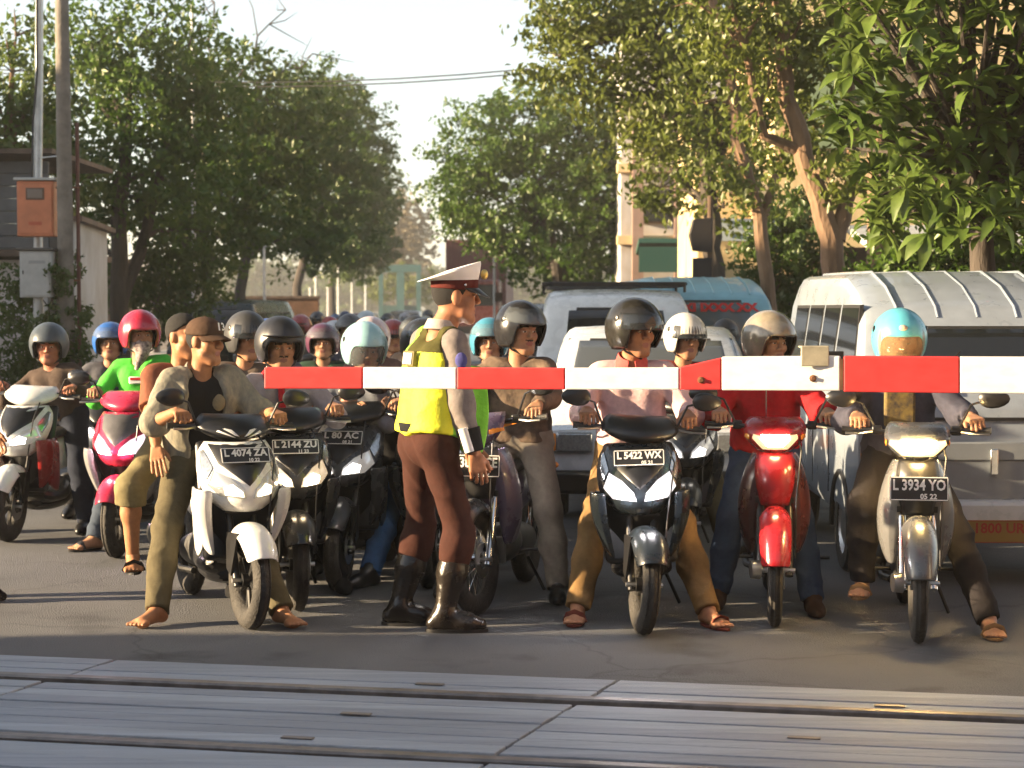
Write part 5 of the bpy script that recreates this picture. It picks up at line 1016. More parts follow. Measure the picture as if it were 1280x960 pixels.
def underbone(label, loc, yaw, col, steer=0.0, lit=None, txt=None, sub='', group=None, fend=None, cowl=None, forkm=None, name='motorcycle', shield=None, lampcol=None, lean=0.0, plate_z=.72, lampw=.10):
    R = 0.285; L = 1.22; root = thing(name, label, 'motorcycle', Vector(loc), yaw, group); root.rotation_euler[1] = lean
    rk = Vector((0, math.sin(R_(26)), math.cos(R_(26)))); S = Matrix.Translation((0, .03, R)) @ Matrix.Rotation(steer, 4, rk) @ Matrix.Translation((0, -.03, -R))
    fend = fend or col; cowl = cowl or col; shield = shield or col
    wheel(root, 'front_wheel', (0, 0, R), R, 0.072, S, 'spoke'); fork(root, S, R, .95, hw=.072, mt=forkm or M_chr, r=.019); fender(root, S, R, fend, -46, 80, hw=.078, gap=.035, drop=.85, point=.35)
    mb = MB(); mb.tube([S @ Vector((-.075, .01, R)), S @ Vector((-.12, .0, R))], [.05, .045], 14); mb.build('hub_cover', M_alu, root)
    # handlebar cowl with the headlamp in it
    G3, S3 = sheet([(.865, .06, .10, .04), (.90, .12, .045, .08), (.96, .16, .045, .10), (1.01, .155, .10, .09), (1.045, .13, .20, .06), (1.04, .10, .30, .03), (.97, .08, .33, .02)], 14, 21)
    G3 = [[S @ v for v in r] for r in G3]; mb = MB(); mb.loft(G3, cap=False, closed=False); cw = mb.build('handlebar_cowl', cowl, root, solid=0.01)
    lw = lampw; pol = [(-lw, .985), (lw, .985), (lw * 1.1, .94), (lw * .6, .885), (-lw * .6, .885), (-lw * 1.1, .94)]
    mb = MB(); patch(mb, pol, S3, .012, bulge=.02, M=S); h = mb.build('headlight', glow_lens(lit[0], .8 if lit[1] > 100 else min(.34, .03 + lit[1] * .01)) if lit else M_lens, cw)
    mb = MB(); patch(mb, [(x * .66, .935 + (z - .935) * .66) for x, z in pol], S3, .040, thick=-.01, M=S, bulge=.006); mb.build('headlight_bulb', lampm(*lit) if lit else M_chr, cw)
    for s in (1, -1): mb = MB(); patch(mb, [(s * (lw + .02), .985), (s * .15, .98), (s * .155, .945), (s * (lw + .025), .93)], S3, .009, M=S); mb.build('indicator', M_amber, cw)
    bars(root, S, 1.0, .25, .35)
    for s in (1, -1): mirror(root, (s * .2, .25, 1.01), (s * .32, .22, 1.15), S, s)
    # leg shields sweeping back either side
    for s in (1, -1):
        rows = []
        for z, xi, xo, y in ((.86, .05, .095, .15), (.78, .06, .135, .13), (.66, .075, .17, .14), (.54, .085, .178, .16), (.44, .09, .165, .19), (.34, .10, .13, .23)):
            rows.append([Vector((s * xi, y, z)), Vector((s * (xi * .5 + xo * .5), y - .005, z)), Vector((s * xo, y + .05, z)), Vector((s * (xo + .005), y + .15, z + .01))])
        if s < 0: rows = [list(reversed(r)) for r in rows]
        mb = MB(); mb.loft(rows, cap=False, closed=False); mb.build('leg_shield', shield, root, solid=0.01, subsurf=1)
    G, SF = sheet([(.60, .07, .07, .04), (.70, .095, .04, .05), (.80, .105, .05, .05), (.87, .09, .09, .04)], 10, 12); mb = MB(); mb.loft(G, cap=False, closed=False); mb.build('front_cover', M_kblk if txt else col, root, solid=0.01)
    if txt: plate(root, (0, -.02, plate_z), .275, .115, txt, sub, tilt=R_(-8))
    loftbody(root, 'frame_tunnel', col, [(.22, .06, .55, .74), (.34, .065, .44, .62), (.5, .06, .42, .56), (.62, .08, .44, .66)])
    loftbody(root, 'engine', M_eng, [(.36, .06, .24, .36), (.42, .10, .2, .40), (.62, .12, .2, .42), (.76, .09, .24, .38)])
    mb = MB()
    for k in range(5): mb.box((0, .34 - k * .012, .30 + k * .0), (.17, .006, .14))
    mb.build('cylinder_fins', M_alu, root, smooth=False)
    mb = MB(); mb.tube([(-.3, .62, .27), (.3, .62, .27)], .010, 8); mb.build('foot_peg_bar', M_kblk, root)
    rear_end(root, col, R, L, 'bebek')
    return root
def bl(root, p):                           # bike-local point to the place
    return Matrix.Translation(root.location) @ Matrix.Rotation(root.rotation_euler[2], 4, 'Z') @ Matrix.Rotation(root.rotation_euler[1], 4, 'Y') @ Vector(p)
# ================================================================= vans and cars (local: front bumper centre on the ground at the origin, nose -Y)
M_dglass = mat('dark_glass', (0.012, 0.014, 0.016), 0.06, 0, spec=0.6); M_rub = mat('rubber_seal', (0.012, 0.012, 0.012), 0.7); M_hub = metal((0.5, 0.5, 0.5), 0.4)
def carwheel(root, c, R=0.28, w=0.165):
    X = Matrix.Translation(c) @ Matrix.Rotation(math.pi / 2, 4, 'Y'); o = bpy.data.objects.new('wheel', None); COL.objects.link(o); o.parent = root
    mb = MB(); mb.lathe([(R * .62, -w / 2), (R * .92, -w / 2), (R, -w * .36), (R, w * .36), (R * .92, w / 2), (R * .62, w / 2)], 28, X, close=True); mb.build('tyre', M_tyre, o)
    mb = MB(); mb.lathe([(.001, -w * .42), (R * .3, -w * .44), (R * .56, -w * .3), (R * .63, -w * .46), (R * .63, w * .46), (R * .56, w * .3), (R * .3, w * .44), (.001, w * .42)], 24, X); mb.build('rim', M_hub, o)
def van(label, loc, yaw, col, w=1.5, prof=None, L=3.4, z0=.30, belt=1.05, glass=None, lower=None, ribs=4, group=None, name='van', cat='van', wind=None, nside=4, lampz=.72, txt=None, psub='', bumper=None, bonnet=0.0, tum=.86, platec=None, pz=.42, wheelr=.28, roofz=None, grillem=None):
    """prof: side outline of the top edge as (y, z) from the nose backwards; wind: index pair of the windscreen in prof"""
    root = thing(name, label, cat, Vector(loc), yaw, group); W = w / 2
    prof = prof or [(0, .50), (.0, .95), (.04, 1.08), (.42, 1.52), (.55, 1.62), (.85, 1.74), (1.25, 1.81), (L - .1, 1.82), (L, 1.70)]; wi = wind or (2, 3)
    top = max(z for _, z in prof)
    def half(z): return W if z <= belt else W + (W * tum - W) * (z - belt) / (top - .06 - belt)
    def ring(y, zt, n=7):
        pts = []; zc = max(zt, z0 + .08)
        zs = [z0, z0 + .07] + [z0 + .07 + (max(min(belt, zc - .09), z0 + .075) - z0 - .07) * k / 2 for k in (1, 2)]
        R = [(half(z0) * .95, z0), (W, z0 + .07)] + [(W, z) for z in zs[2:]]
        if zc > belt + .1: R += [(half(belt + (zc - .09 - belt) * .5), belt + (zc - .09 - belt) * .5), (half(zc - .09), zc - .09)]
        else: R += [(W * .998, zc - .07), (W * .995, zc - .06)]
        R += [(half(zc) * .965, zc - .03), (half(zc) * .90, zc - .008), (half(zc) * .5, zc + .008), (0, zc + .012)]
        return [Vector((x, y, z)) for x, z in R] + [Vector((-x, y, z)) for x, z in reversed(R[:-1])]
    P = []
    for i in range(len(prof) - 1):
        (y0, a), (y1, b) = prof[i], prof[i + 1]; k = 3 if (y1 - y0) < 1 else 6
        for j in range(k): P.append((y0 + (y1 - y0) * j / k, a + (b - a) * j / k))
    P.append(prof[-1]); rings = [ring(y, z) for y, z in P]
    mb = MB(); mb.loft(list(reversed(rings))); body = mb.build('body', col, root, ang=30)
    # windscreen with seal
    (ya, za), (yb, zb) = prof[wi[0]], prof[wi[1]]; n = Vector((0, -(zb - za), (yb - ya))).normalized()
    def wg(t0, t1, k, off):
        rows = []
        for i in range(7):
            t = t0 + (t1 - t0) * i / 6; y = ya + (yb - ya) * t; z = za + (zb - za) * t; h = half(z) * k
            rows.append([Vector((h * u, y + .05 * abs(u) ** 3, z - .0)) + n * off for u in np.linspace(-1, 1, 15)])
        return rows
    mb = MB(); mb.loft(wg(.03, .97, .93, .012), cap=False, closed=False); mb.build('windscreen_seal', M_rub, root, solid=.02)
    mb = MB(); mb.loft(wg(.08, .92, .885, .018), cap=False, closed=False); ws = mb.build('windscreen', glass or M_dglass, root, solid=.005)
    for s in (-.5, .25): mb = MB(); p0 = Vector((s * W, ya - .02, za + .03)) + n * .03; mb.tube([p0, p0 + Vector((.30 * W, (yb - ya) * .5, (zb - za) * .5))], .006, 6); mb.build('wiper', M_kblk, root)
    # side windows, door seams and handles
    yst = yb + .12; dl = (L - .25 - yst) / nside; zt = top - .24
    for s in (1, -1):
        for k in range(nside):
            a, b = yst + k * dl + .05, yst + (k + 1) * dl - .05; zlo = belt + .05
            quad = [(a - (.18 if k == 0 else 0), zlo), (b, zlo), (b, zt), (a, zt)]
            for nm, m, g_, o_ in (('window_seal', M_rub, .02, .003), ('side_window', glass or M_dglass, 0, .006)):
                mb = MB(); q = [(y + (g_ if i in (1, 2) else -g_), z + (g_ if i > 1 else -g_)) for i, (y, z) in enumerate(quad)]
                vs = [Vector((s * (half(z) + o_), y, z)) for y, z in q] + [Vector((s * (half(z) - .02), y, z)) for y, z in q]
                f_ = [(3, 2, 1, 0), (4, 5, 6, 7), (0, 1, 5, 4), (1, 2, 6, 5), (2, 3, 7, 6), (3, 0, 4, 7)]
                mb.add(vs, f_ if s > 0 else [tuple(reversed(x)) for x in f_]); mb.build(nm, m, root, smooth=False)
        for k in (1, 2):
            mb = MB(); y = yst + k * dl; mb.box((s * (W + .001), y, (belt + z0) / 2 + .05), (.006, .008, belt - z0 - .1)); mb.build('door_seam', M_rub, root, smooth=False)
        mb = MB(); mb.box((s * (W + .012), yst + dl - .12, belt - .12), (.025, .12, .03)); mb.build('door_handle', M_kblk, root, bevel=.008)
        mb = MB(); mb.tube([(s * W * .97, yb - .1, belt + .1), (s * (W + .1), yb - .16, belt + .16)], .010, 6); mb.box((s * (W + .12), yb - .17, belt + .2), (.10, .05, .18)); mb.build('wing_mirror', M_kblk, root, bevel=.015)
        # lamps
        mb = MB(); mb.box((s * W * .72, -.012, lampz), (.27, .05, .15)); h = mb.build('headlight', M_lens, root, bevel=.02)
        mb = MB(); mb.box((s * W * .93, -.006, lampz), (.08, .045, .13)); mb.build('indicator', M_amber, root, bevel=.015)
        for y in (.62 + bonnet * .3, L - .62): carwheel(root, (s * (W - .085), y, wheelr), wheelr)
        for y in (.62 + bonnet * .3, L - .62):
            mb = MB(); ar = [Vector((s * (W + .004), y + (wheelr + .05) * math.cos(a), wheelr + (wheelr + .05) * math.sin(a))) for a in np.linspace(-.1, math.pi + .1, 15)]; mb.tube(ar, .018, 6); mb.build('wheel_arch', M_kblk, root)
    mb = MB(); mb.box((0, -.008, lampz), (w * .44, .03, .11)); gri = mb.build('grille', grillem or M_kblk, root, bevel=.01)
    mb = MB(); mb.box((0, -.03, z0 + .08), (w * .99, .14, .17)); mb.build('bumper', bumper or M_kblk, root, bevel=.03)
    if lower: mb = MB(); mb.box((0, -.006, (z0 + .16 + lampz - .1) / 2 + .0), (w * .97, .012, lampz - .1 - z0 - .16 + .12)); mb.build('lower_panel', lower, root, bevel=.004)
    if txt: plate(root, (0, -.108, pz), .40, .13, txt, psub, bg=platec[0] if platec else None, fg=platec[1] if platec else None)
    if ribs:
        for k in range(ribs):
            x = -W * .62 + W * 1.24 * k / (ribs - 1); pts = [(y, z) for y, z in P if z > zb + .02 and y < L - .05]
            mb = MB(); mb.tube([Vector((x, y, z + .009)) for y, z in pts], .009, 6, flat=1.0); mb.build('roof_rib', col, root)
    root['w'] = w; return root, dict(half=half, wg=wg, top=top, W=W, L=L, prof=prof, ws=ws)
# ================================================================= placing riders, vehicles and the officer
def ride(bike, label, kind='scooter', hip=None, feet=None, lean=.16, grips=True, hands=None, steer=0.0, **kw):
    yaw = bike.rotation_euler[2]
    hip = hip or ((0, .80, .84) if kind == 'scooter' else (0, .76, .87))
    rk = Vector((0, math.sin(R_(26)), math.cos(R_(26)))); S = Matrix.Translation((0, .03, .25)) @ Matrix.Rotation(steer, 4, rk) @ Matrix.Translation((0, -.03, -.25))
    gp = (.275, .375, 1.035) if kind == 'scooter' else (.295, .295, 1.04)
    H = {s: bl(bike, S @ Vector((s * gp[0], gp[1], gp[2]))) for s in (1, -1)}
    if hands: H.update(hands)
    hh = kw.get('height', .96); kw.setdefault('spine', .46)
    F = {s: bl(bike, (s * .29, hip[1] - .24, 0)) for s in (1, -1)}
    for s in F: F[s].z = 0
    if feet: F.update({k: Vector(v) for k, v in feet.items()})
    F = {s: Vector((F[s].x, F[s].y, F[s].z + .078 * hh)) for s in F}
    kw.setdefault('hmode', ('grip', 'grip'))
    return person(label, bl(bike, hip), yaw + kw.pop('turn', 0.0), F, H, lean=lean, **kw)
WHITEP = paint((.72, .72, .70)); BLACKP = paint((.015, .016, .018)); REDP = paint((.30, .010, .016)); PINKP = paint((.45, .02, .06)); GREYP = paint((.07, .073, .078)); PURP = paint((.10, .07, .13))
M_chev = mat('decal_white', (.75, .74, .72), .4)
DEN = cloth((.035, .06, .12)); OLIVE = cloth((.10, .085, .05)); KHAKI = cloth((.19, .145, .08)); BLK = cloth((.014, .014, .015)); GREYC = cloth((.16, .155, .15)); BROWN = cloth((.10, .055, .04)); 
FRONT = 'riders waiting at the barrier'; FB = 'motorcycles waiting at the barrier'
# ---- A: white scooter, driver in cap, pillion
bA = scooter('white scooter with dark chevron cowl and plate L 4074, front left', gr(312, 786), R_(23), WHITEP, steer=R_(4), lit=((1, .8, .5), 1.2), txt='L 4074 ZA', sub='10 22', chev=M_chev, group=FB)
SHIRTP = mat('patterned_shirt', (.30, .27, .20), .9, 0, .5, 26, .3, 30, col2=(.15, .15, .13), stretch=(1, 1, .4), spec=.15)
rA, I = ride(bA, 'barefoot driver in brown cap and open patterned overshirt on white scooter', hip=(-.05, .82, .84), spine=.46, lean=.18, side=-.02, feet={-1: gr(196, 782), 1: gr(352, 782)}, steer=R_(4), head=(R_(58), .05, -.04), shirt=BLK, jacket_open=SHIRTP, sleeve='short', trousers=OLIVE, shoes='bare', headgear=None, skinc=(.36, .17, .085), seed=2, group=FRONT, res=.0085, knee={-1: Vector((-.5, -1, 0)), 1: Vector((.5, -1, 0))}, toes={-1: R_(-35), 1: R_(40)}, hem=.03)
cp = cap(rA, I, cloth((.075, .045, .03)))
tm = text_mb('13', .06, .002); mb = MB(); mb.add([HP(I, v[0] / 1.0, .1 - v[0] ** 2 * 5 - max(0, v[2]) * .45, .085 + v[2] * .9) + (I['hf'] * .008) for v in tm.v], tm.f); mb.build('cap_lettering', M_pwht, cp, smooth=False)
mb = MB(); mb.ball(I['chest'] + I['tf'] * .118 + I['tl'] * .07 - I['tup'] * .02 - I['base'], (.035, .012, .045)); mb.build('chest_print', cloth((.25, .2, .12)), rA)
S = SDF(.01); S.ell(HP(I, 0, -.014, .03) + I['base'], [.084, .10, .095], [list(I['hl']), list(I['hf']), list(I['hu'])]); S.plane(HP(I, 0, .0, .0) + I['base'], list(I['hf'] * .9 - I['hu'] * .4)); sobj('hair', S, .007, M_hair, rA, I['base'])
rB, I = person('bareheaded pillion in brown t-shirt and khaki shorts on white scooter', bl(bA, (-.07, 1.14, .88)), R_(22), {-1: at(166, 704, 10.1) + Vector((0, 0, .03)), 1: bl(bA, (.27, .95, .32))}, {-1: at(196, 572, 9.85), 1: bl(bA, (.16, .78, 1.0))}, lean=.14, side=-.04, spine=.44, head=(R_(52), .05, 0), shirt=cloth((.20, .075, .045)), sleeve='short', trousers=cloth((.20, .17, .09)), tleg=.22, shoes='sandal', skinc=(.38, .18, .09), seed=4, group=FRONT, hmode=('relax', 'flat'), hnorm=(None, Vector((-.2, -.6, .8))), knee={-1: Vector((-.4, -1, .2)), 1: Vector((.6, -1, .3))}, elbow={-1: Vector((-.9, .2, -.5))})
# ---- C: black scooter with lit lamps, schoolboy
bC = scooter('black scooter with warm lit headlight and plate 2144, beside the white scooter', gr(372, 763), R_(13), BLACKP, lit=((1, .72, .42), 14), txt='L 2144 ZU', sub='11 23', group=FB, chev=None)
rC, I = ride(bC, 'rider in light grey shirt, red scarf and dark helmet with white stripe', lean=.22, side=-.05, head=(R_(22), .12, 0), shirt=cloth((.36, .32, .32)), sleeve='long', trousers=BLK, shoe_mat=BLK, collar=cloth((.5, .47, .44)), headgear=None, skinc=(.42, .21, .115), seed=6, group=FRONT, spine=.42, feet={1: bl(bC, (.30, .6, 0)), -1: bl(bC, (-.28, .6, 0))})
h, sp = helmet(rC, I, plastic((.022, .023, .028), .4), peak=True); 
mb = MB(); mb.loft([[sp(R_(-46 + 92 * k / 12), R_(a), 1.02) for k in range(13)] for a in (64, 71)], cap=False, closed=False); mb.build('white_stripe', M_pwht, h)
S = SDF(.02)
for k in range(10): a = 2 * math.pi * k / 10; b_ = 2 * math.pi * (k + 1) / 10; S.cone(I['neck'] + I['tf'] * (.075 * math.cos(a) + .02) + I['tl'] * .075 * math.sin(a) - I['tup'] * .012 * math.cos(a), I['neck'] + I['tf'] * (.075 * math.cos(b_) + .02) + I['tl'] * .075 * math.sin(b_) - I['tup'] * .012 * math.cos(b_), .018)
n0 = I['neck'] + I['tf'] * .105 - I['tup'] * .03; S.cone(n0, n0 - I['tup'] * .22 + I['tf'] * .055, .018, .024)
sobj('red_scarf', S, .008, cloth((.5, .02, .03)), rC, I['base'], .002)
# ---- D: dark scooter with a child in front
bD = scooter('dark scooter with silver indicator behind the black scooter, child standing on its floor', at(424, 740, 10.6).xy.to_3d(), R_(-9), paint((.03, .032, .036)), txt='L 80 AC', sub='08 21', group=FB, lit=((1, .9, .8), 3))
rD, I = ride(bD, 'rider in pale blue helmet with big clear visor behind the barrier tip', shirt=cloth((.13, .14, .16)), trousers=BLK, headgear=None, seed=8, group=FRONT, spine=.38, lean=.12, side=-.10, head=(R_(18), .18, 0), res=.011)
helmet(rD, I, paint((.32, .55, .58)), M_visor_clear, vpos='down', vlen=1.0)
pD = bl(bD, (-.03, .44, .34)); rD2, I = person('small child standing in front of the pale blue helmeted rider', pD + Vector((0, .02, .36)), R_(-15), {1: pD + Vector((.07, .02, .05)), -1: pD + Vector((-.07, .02, .05))}, {1: bl(bD, (.1, .30, 1.03)), -1: bl(bD, (-.14, .30, 1.03))}, lean=.12, height=.62, shirt=cloth((.2, .18, .2)), trousers=BLK, shoes='bare', seed=9, res=.010, skinc=(.40, .21, .12), hmode=('grip', 'grip'))
# ---- E: rider in jeans behind the officer
bE = scooter('dark scooter half hidden behind the police officer', at(535, 735, 10.7).xy.to_3d(), R_(-4), BLACKP, group=FB)
rE, I = ride(bE, 'rider in brown jacket, blue jeans and black helmet left of the officer', hip=(-.05, .80, .84), shirt=cloth((.12, .07, .05)), trousers=cloth((.045, .10, .22)), headgear=None, seed=10, group=FRONT, feet={-1: gr(462, 733)}, knee={-1: Vector((-.7, -1, 0)), 1: Vector((.4, -1, 0))}, toes={-1: R_(-40), 1: R_(10)}, spine=.40, lean=.10, side=-.18, head=(R_(35), .08, 0), res=.010)
helmet(rE, I, plastic((.02, .02, .022), .3), M_visor_dark, vpos='up')
# ---- F: motorcycle with lit lamp right of the officer
bF = underbone('dark purple motorcycle with lit lamp half hidden by the officer', gr(594, 768), R_(-13), PURP, steer=R_(-10), lit=((1, .92, .85), 40), txt='L 3820 CE', sub='10 20', group=FB, lampw=.075, fend=BLACKP, shield=paint((.11, .09, .15)), plate_z=.78)
rF, I = ride(bF, 'rider in dark camouflage jacket, grey trousers and black helmet with raised visor', kind='bebek', steer=R_(-10), shirt=mat('camouflage_cloth', (.17, .12, .085), .9, 0, .5, 9, .3, 30, col2=(.025, .022, .022), spec=.15), trousers=cloth((.20, .175, .145)), headgear=None, seed=12, group=FRONT, head=(R_(35), .06, 0), lean=.12, feet={1: gr(698, 752)}, hip=(.06, .80, .88), knee={1: Vector((.35, -1, 0)), -1: Vector((-.4, -1, 0))}, bulk=1.2)
helmet(rF, I, plastic((.018, .018, .02), .22), M_visor_clear, vpos='up')
# ---- G: black scooter, pink shirt
bG = scooter('black scooter with two bright headlights and plate L 5422 WX', gr(806, 793), R_(-3), paint((.010, .014, .018)), steer=R_(11), lit=((1, .93, .95), 45), txt='L 5422 WX', sub='05 21', group=FB, lean=R_(-2))
rG, I = ride(bG, 'rider in pale pink shirt with red collar and black helmet on black scooter', steer=R_(11), shirt=cloth((.62, .42, .42)), sleeve='long', trousers=cloth((.20, .12, .05)), collar=cloth((.6, .10, .09)), shoes='sandal', shoe_mat=cloth((.12, .03, .02)), headgear=None, skinc=(.34, .16, .085), seed=14, group=FRONT, head=(R_(34), .05, 0), lean=.16, feet={-1: gr(722, 778), 1: gr(885, 783)}, knee={-1: Vector((-.45, -1, .2)), 1: Vector((.5, -1, .2))}, toes={-1: R_(-10), 1: R_(25)}, hip=(-.03, .84, .85), spine=.475, height=1.0, res=.0085, bulk=1.15)
h, sp = helmet(rG, I, plastic((.02, .019, .017), .2), M_visor_dark, vpos='half')
# ---- H: red motorcycle, red jacket
bH = underbone('red motorcycle with lit headlamp and red mudguard', gr(968, 783), R_(-7), REDP, lit=((1, .70, .34), 26), group=FB, lampw=.105, shield=paint((.05, .012, .014)), forkm=M_rimd)
M_redj = cloth((.45, .02, .025))
rH, I = ride(bH, 'rider in red jacket, jeans and black and silver helmet on red motorcycle', kind='bebek', shirt=M_redj, trousers=DEN, headgear=None, seed=16, group=FRONT, head=(R_(30), .08, 0), lean=.20, hip=(-.04, .80, .86), spine=.43, feet={1: gr(1016, 768)}, knee={-1: Vector((-.8, -1, .4)), 1: Vector((.3, -1, 0))}, bulk=1.7, res=.0085, shoe_mat=cloth((.06, .035, .025)), collar=M_redj)
h, sp = helmet(rH, I, mat('helmet_silver_black', (.42, .36, .27), .22, .3, .5, 3, col2=(.02, .02, .02), coat=.5), None); 
mb = MB(); mb.loft([[sp(R_(-70 + 140 * k / 16), R_(72 + a - 5 * math.sin(math.pi * k / 16)), 1.03) for k in range(17)] for a in (0, 8)], cap=False, closed=False); mb.build('red_visor_edge', paint((.5, .02, .02)), h)
mb = MB(); mb.box(I['chest'] + I['tf'] * .145 - I['base'] + Vector((0, 0, -.02)), (.006, .006, .26)); mb.build('zip', M_chr, rH)
# ---- I: grey motorcycle with the brightest lamp
bI = underbone('grey motorcycle with glaring headlamp and plate L 3934 YO at the right', gr(1147, 803), R_(-9), GREYP, lit=((1, .64, .22), 130), txt='L 3934 YO', sub='05 22', group=FB, fend=paint((.085, .088, .092)), shield=paint((.13, .13, .128)), lampw=.125, plate_z=.74)
rI, I = ride(bI, 'rider in sky blue helmet and navy jacket on grey motorcycle', kind='bebek', shirt=cloth((.055, .055, .075)), trousers=cloth((.02, .018, .02)), headgear=None, seed=18, group=FRONT, head=(R_(-4), .14, 0), lean=.14, feet={1: gr(1236, 795), -1: bl(bI, (-.25, .5, .14))}, knee={-1: Vector((-.5, -1, .3)), 1: Vector((.6, -.8, 0))}, res=.0085, bulk=1.5, shoes='sandal', shoe_mat=cloth((.2, .12, .06)), hip=(-.06, .78, .85), spine=.45, side=-.02)
h, sp = helmet(rI, I, paint((.10, .42, .52), .3), mat('visor_amber', (.35, .22, .12), .08, alpha=.5, spec=.7), vpos='down', vlen=.95)
for s in (1, -1):
    mb = MB(); mb.tube([sp(R_(14 * s), R_(50), 1.02), sp(R_(20 * s), R_(46), 1.02), sp(R_(27 * s), R_(49), 1.02)], .005, 5); mb.build('brow_mark', M_kblk, h)
mb = MB(); mb.ball(sp(0, R_(62), 1.02), (.024, .018, .018)); mb.build('front_badge', cloth((.5, .42, .32)), h)
mb = MB(); mb.box(I['chest'] + I['tf'] * .135 - I['base'] + Vector((0, 0, -.02)), (.16, .03, .22)); mb.build('shirt_front', mat('yellow_print', (.26, .18, .04), .9, 0, .6, 22, col2=(.03, .025, .03)), rI, bevel=.02)
# ---- J, K: left riders
bJ = scooter('pink-red scooter with glaring lamp behind the white scooter', gr(146, 697), R_(-5), PINKP, accent=plastic((.09, .085, .085)), lit=((1, .72, .82), 30), group=FB, cowl=PINKP, lower=paint((.25, .25, .25)), tint=PINKP)
rJ, I = ride(bJ, 'rider in bright green jacket, red helmet and patterned face scarf', shirt=mat('green_jacket', (.06, .50, .035), .8, 0, .25, 6, .3, 28), sleeve='long', trousers=cloth((.05, .065, .09)), shoes='sandal', headgear=None, seed=20, group=FRONT, head=(R_(25), .05, 0), feet={-1: gr(118, 688)}, toes={-1: R_(-55), 1: R_(10)}, knee={-1: Vector((-.5, -1, 0)), 1: Vector((.4, -1, 0))}, lean=.14, res=.010, spine=.45, side=-.12)
helmet(rJ, I, paint((.40, .02, .05)), None, trim=paint((.40, .02, .05)), stripe=None, peak=False)
S = SDF(.02); S.ell(HP(I, 0, .02, -.055) + I['base'], [.078, .088, .062], [list(I['hl']), list(I['hf']), list(I['hu'])]); S.cone(HP(I, 0, .07, -.1) + I['base'], I['chest'] + I['tf'] * .12 + I['tup'] * .08, .05, .015); sobj('face_scarf', S, .009, mat('scarf_pattern', (.5, .42, .38), .9, 0, .8, 40, col2=(.04, .02, .03)), rJ, I['base'], .003)
mb = MB(); mb.box(I['chest'] + I['tf'] * .125 + I['tl'] * -.02 - I['base'], (.09, .02, .05)); mb.build('chest_badge', M_pwht, rJ, bevel=.008); mb = MB(); mb.box(I['chest'] + I['tf'] * .128 + I['tl'] * -.02 + I['tup'] * .012 - I['base'], (.07, .022, .016)); mb.build('chest_badge_red', paint((.5, .02, .02)), rJ)
bK = scooter('white and red scooter at the left edge of the road', gr(12, 677), R_(-14), WHITEP, lower=paint((.20, .015, .015)), steer=R_(6), group=FB, cowl=WHITEP, txt=None, lit=((1, .9, .75), 2))
rK, I = ride(bK, 'rider in dark brown jacket and blue-grey helmet at the left edge', shirt=cloth((.075, .055, .045)), trousers=cloth((.02, .025, .04)), headgear=None, seed=22, group=FRONT, head=(R_(5), .1, 0), skinc=(.36, .15, .09), spine=.36, lean=.16, side=-.2, res=.011, steer=R_(6))
helmet(rK, I, plastic((.06, .075, .09), .35), None)
# ---- pedestrian whose foot shows at the left edge
gP = gr(8, 752); rP, I = person('pedestrian in dark trousers standing at the left road edge', (gP.x - .30, gP.y + .05, .88), R_(80), {1: gP + Vector((-.34, .16, .08)), -1: gP + Vector((-.16, 0, .08))}, {1: gP + Vector((-.15, .35, .85)), -1: gP + Vector((-.2, -.2, .85))}, shirt=GREYC, trousers=BLK, shoe_mat=cloth((.02, .016, .014)), seed=25, res=.013)
# ================================================================= the traffic police officer
gA, gB = gr(500, 781), gr(556, 790); fwO = Vector((math.sin(R_(104)), -math.cos(R_(104)), 0))
hipO = (gA + gB) / 2 + Vector((.03, .02, .925))
SHG = cloth((.19, .165, .155)); TRO = cloth((.05, .020, .015)); 
rO, O = person('police officer in fluorescent vest and white peaked cap standing in profile', hipO, R_(121), {1: gA + Vector((0, 0, .085)), -1: gB + Vector((0, 0, .085))}, {-1: at(596, 585, gB.y - .03), 1: hipO + Vector((.22, .28, -.10))},
               lean=.12, spine=.55, height=1.04, neckf=.05, head=(R_(97), .03, 0), shirt=SHG, sleeve='long', trousers=None, shoes='none_', headgear=None, skinc=(.37, .165, .085), seed=30, res=.0085, hmode=('relax', 'relax'), elbow={-1: Vector((-.8, -.25, -.2)), 1: Vector((-.5, .5, -.3))}, collar=cloth((.42, .37, .33)), toes={1: R_(85), -1: R_(88)}, hem=-.05, hnorm=(None, Vector((.15, -1, 0))))
for c in [c for c in rO.children if c.name.startswith('foot')]: bpy.data.objects.remove(c)
up = Vector((0, 0, 1)); H = O['H']
S = SDF(.03); S.cone(O['hj'][1], O['hj'][-1], .112)                 # breeches bloused over the boots
for s in (1, -1):
    kn, ft = O['kn'][s], Vector(O['feet'][s]); S.cone(O['hj'][s], kn, .098, .072); S.cone(kn, kn.lerp(ft, .18), .074, .082); S.cone(kn.lerp(ft, .16), kn.lerp(ft, .31), .083, .082)
S.cone(O['hip'], O['waist'], .112, .105); sobj('breeches', S, .009, TRO, rO, O['base'], .0045, 3)
mb = MB(); mb.lathe([(.150, -.022), (.153, -.018), (.153, .018), (.150, .022)], 28, Matrix.Translation(O['hip'] + up * .085 - O['base']) @ Matrix.Rotation(R_(31), 4, 'Z') @ Matrix.Diagonal((.92, 1.18, 1, 1)), close=True); mb.build('belt', BLK, rO)
M_boot = mat('boot_leather', (.018, .014, .011), .26, 0, .3, 8, .15, 40)
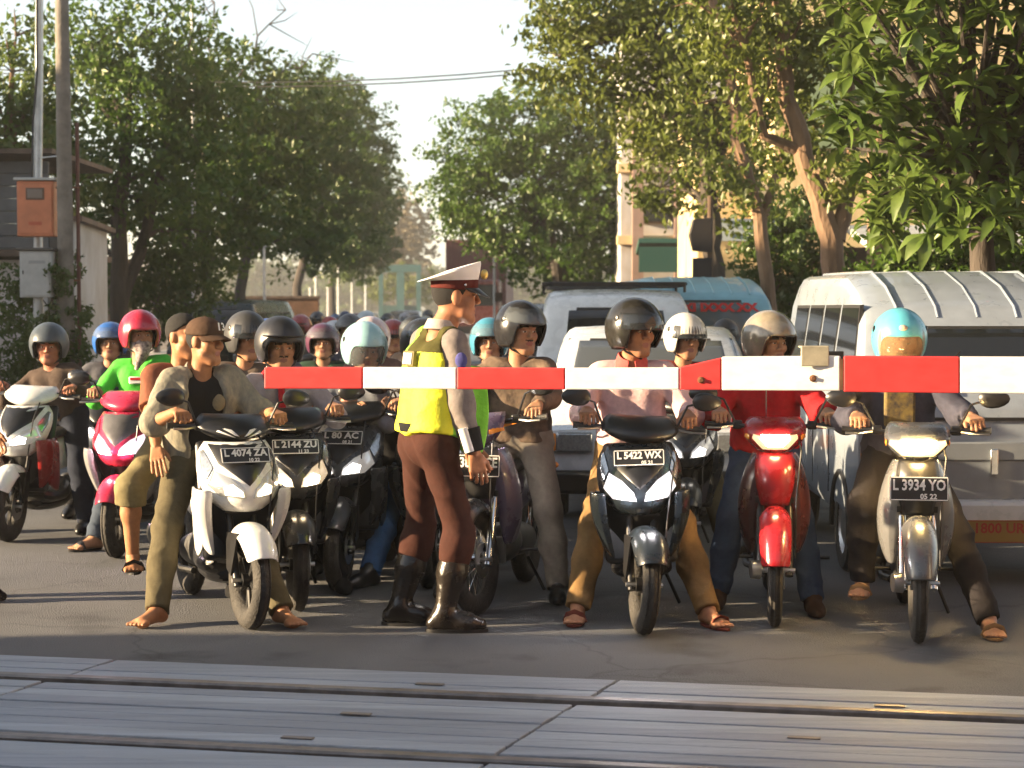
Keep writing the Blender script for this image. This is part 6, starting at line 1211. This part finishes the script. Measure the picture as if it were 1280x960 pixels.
for s, ty in ((1, 88), (-1, 90)):
    kn, ft = O['kn'][s], Vector(O['feet'][s]); td = Vector((math.sin(R_(ty)), -math.cos(R_(ty)), 0)); g0 = Vector((ft.x, ft.y, 0)); S = SDF(.03)
    S.cone(kn.lerp(ft, .16), kn.lerp(ft, .5), .076, .073, cut0=True); S.cone(kn.lerp(ft, .5), ft + up * .02, .073, .05); S.cone(g0 - td * .05 + up * .045, g0 + td * .12 + up * .042, .044, .045); S.cone(g0 + td * .1 + up * .042, g0 + td * .175 + up * .036, .048, .035); S.cone(ft, g0 + td * .1 + up * .05, .055, .042)
    S.plane((0, 0, .012), (0, 0, -1)); bt = sobj('boot', S, .008, M_boot, rO, O['base'], .0015, s)
    mb = MB(); mb.loft([[g0 - O['base'] + td * (.06 + .155 * math.cos(a)) + up.cross(td) * (.052 * math.sin(a)) + up * z for a in [2 * math.pi * k / 18 for k in range(18)]] for z in (.001, .018)]); mb.build('boot_sole', M_kblk, bt)
    mb = MB(); mb.tube([kn.lerp(ft, .62) + td * .055 - O['base'] + up.cross(td) * .03 * q for q in (-1.4, -.5, .5, 1.4)], .006, 5); mb.build('boot_strap', M_kblk, bt)
# vest
S = SDF(.04); e = .028
for s in (1, -1):
    S.cone(O['waist'] + O['tl'] * s * .055, O['hip'] + O['lf'] * s * .07 + up * .04, .103 + e, .113 + e, cut1=True); S.cone(O['waist'] + O['tl'] * s * .055, O['chest'] + O['tl'] * s * .074, .103 + e, .108 + e); S.cone(O['chest'] + O['tl'] * s * .074, O['sh'][s] * .72 + O['neck'] * .28, .09 + e, .045 + e * .6, k=.03); S.cone(O['sh'][s] * .75 + O['neck'] * .25, O['neck'] + O['tl'] * s * .045 - O['tup'] * .02, .045 + e * .4, .042, k=.02)
for s in (1, -1): S.cone(O['sh'][s] + O['tl'] * s * .012, O['sh'][s].lerp(O['el'][s], .9) + O['tl'] * s * .02, .072, .078, k=.012, op='s')
S.cone(O['neck'] - O['tup'] * .03 + O['tf'] * .02, O['neck'] + O['tup'] * .12, .072, .078, k=.012, op='s')
P_, Q_ = S.mesh(.009, .0026, 38, 4); P_ = relax(P_, Q_); C_ = P_[Q_].mean(1); rl = C_ - np.array(O['neck']); hh_ = rl @ np.array(O['tup']); ll = rl @ np.array(O['tl']); ff = rl @ np.array(O['tf'])
mi_ = np.zeros(len(Q_), int); mi_[hh_ > -.125] = 1; mi_[(ff > .02) & (hh_ < -.04)] = 2; mi_[(ll > .10) & (hh_ > -.3)] = 2
vs_ = ob('safety_vest', np_mesh('safety_vest', P_ - np.array(O['base']), Q_, mi_), [mat('fluorescent_yellow', (.78, .80, .03), .7, 0, .12, 8, .3, 30), cloth((.065, .06, .018)), mat('fluorescent_green', (.22, .62, .04), .7, 0, .15, 8, .3, 30), mat('reflective_tape', (.75, .72, .5), .35)], rO)
bp_ = O['neck'] - O['tup'] * .185 - O['tf'] * .148 - O['tl'] * .0; Mx = Matrix.Translation(bp_ - O['base']) @ (-O['tf']).to_track_quat('-Y', 'Z').to_matrix().to_4x4()
mb = MB(); mb.box((.0, -.006, .022), (.115, .016, .075)); mb.xf(Mx); lb = mb.build('back_label', plastic((.12, .10, .03)), rO, smooth=False); mb = MB()
for x in (-.03, .0, .03): mb.box((x, -.016, .022), (.024, .006, .055))
mb.xf(Mx); mb.build('back_label_print', M_pwht, lb, smooth=False)
fl = []
for i in range(8):
    t_ = i / 7; c_ = O['neck'] - O['tup'] * (.16 + .44 * t_) + O['tf'] * (.13 + .03 * math.sin(3 * t_)) - O['tl'] * .10
    fl.append([c_ + O['tf'] * u * (.10 + .02 * t_) + O['tl'] * (.03 * math.sin(u * 3 + 2 * t_) + .015 * u) - O['base'] for u in (0, .25, .5, .75, 1)])
mb = MB(); mb.loft(fl, cap=False, closed=False); mb.build('vest_flap', mat('fluorescent_green', (.22, .62, .04), .7, 0, .15, 8, .3, 30), rO, solid=.008, subsurf=1)
w0, e0 = O['wr'][-1], O['el'][-1]; mb = MB(); ax = (w0 - e0).normalized(); mb.tube([e0.lerp(w0, .52) - O['base'], e0.lerp(w0, .97) - O['base']], [.058, .050], 16); mb.build('arm_guard', BLK, rO)
mb = MB(); mb.tube([e0.lerp(w0, .50) - O['base'] - fwO * .022 + Vector((0, -.034, 0)), e0.lerp(w0, .96) - O['base'] - fwO * .018 + Vector((0, -.03, 0))], [.028, .026], 10); mb.build('arm_guard_stripe', M_pwht, rO)
mb = MB(); mb.ball(O['sh'][-1].lerp(O['el'][-1], .3) - O['base'] + Vector((.02, -.062, 0)), (.03, .012, .04)); mb.build('shoulder_patch', cloth((.08, .08, .25)), rO)
# hair at the nape and the peaked cap
S = SDF(.01); S.ell(HP(O, 0, -.016, .03) + O['base'], [.083 * 1.05, .101 * 1.05, .095 * 1.05], [list(O['hl']), list(O['hf']), list(O['hu'])]); S.plane(HP(O, 0, .0, -.02) + O['base'], list(O['hf'] * .75 - O['hu'] * .55)); sobj('hair', S, .007, M_hair, rO, O['base'])
def cring(rx, ry, z0, tilt, cy=-.008, n=30): return [HP(O, rx * math.sin(2 * math.pi * k / n), cy + ry * math.cos(2 * math.pi * k / n), z0 + tilt * math.cos(2 * math.pi * k / n)) for k in range(n)]
mb = MB(); mb.loft([cring(.084, .106, .040, -.004), cring(.087, .109, .042, -.004), cring(.088, .110, .085, .002), cring(.083, .104, .087, .002)], cap=False); pc = mb.build('peaked_cap', cloth((.10, .022, .018)), rO)
mb = MB(); mb.loft([cring(.087, .109, .080, .004), cring(.106, .122, .100, .020, -.014), cring(.125, .146, .114, .046, -.034), cring(.122, .143, .122, .050, -.034), cring(.07, .085, .124, .031, -.034), cring(.01, .012, .128, .004, -.034)]); mb.build('cap_crown', mat('cap_white', (.78, .77, .76), .6, 0, .05, 6), pc)
mb = MB(); rows = []
for i in range(6): t_ = i / 5; rows.append([HP(O, .088 * math.sin(R_(-70 + 140 * k / 14)) * (1 - .05 * t_), .108 * math.cos(R_(-70 + 140 * k / 14)) * (1 + .5 * t_) - .006, .046 - .042 * t_ * math.cos(R_(-70 + 140 * k / 14))) for k in range(15)])
mb.loft(rows, cap=False, closed=False); mb.build('cap_peak', M_kblk, pc, solid=.004)
for s in (1, -1): mb = MB(); mb.ball(HP(O, s * .086, .035, .060), .008, 8, 6); mb.build('cap_button', M_chr, pc)
mb = MB(); mb.ball(HP(O, 0, .128, .112), (.02, .02, .026), 10, 6); mb.build('cap_badge', metal((.8, .6, .2), .3), pc)
# ================================================================= vans
SILV = paint((.25, .29, .34), .3); 
vS, dS = van('silver van with ribbed roof and orange plate at the right', (xat(1068, 10.75) + .78, 10.75, 0), R_(-1.0), SILV, w=1.5, L=3.5, z0=.34, belt=1.06, lampz=.78, lower=paint((.17, .19, .21), .45), grillem=paint((.17, .19, .21), .45), ribs=5, bumper=paint((.42, .45, .48)), txt='L 1800 UR', platec=(mat('plate_orange', (.20, .13, .03), .7), mat('plate_red', (.24, .02, .015), .7)), pz=.33,
             prof=[(0, .55), (.0, 1.0), (.03, 1.10), (.30, 1.50), (.42, 1.60), (.75, 1.72), (1.25, 1.82), (3.3, 1.84), (3.5, 1.70)])
mb = MB(); mb.box((0, -.006, .965), (1.4, .02, .018)); mb.build('trim_strip', M_kblk, vS, smooth=False); mb = MB(); mb.box((.28, -.02, .94), (.04, .02, .03)); mb.build('badge', M_kblk, vS); mb = MB(); mb.box((.02, -.03, .72), (.045, .02, .15)); mb.build('front_latch', M_chr, vS, bevel=.006)
WV = paint((.74, .75, .75)); vW, dW = van('white van with black roof rack behind the pink-shirted rider', (xat(772, 18.3), 18.3, 0), R_(-1), WV, w=1.62, L=4.0, z0=.32, belt=1.02, ribs=0, bumper=plastic((.03, .03, .03)), lampz=.68, prof=[(0, .5), (0, .86), (.05, .96), (.46, 1.62), (.56, 1.70), (.9, 1.78), (3.8, 1.80), (4.0, 1.6)], txt='L 1245 BK')
for s in (1, -1):
    mb = MB(); mb.tube([(s * .72, .85, 1.845), (s * .72, 3.7, 1.845)], .02, 8); rk_ = mb.build('roof_rack', M_kblk, vW)
    for y in (.95, 2.2, 3.5): mb = MB(); mb.tube([(s * .72, y, 1.76), (s * .72, y, 1.845)], .015, 6); mb.build('rack_foot', M_kblk, rk_)
for y in (.85, 1.2, 1.6, 2.0, 2.4, 2.8, 3.2, 3.6): mb = MB(); mb.box((0, y, 1.84), (1.44, .10, .05)); mb.build('rack_bar', M_kblk, vW, bevel=.01)
BV = paint((.20, .42, .50), .4); vB, dB = van('light blue van with red windscreen lettering behind the white van', (xat(888, 20.2), 20.2, 0), R_(1.5), BV, w=1.6, L=3.8, z0=.32, belt=1.06, ribs=6, lampz=.72, bumper=WV, glass=mat('bluish_glass', (.10, .13, .15), .08, spec=.6), prof=[(0, .5), (0, .95), (.05, 1.08), (.42, 1.70), (.5, 1.76), (.8, 1.86), (1.3, 1.94), (3.6, 1.94), (3.8, 1.75)])
tm = text_mb('IIXXXI IXXX XX', .15, .008, .86); tw = max(abs(v[0]) for v in tm.v)
wgr = dB['wg'](.70, .90, .86, .028); mb = MB()
def wpt(u, t): 
    (ya, za), (yb, zb) = dB['prof'][2], dB['prof'][3]; n = Vector((0, -(zb - za), (yb - ya))).normalized(); y = ya + (yb - ya) * t; z = za + (zb - za) * t; return Vector((dB['half'](z) * .86 * u, y + .05 * abs(u * .86) ** 3, z)) + n * .028
mb.add([wpt(v[0] / tw * .92, .82 + v[2] * 1.3) for v in tm.v], tm.f); mb.build('windscreen_lettering', paint((.6, .02, .03)), vB, smooth=False)
# parked dark car on the left, far cars, truck
vD, dD = van('dark green van parked on the left behind the capped driver', (xat(262, 33), 33, 0), R_(-6), paint((.012, .022, .022)), w=1.55, L=3.6, name='parked_van', ribs=0, prof=[(0, .5), (0, .9), (.05, 1.0), (.45, 1.60), (.55, 1.68), (.9, 1.74), (3.4, 1.74), (3.6, 1.6)])
CARP = [(0, .45), (.05, .72), (.85, .92), (1.5, 1.38), (1.9, 1.47), (3.0, 1.45), (3.7, 1.0), (4.1, .95), (4.15, .6)]
vC, _ = van('dark car far down the road in front of the teal gateway', gx(501, 92), R_(-3), paint((.02, .022, .025)), w=1.7, L=4.15, z0=.25, belt=.9, prof=CARP, wind=(2, 3), ribs=0, nside=2, name='car', cat='car', lampz=.62, bonnet=.6)
vC3, _ = van('white car with pale bonnet in front of the white van', (xat(818, 13.7), 13.7, 0), R_(-3), paint((.50, .53, .57)), w=1.62, L=4.1, z0=.25, belt=.92, prof=[(a, b * .985) for a, b in CARP], wind=(2, 3), ribs=0, nside=2, name='car', cat='car', lampz=.62, bonnet=.6, glass=mat('grey_car_glass', (.07, .08, .09), .1, spec=.6))
vC2, _ = van('dark grey car far behind, right of the officer', gx(668, 34), R_(-3), paint((.05, .055, .06)), w=1.7, L=4.15, z0=.25, belt=.95, prof=[(a, b * 1.14) for a, b in CARP], wind=(2, 3), ribs=0, nside=2, name='car', cat='car', lampz=.66, bonnet=.6)
tt = thing('box_truck', 'maroon box truck far down the road behind the officer', 'truck', gx(594, 74), R_(-3)); Mm = paint((.11, .028, .025), .6, 0.1)
mb = MB(); mb.box((0, 3.2, 2.75), (2.4, 5.6, 3.1)); mb.build('cargo_box', Mm, tt, smooth=False, bevel=.03)
for k in range(5): mb = MB(); mb.box((-1.0 + k * .5, .385, 2.75), (.06, .03, 3.0)); mb.build('panel_rib', Mm, tt, smooth=False)
mb = MB(); mb.box((0, -.5, 1.75), (2.1, 1.6, 1.9)); mb.build('cab', paint((.09, .025, .022)), tt, smooth=False, bevel=.08); mb = MB(); mb.box((0, -1.31, 2.1), (1.8, .04, .8)); mb.build('windscreen', M_dglass, tt, smooth=False)
mb = MB(); mb.box((0, -1.35, .75), (2.2, .15, .3)); mb.build('bumper', M_kblk, tt, smooth=False)
for s in (1, -1):
    mb = MB(); mb.box((s * .8, -1.33, 1.15), (.3, .05, .18)); mb.build('headlight', M_lens, tt)
    for y in (-.5, 4.6): carwheel(tt, (s * .95, y, .46), .46, .26)
# ================================================================= riders further back: two prototypes copied with other paint and cloth
def recolour(root, rules):
    def walk(o):
        nm = o.name.split('.')[0]
        for keys, m in rules:
            if nm in keys and o.type == 'MESH':
                for sl in o.material_slots: sl.link = 'OBJECT'; sl.material = m
        for c in o.children: walk(c)
    walk(root)
GB = 'motorcycles further back in the queue'; GP_ = 'riders further back in the queue'
pb = scooter('x', (0, 0, 0), 0, WHITEP, lit=((1, .9, .8), 3)); pr, I = ride(pb, 'x', shirt=GREYC, trousers=BLK, headgear=None, seed=40, res=.013, spine=.40, lean=.18); helmet(pr, I, GREYP, M_visor_clear, vpos='up')
pb2 = pb; pr2, I2 = ride(pb, 'x', shirt=GREYC, trousers=OLIVE, headgear=None, seed=43, res=.013, spine=.39, lean=.10, side=.05, head=(R_(22), .1, 0), skinc=(.40, .2, .11)); helmet(pr2, I2, GREYP, M_visor_dark, vpos='half', peak=False, stripe=M_pwht)
pr3, I3 = ride(pb, 'x', shirt=GREYC, trousers=DEN, headgear=None, seed=45, res=.013, spine=.41, lean=.2, side=-.05, head=(R_(-20), .12, 0), skinc=(.32, .15, .08)); helmet(pr3, I3, GREYP, None, peak=True)
PR = [pr, pr2, pr3]; nused = [0, 0, 0, 0]
def back_rider(px, Y, yaw, hc, sc, blabel, rlabel, bc=None, tint=1.0, lamp=None, dz=0.0, rider=True):
    g0 = gx(px, Y)
    k = sum(nused[1:]) % 3; r = copy_tree(PR[k]) if nused[k + 1] else PR[k]; nused[k + 1] += 1
    b = copy_tree(pb) if nused[0] else pb; nused[0] += 1
    off = pr0; b.rotation_euler[2] = R_(yaw); b.location = g0 - Matrix.Rotation(R_(yaw), 3, 'Z') @ Vector((0, .8, 0))
    r.location = b.location + Matrix.Rotation(R_(yaw), 3, 'Z') @ off; r.rotation_euler[2] = R_(yaw); sc_ = .94 + .11 * ((px * 7 + int(Y * 10)) % 10) / 10; r.scale = (sc_, sc_, .95 + .09 * ((px * 3 + int(Y * 7)) % 10) / 10)
    tag(b, blabel, 'motor scooter', GB); tag(r, rlabel, 'person', GP_)
    if bc: recolour(b, [(('front_shield', 'side_wing', 'side_cover', 'tail_body', 'front_fender'), bc)])
    recolour(r, [(('helmet',), hc), (('shirt',), sc)])
    if lamp: recolour(b, [(('headlight_bulb', 'headlight'), lamp)])
    return b, r
pr0 = pr.location.copy()
Q = [(140, 14.6, 6, paint((.02, .10, .35)), cloth((.09, .09, .10)), BLACKP, 'dark scooter hidden behind the green-jacketed rider', 'rider in bright blue helmet and grey jacket behind the red helmet'),
     (302, 11.9, 10, plastic((.045, .045, .045), .4), cloth((.12, .09, .07)), BLACKP, 'dark scooter between the cap-wearing driver and the grey-shirted rider', 'rider in grey helmet right behind the cap-wearing driver'),
     (343, 13.6, 4, paint((.03, .08, .35)), cloth((.10, .10, .12)), GREYP, 'grey scooter behind the grey-shirted rider', 'rider in blue helmet with white rim behind the grey helmet'),
     (405, 15.2, 2, paint((.09, .03, .06)), cloth((.03, .06, .04)), BLACKP, 'dark scooter behind the pale blue helmet', 'rider in dark purple helmet and dark green jacket'),
     (415, 19.5, 0, paint((.45, .46, .48)), mat('lime_vest', (.35, .55, .06), .8), GREYP, 'scooter carrying the rider in lime vest', 'rider in pale grey helmet and lime vest'),
     (470, 13.6, 0, paint((.62, .50, .50)), cloth((.16, .10, .09)), PINKP, 'red scooter between the pale blue helmet and the black helmet', 'rider in white-pink helmet left of the black-helmeted rider'),
     (612, 12.8, 0, paint((.05, .22, .32)), cloth((.05, .05, .06)), BLACKP, 'dark scooter hidden behind the officer', 'rider in teal helmet just right of the officer'),
     (850, 12.6, -2, paint((.62, .59, .52)), cloth((.20, .05, .05)), BLACKP, 'dark scooter between the pink-shirted and red-jacketed riders', 'rider in off-white helmet between the pink-shirted and red-jacketed riders'),
     (908, 18.4, 3, plastic((.03, .03, .035), .4), cloth((.06, .06, .07)), GREYP, 'grey scooter in front of the light blue van', 'rider in black helmet in front of the light blue van'),
     (520, 16.5, -3, plastic((.03, .03, .03), .4), cloth((.06, .05, .05)), BLACKP, 'dark scooter far behind the officer', 'rider in black helmet just left of the cap of the officer'),
     (505, 21, -2, plastic((.02, .02, .02), .4), cloth((.05, .05, .06)), BLACKP, 'dark scooter behind the white-pink helmet', 'rider in black helmet and black jacket in mid queue'),
     (462, 23, 0, paint((.45, .50, .52)), cloth((.10, .10, .11)), WHITEP, 'white scooter in mid queue', 'rider in silver helmet in mid queue'),
     (447, 29, 0, paint((.10, .02, .02)), cloth((.10, .04, .03)), BLACKP, 'far scooter with lit lamp', 'rider in dark red helmet behind a lit lamp'),
     (410, 26, 2, paint((.35, .02, .02)), cloth((.35, .03, .03)), REDP, 'red scooter behind the lime vest', 'rider in red jacket behind the lime vest'),
     (535, 28, -2, paint((.25, .24, .16)), cloth((.25, .30, .18)), GREYP, 'far scooter left of the maroon truck', 'rider in olive jacket left of the maroon truck'),
     (485, 34, 0, plastic((.03, .03, .03), .4), cloth((.04, .04, .05)), BLACKP, 'farthest dark scooter left of the dark car', 'farthest rider left of the dark car'),
     (430, 38, 1, paint((.03, .05, .12)), cloth((.05, .06, .08)), BLACKP, 'far scooter beneath the slim white poles', 'far rider in navy beneath the slim white poles'),
     (555, 36, -3, paint((.30, .30, .30)), cloth((.08, .08, .09)), BLACKP, 'far scooter in front of the maroon truck', 'far rider in grey helmet in front of the maroon truck'),
     (640, 22, -3, plastic((.02, .02, .03), .3), cloth((.10, .10, .14)), BLACKP, 'far scooter behind the camouflage jacket', 'rider in black helmet behind the camouflage jacket'),
     (395, 33, 2, paint((.05, .05, .06)), cloth((.05, .05, .06)), REDP, 'far red scooter at the left pavement', 'far rider in black at the left pavement'),
     (380, 22, 2, paint((.30, .05, .05)), cloth((.10, .09, .08)), GREYP, 'grey scooter left of the lime vest', 'rider in maroon helmet left of the lime vest'),
     (438, 17.5, 0, plastic((.05, .05, .06), .3), cloth((.05, .05, .07)), BLACKP, 'dark scooter right behind the pale blue helmet', 'rider in charcoal helmet right behind the pale blue helmet'),
     (488, 17, -1, paint((.25, .04, .04)), cloth((.09, .05, .05)), REDP, 'red scooter behind the black-helmeted rider in jeans', 'rider in dark red helmet behind the black helmet'),
     (530, 23, -2, paint((.5, .5, .48)), cloth((.12, .12, .12)), BLACKP, 'dark scooter further back left of the officer', 'rider in white helmet further back left of the officer'),
     (455, 34, 0, plastic((.04, .04, .04), .4), cloth((.08, .07, .06)), BLACKP, 'far dark scooter in the middle of the road', 'far rider in black helmet in the middle of the road'),
     (505, 44, -1, paint((.3, .3, .32)), cloth((.07, .07, .08)), GREYP, 'far grey scooter just before the dark car', 'far rider in grey just before the dark car'),
     (470, 50, 0, paint((.4, .38, .3)), cloth((.2, .17, .12)), WHITEP, 'far white scooter deep in the queue', 'far rider in beige deep in the queue'),
     (535, 46, -2, plastic((.03, .03, .03), .4), cloth((.05, .05, .05)), BLACKP, 'far black scooter near the maroon truck', 'far rider in black near the maroon truck'),
     (418, 48, 1, paint((.06, .1, .2)), cloth((.06, .08, .12)), BLACKP, 'far dark scooter near the left poles', 'far rider in blue near the left poles')]
for i, (px, Y, yw, hc, sc, bc, bl_lab, r_lab) in enumerate(Q):
    back_rider(px, Y, yw, hc, sc, bl_lab, r_lab, bc, lamp=lampm((1, .75, .45), 30) if i in (12,) else (lampm((1, .85, .7), 12) if i in (14, 22) else None))
# ================================================================= unseen buildings added to shade the scene and cut sky light
t = thing('shade_hut', 'unseen hut added left of the crossing to shade the tracks', 'hut', (-12.4, 2.1, 0))  # added shade caster, placed so its shadow ends at the slabs' far edge
mb = MB(); mb.box((0, 0, 1.5), (6.0, 9.6, 3.0)); mb.build('wall', M_wall, t, smooth=False)
mb = MB(); mb.box((0, 0, 3.1), (6.4, 9.9, .2)); mb.build('roof', M_tin, t, smooth=False)
for y in (-2.5, 0, 2.5): mb = MB(); mb.box((3.02, y, 1.9), (.08, 1.3, 1.2)); w_ = mb.build('window', M_wood, t, smooth=False); mb = MB(); mb.box((3.06, y, 1.9), (.05, 1.1, 1.0)); mb.build('window_pane', M_win, w_, smooth=False)
t = thing('sky_block_shops', 'unseen row of shops added behind the camera to block low sky light', 'building', (4, -15, 0))  # added to cut the sky fill coming from behind the camera
mb = MB(); mb.box((0, -3, 4.5), (46, 6, 9.0)); mb.build('wall', M_brown, t, smooth=False)
mb = MB(); mb.box((0, -2.8, 9.1), (47, 7, .3)); mb.build('roof', M_tin, t, smooth=False)
for k in range(9): mb = MB(); mb.box((-20 + k * 5, .03, 5.5), (1.6, .08, 1.6)); w_ = mb.build('window', M_wood, t, smooth=False); mb = MB(); mb.box((-20 + k * 5, .07, 5.5), (1.4, .05, 1.4)); mb.build('window_pane', M_win, w_, smooth=False)
for k in range(9): mb = MB(); mb.box((-20 + k * 5, .05, 1.4), (3.2, .1, 2.6)); mb.build('shutter', M_greyw, t, smooth=False)
t = thing('sky_block_house', 'unseen tall house added right of the crossing to block sky light', 'house', (14, 0, 0))  # added to block sky light from the right
mb = MB(); mb.box((0, 0, 4.0), (8, 18, 8.0)); mb.build('wall', M_brown, t, smooth=False)
mb = MB(); mb.box((0, 0, 8.1), (8.8, 18.8, .25)); mb.build('roof', M_tin, t, smooth=False)
for k in range(4): mb = MB(); mb.box((-4.03, -6 + k * 4, 4.5), (.08, 1.4, 1.4)); w_ = mb.build('window', M_wood, t, smooth=False); mb = MB(); mb.box((-4.07, -6 + k * 4, 4.5), (.05, 1.2, 1.2)); mb.build('window_pane', M_win, w_, smooth=False)
t = thing('shade_house_row', 'unseen two-storey house row added left of the street to cast shade', 'house', (-19.5, 34, 0), R_(3))  # added so its shadow covers the left houses and the rear queue
mb = MB(); mb.box((0, 0, 2.9), (7, 40, 5.8)); mb.build('wall', M_wall, t, smooth=False)
mb = MB(); mb.prism([(-4.2, 5.8), (4.2, 5.8), (0, 7.4)], -20.5, 20.5, Matrix(((1, 0, 0, 0), (0, 0, -1, 0), (0, 1, 0, 0), (0, 0, 0, 1)))); mb.build('roof', M_tin, t, smooth=False)
for k in range(8): mb = MB(); mb.box((3.52, -17 + k * 4.8, 3.9), (.08, 1.4, 1.3)); w_ = mb.build('window', M_wood, t, smooth=False); mb = MB(); mb.box((3.57, -17 + k * 4.8, 3.9), (.05, 1.2, 1.1)); mb.build('window_pane', M_win, w_, smooth=False)

# ================================================================= warm dusty air
mb = MB(); mb.box((0, 200, 8.0), (420, 460, 18.4)); hz = mb.build('haze', None, smooth=False); hz.data.materials.clear()
mh = bpy.data.materials.new('haze_air'); mh.use_nodes = True; nt = mh.node_tree; nt.nodes.remove(nt.nodes['Principled BSDF']); pv = nt.nodes.new('ShaderNodeVolumePrincipled'); pv.inputs['Density'].default_value = 0.0008; pv.inputs['Color'].default_value = (.95, .93, .88, 1); pv.inputs['Anisotropy'].default_value = 0.2
nt.links.new(pv.outputs[0], nt.nodes['Material Output'].inputs['Volume']); hz.data.materials.append(mh); struct(hz, 'stuff')
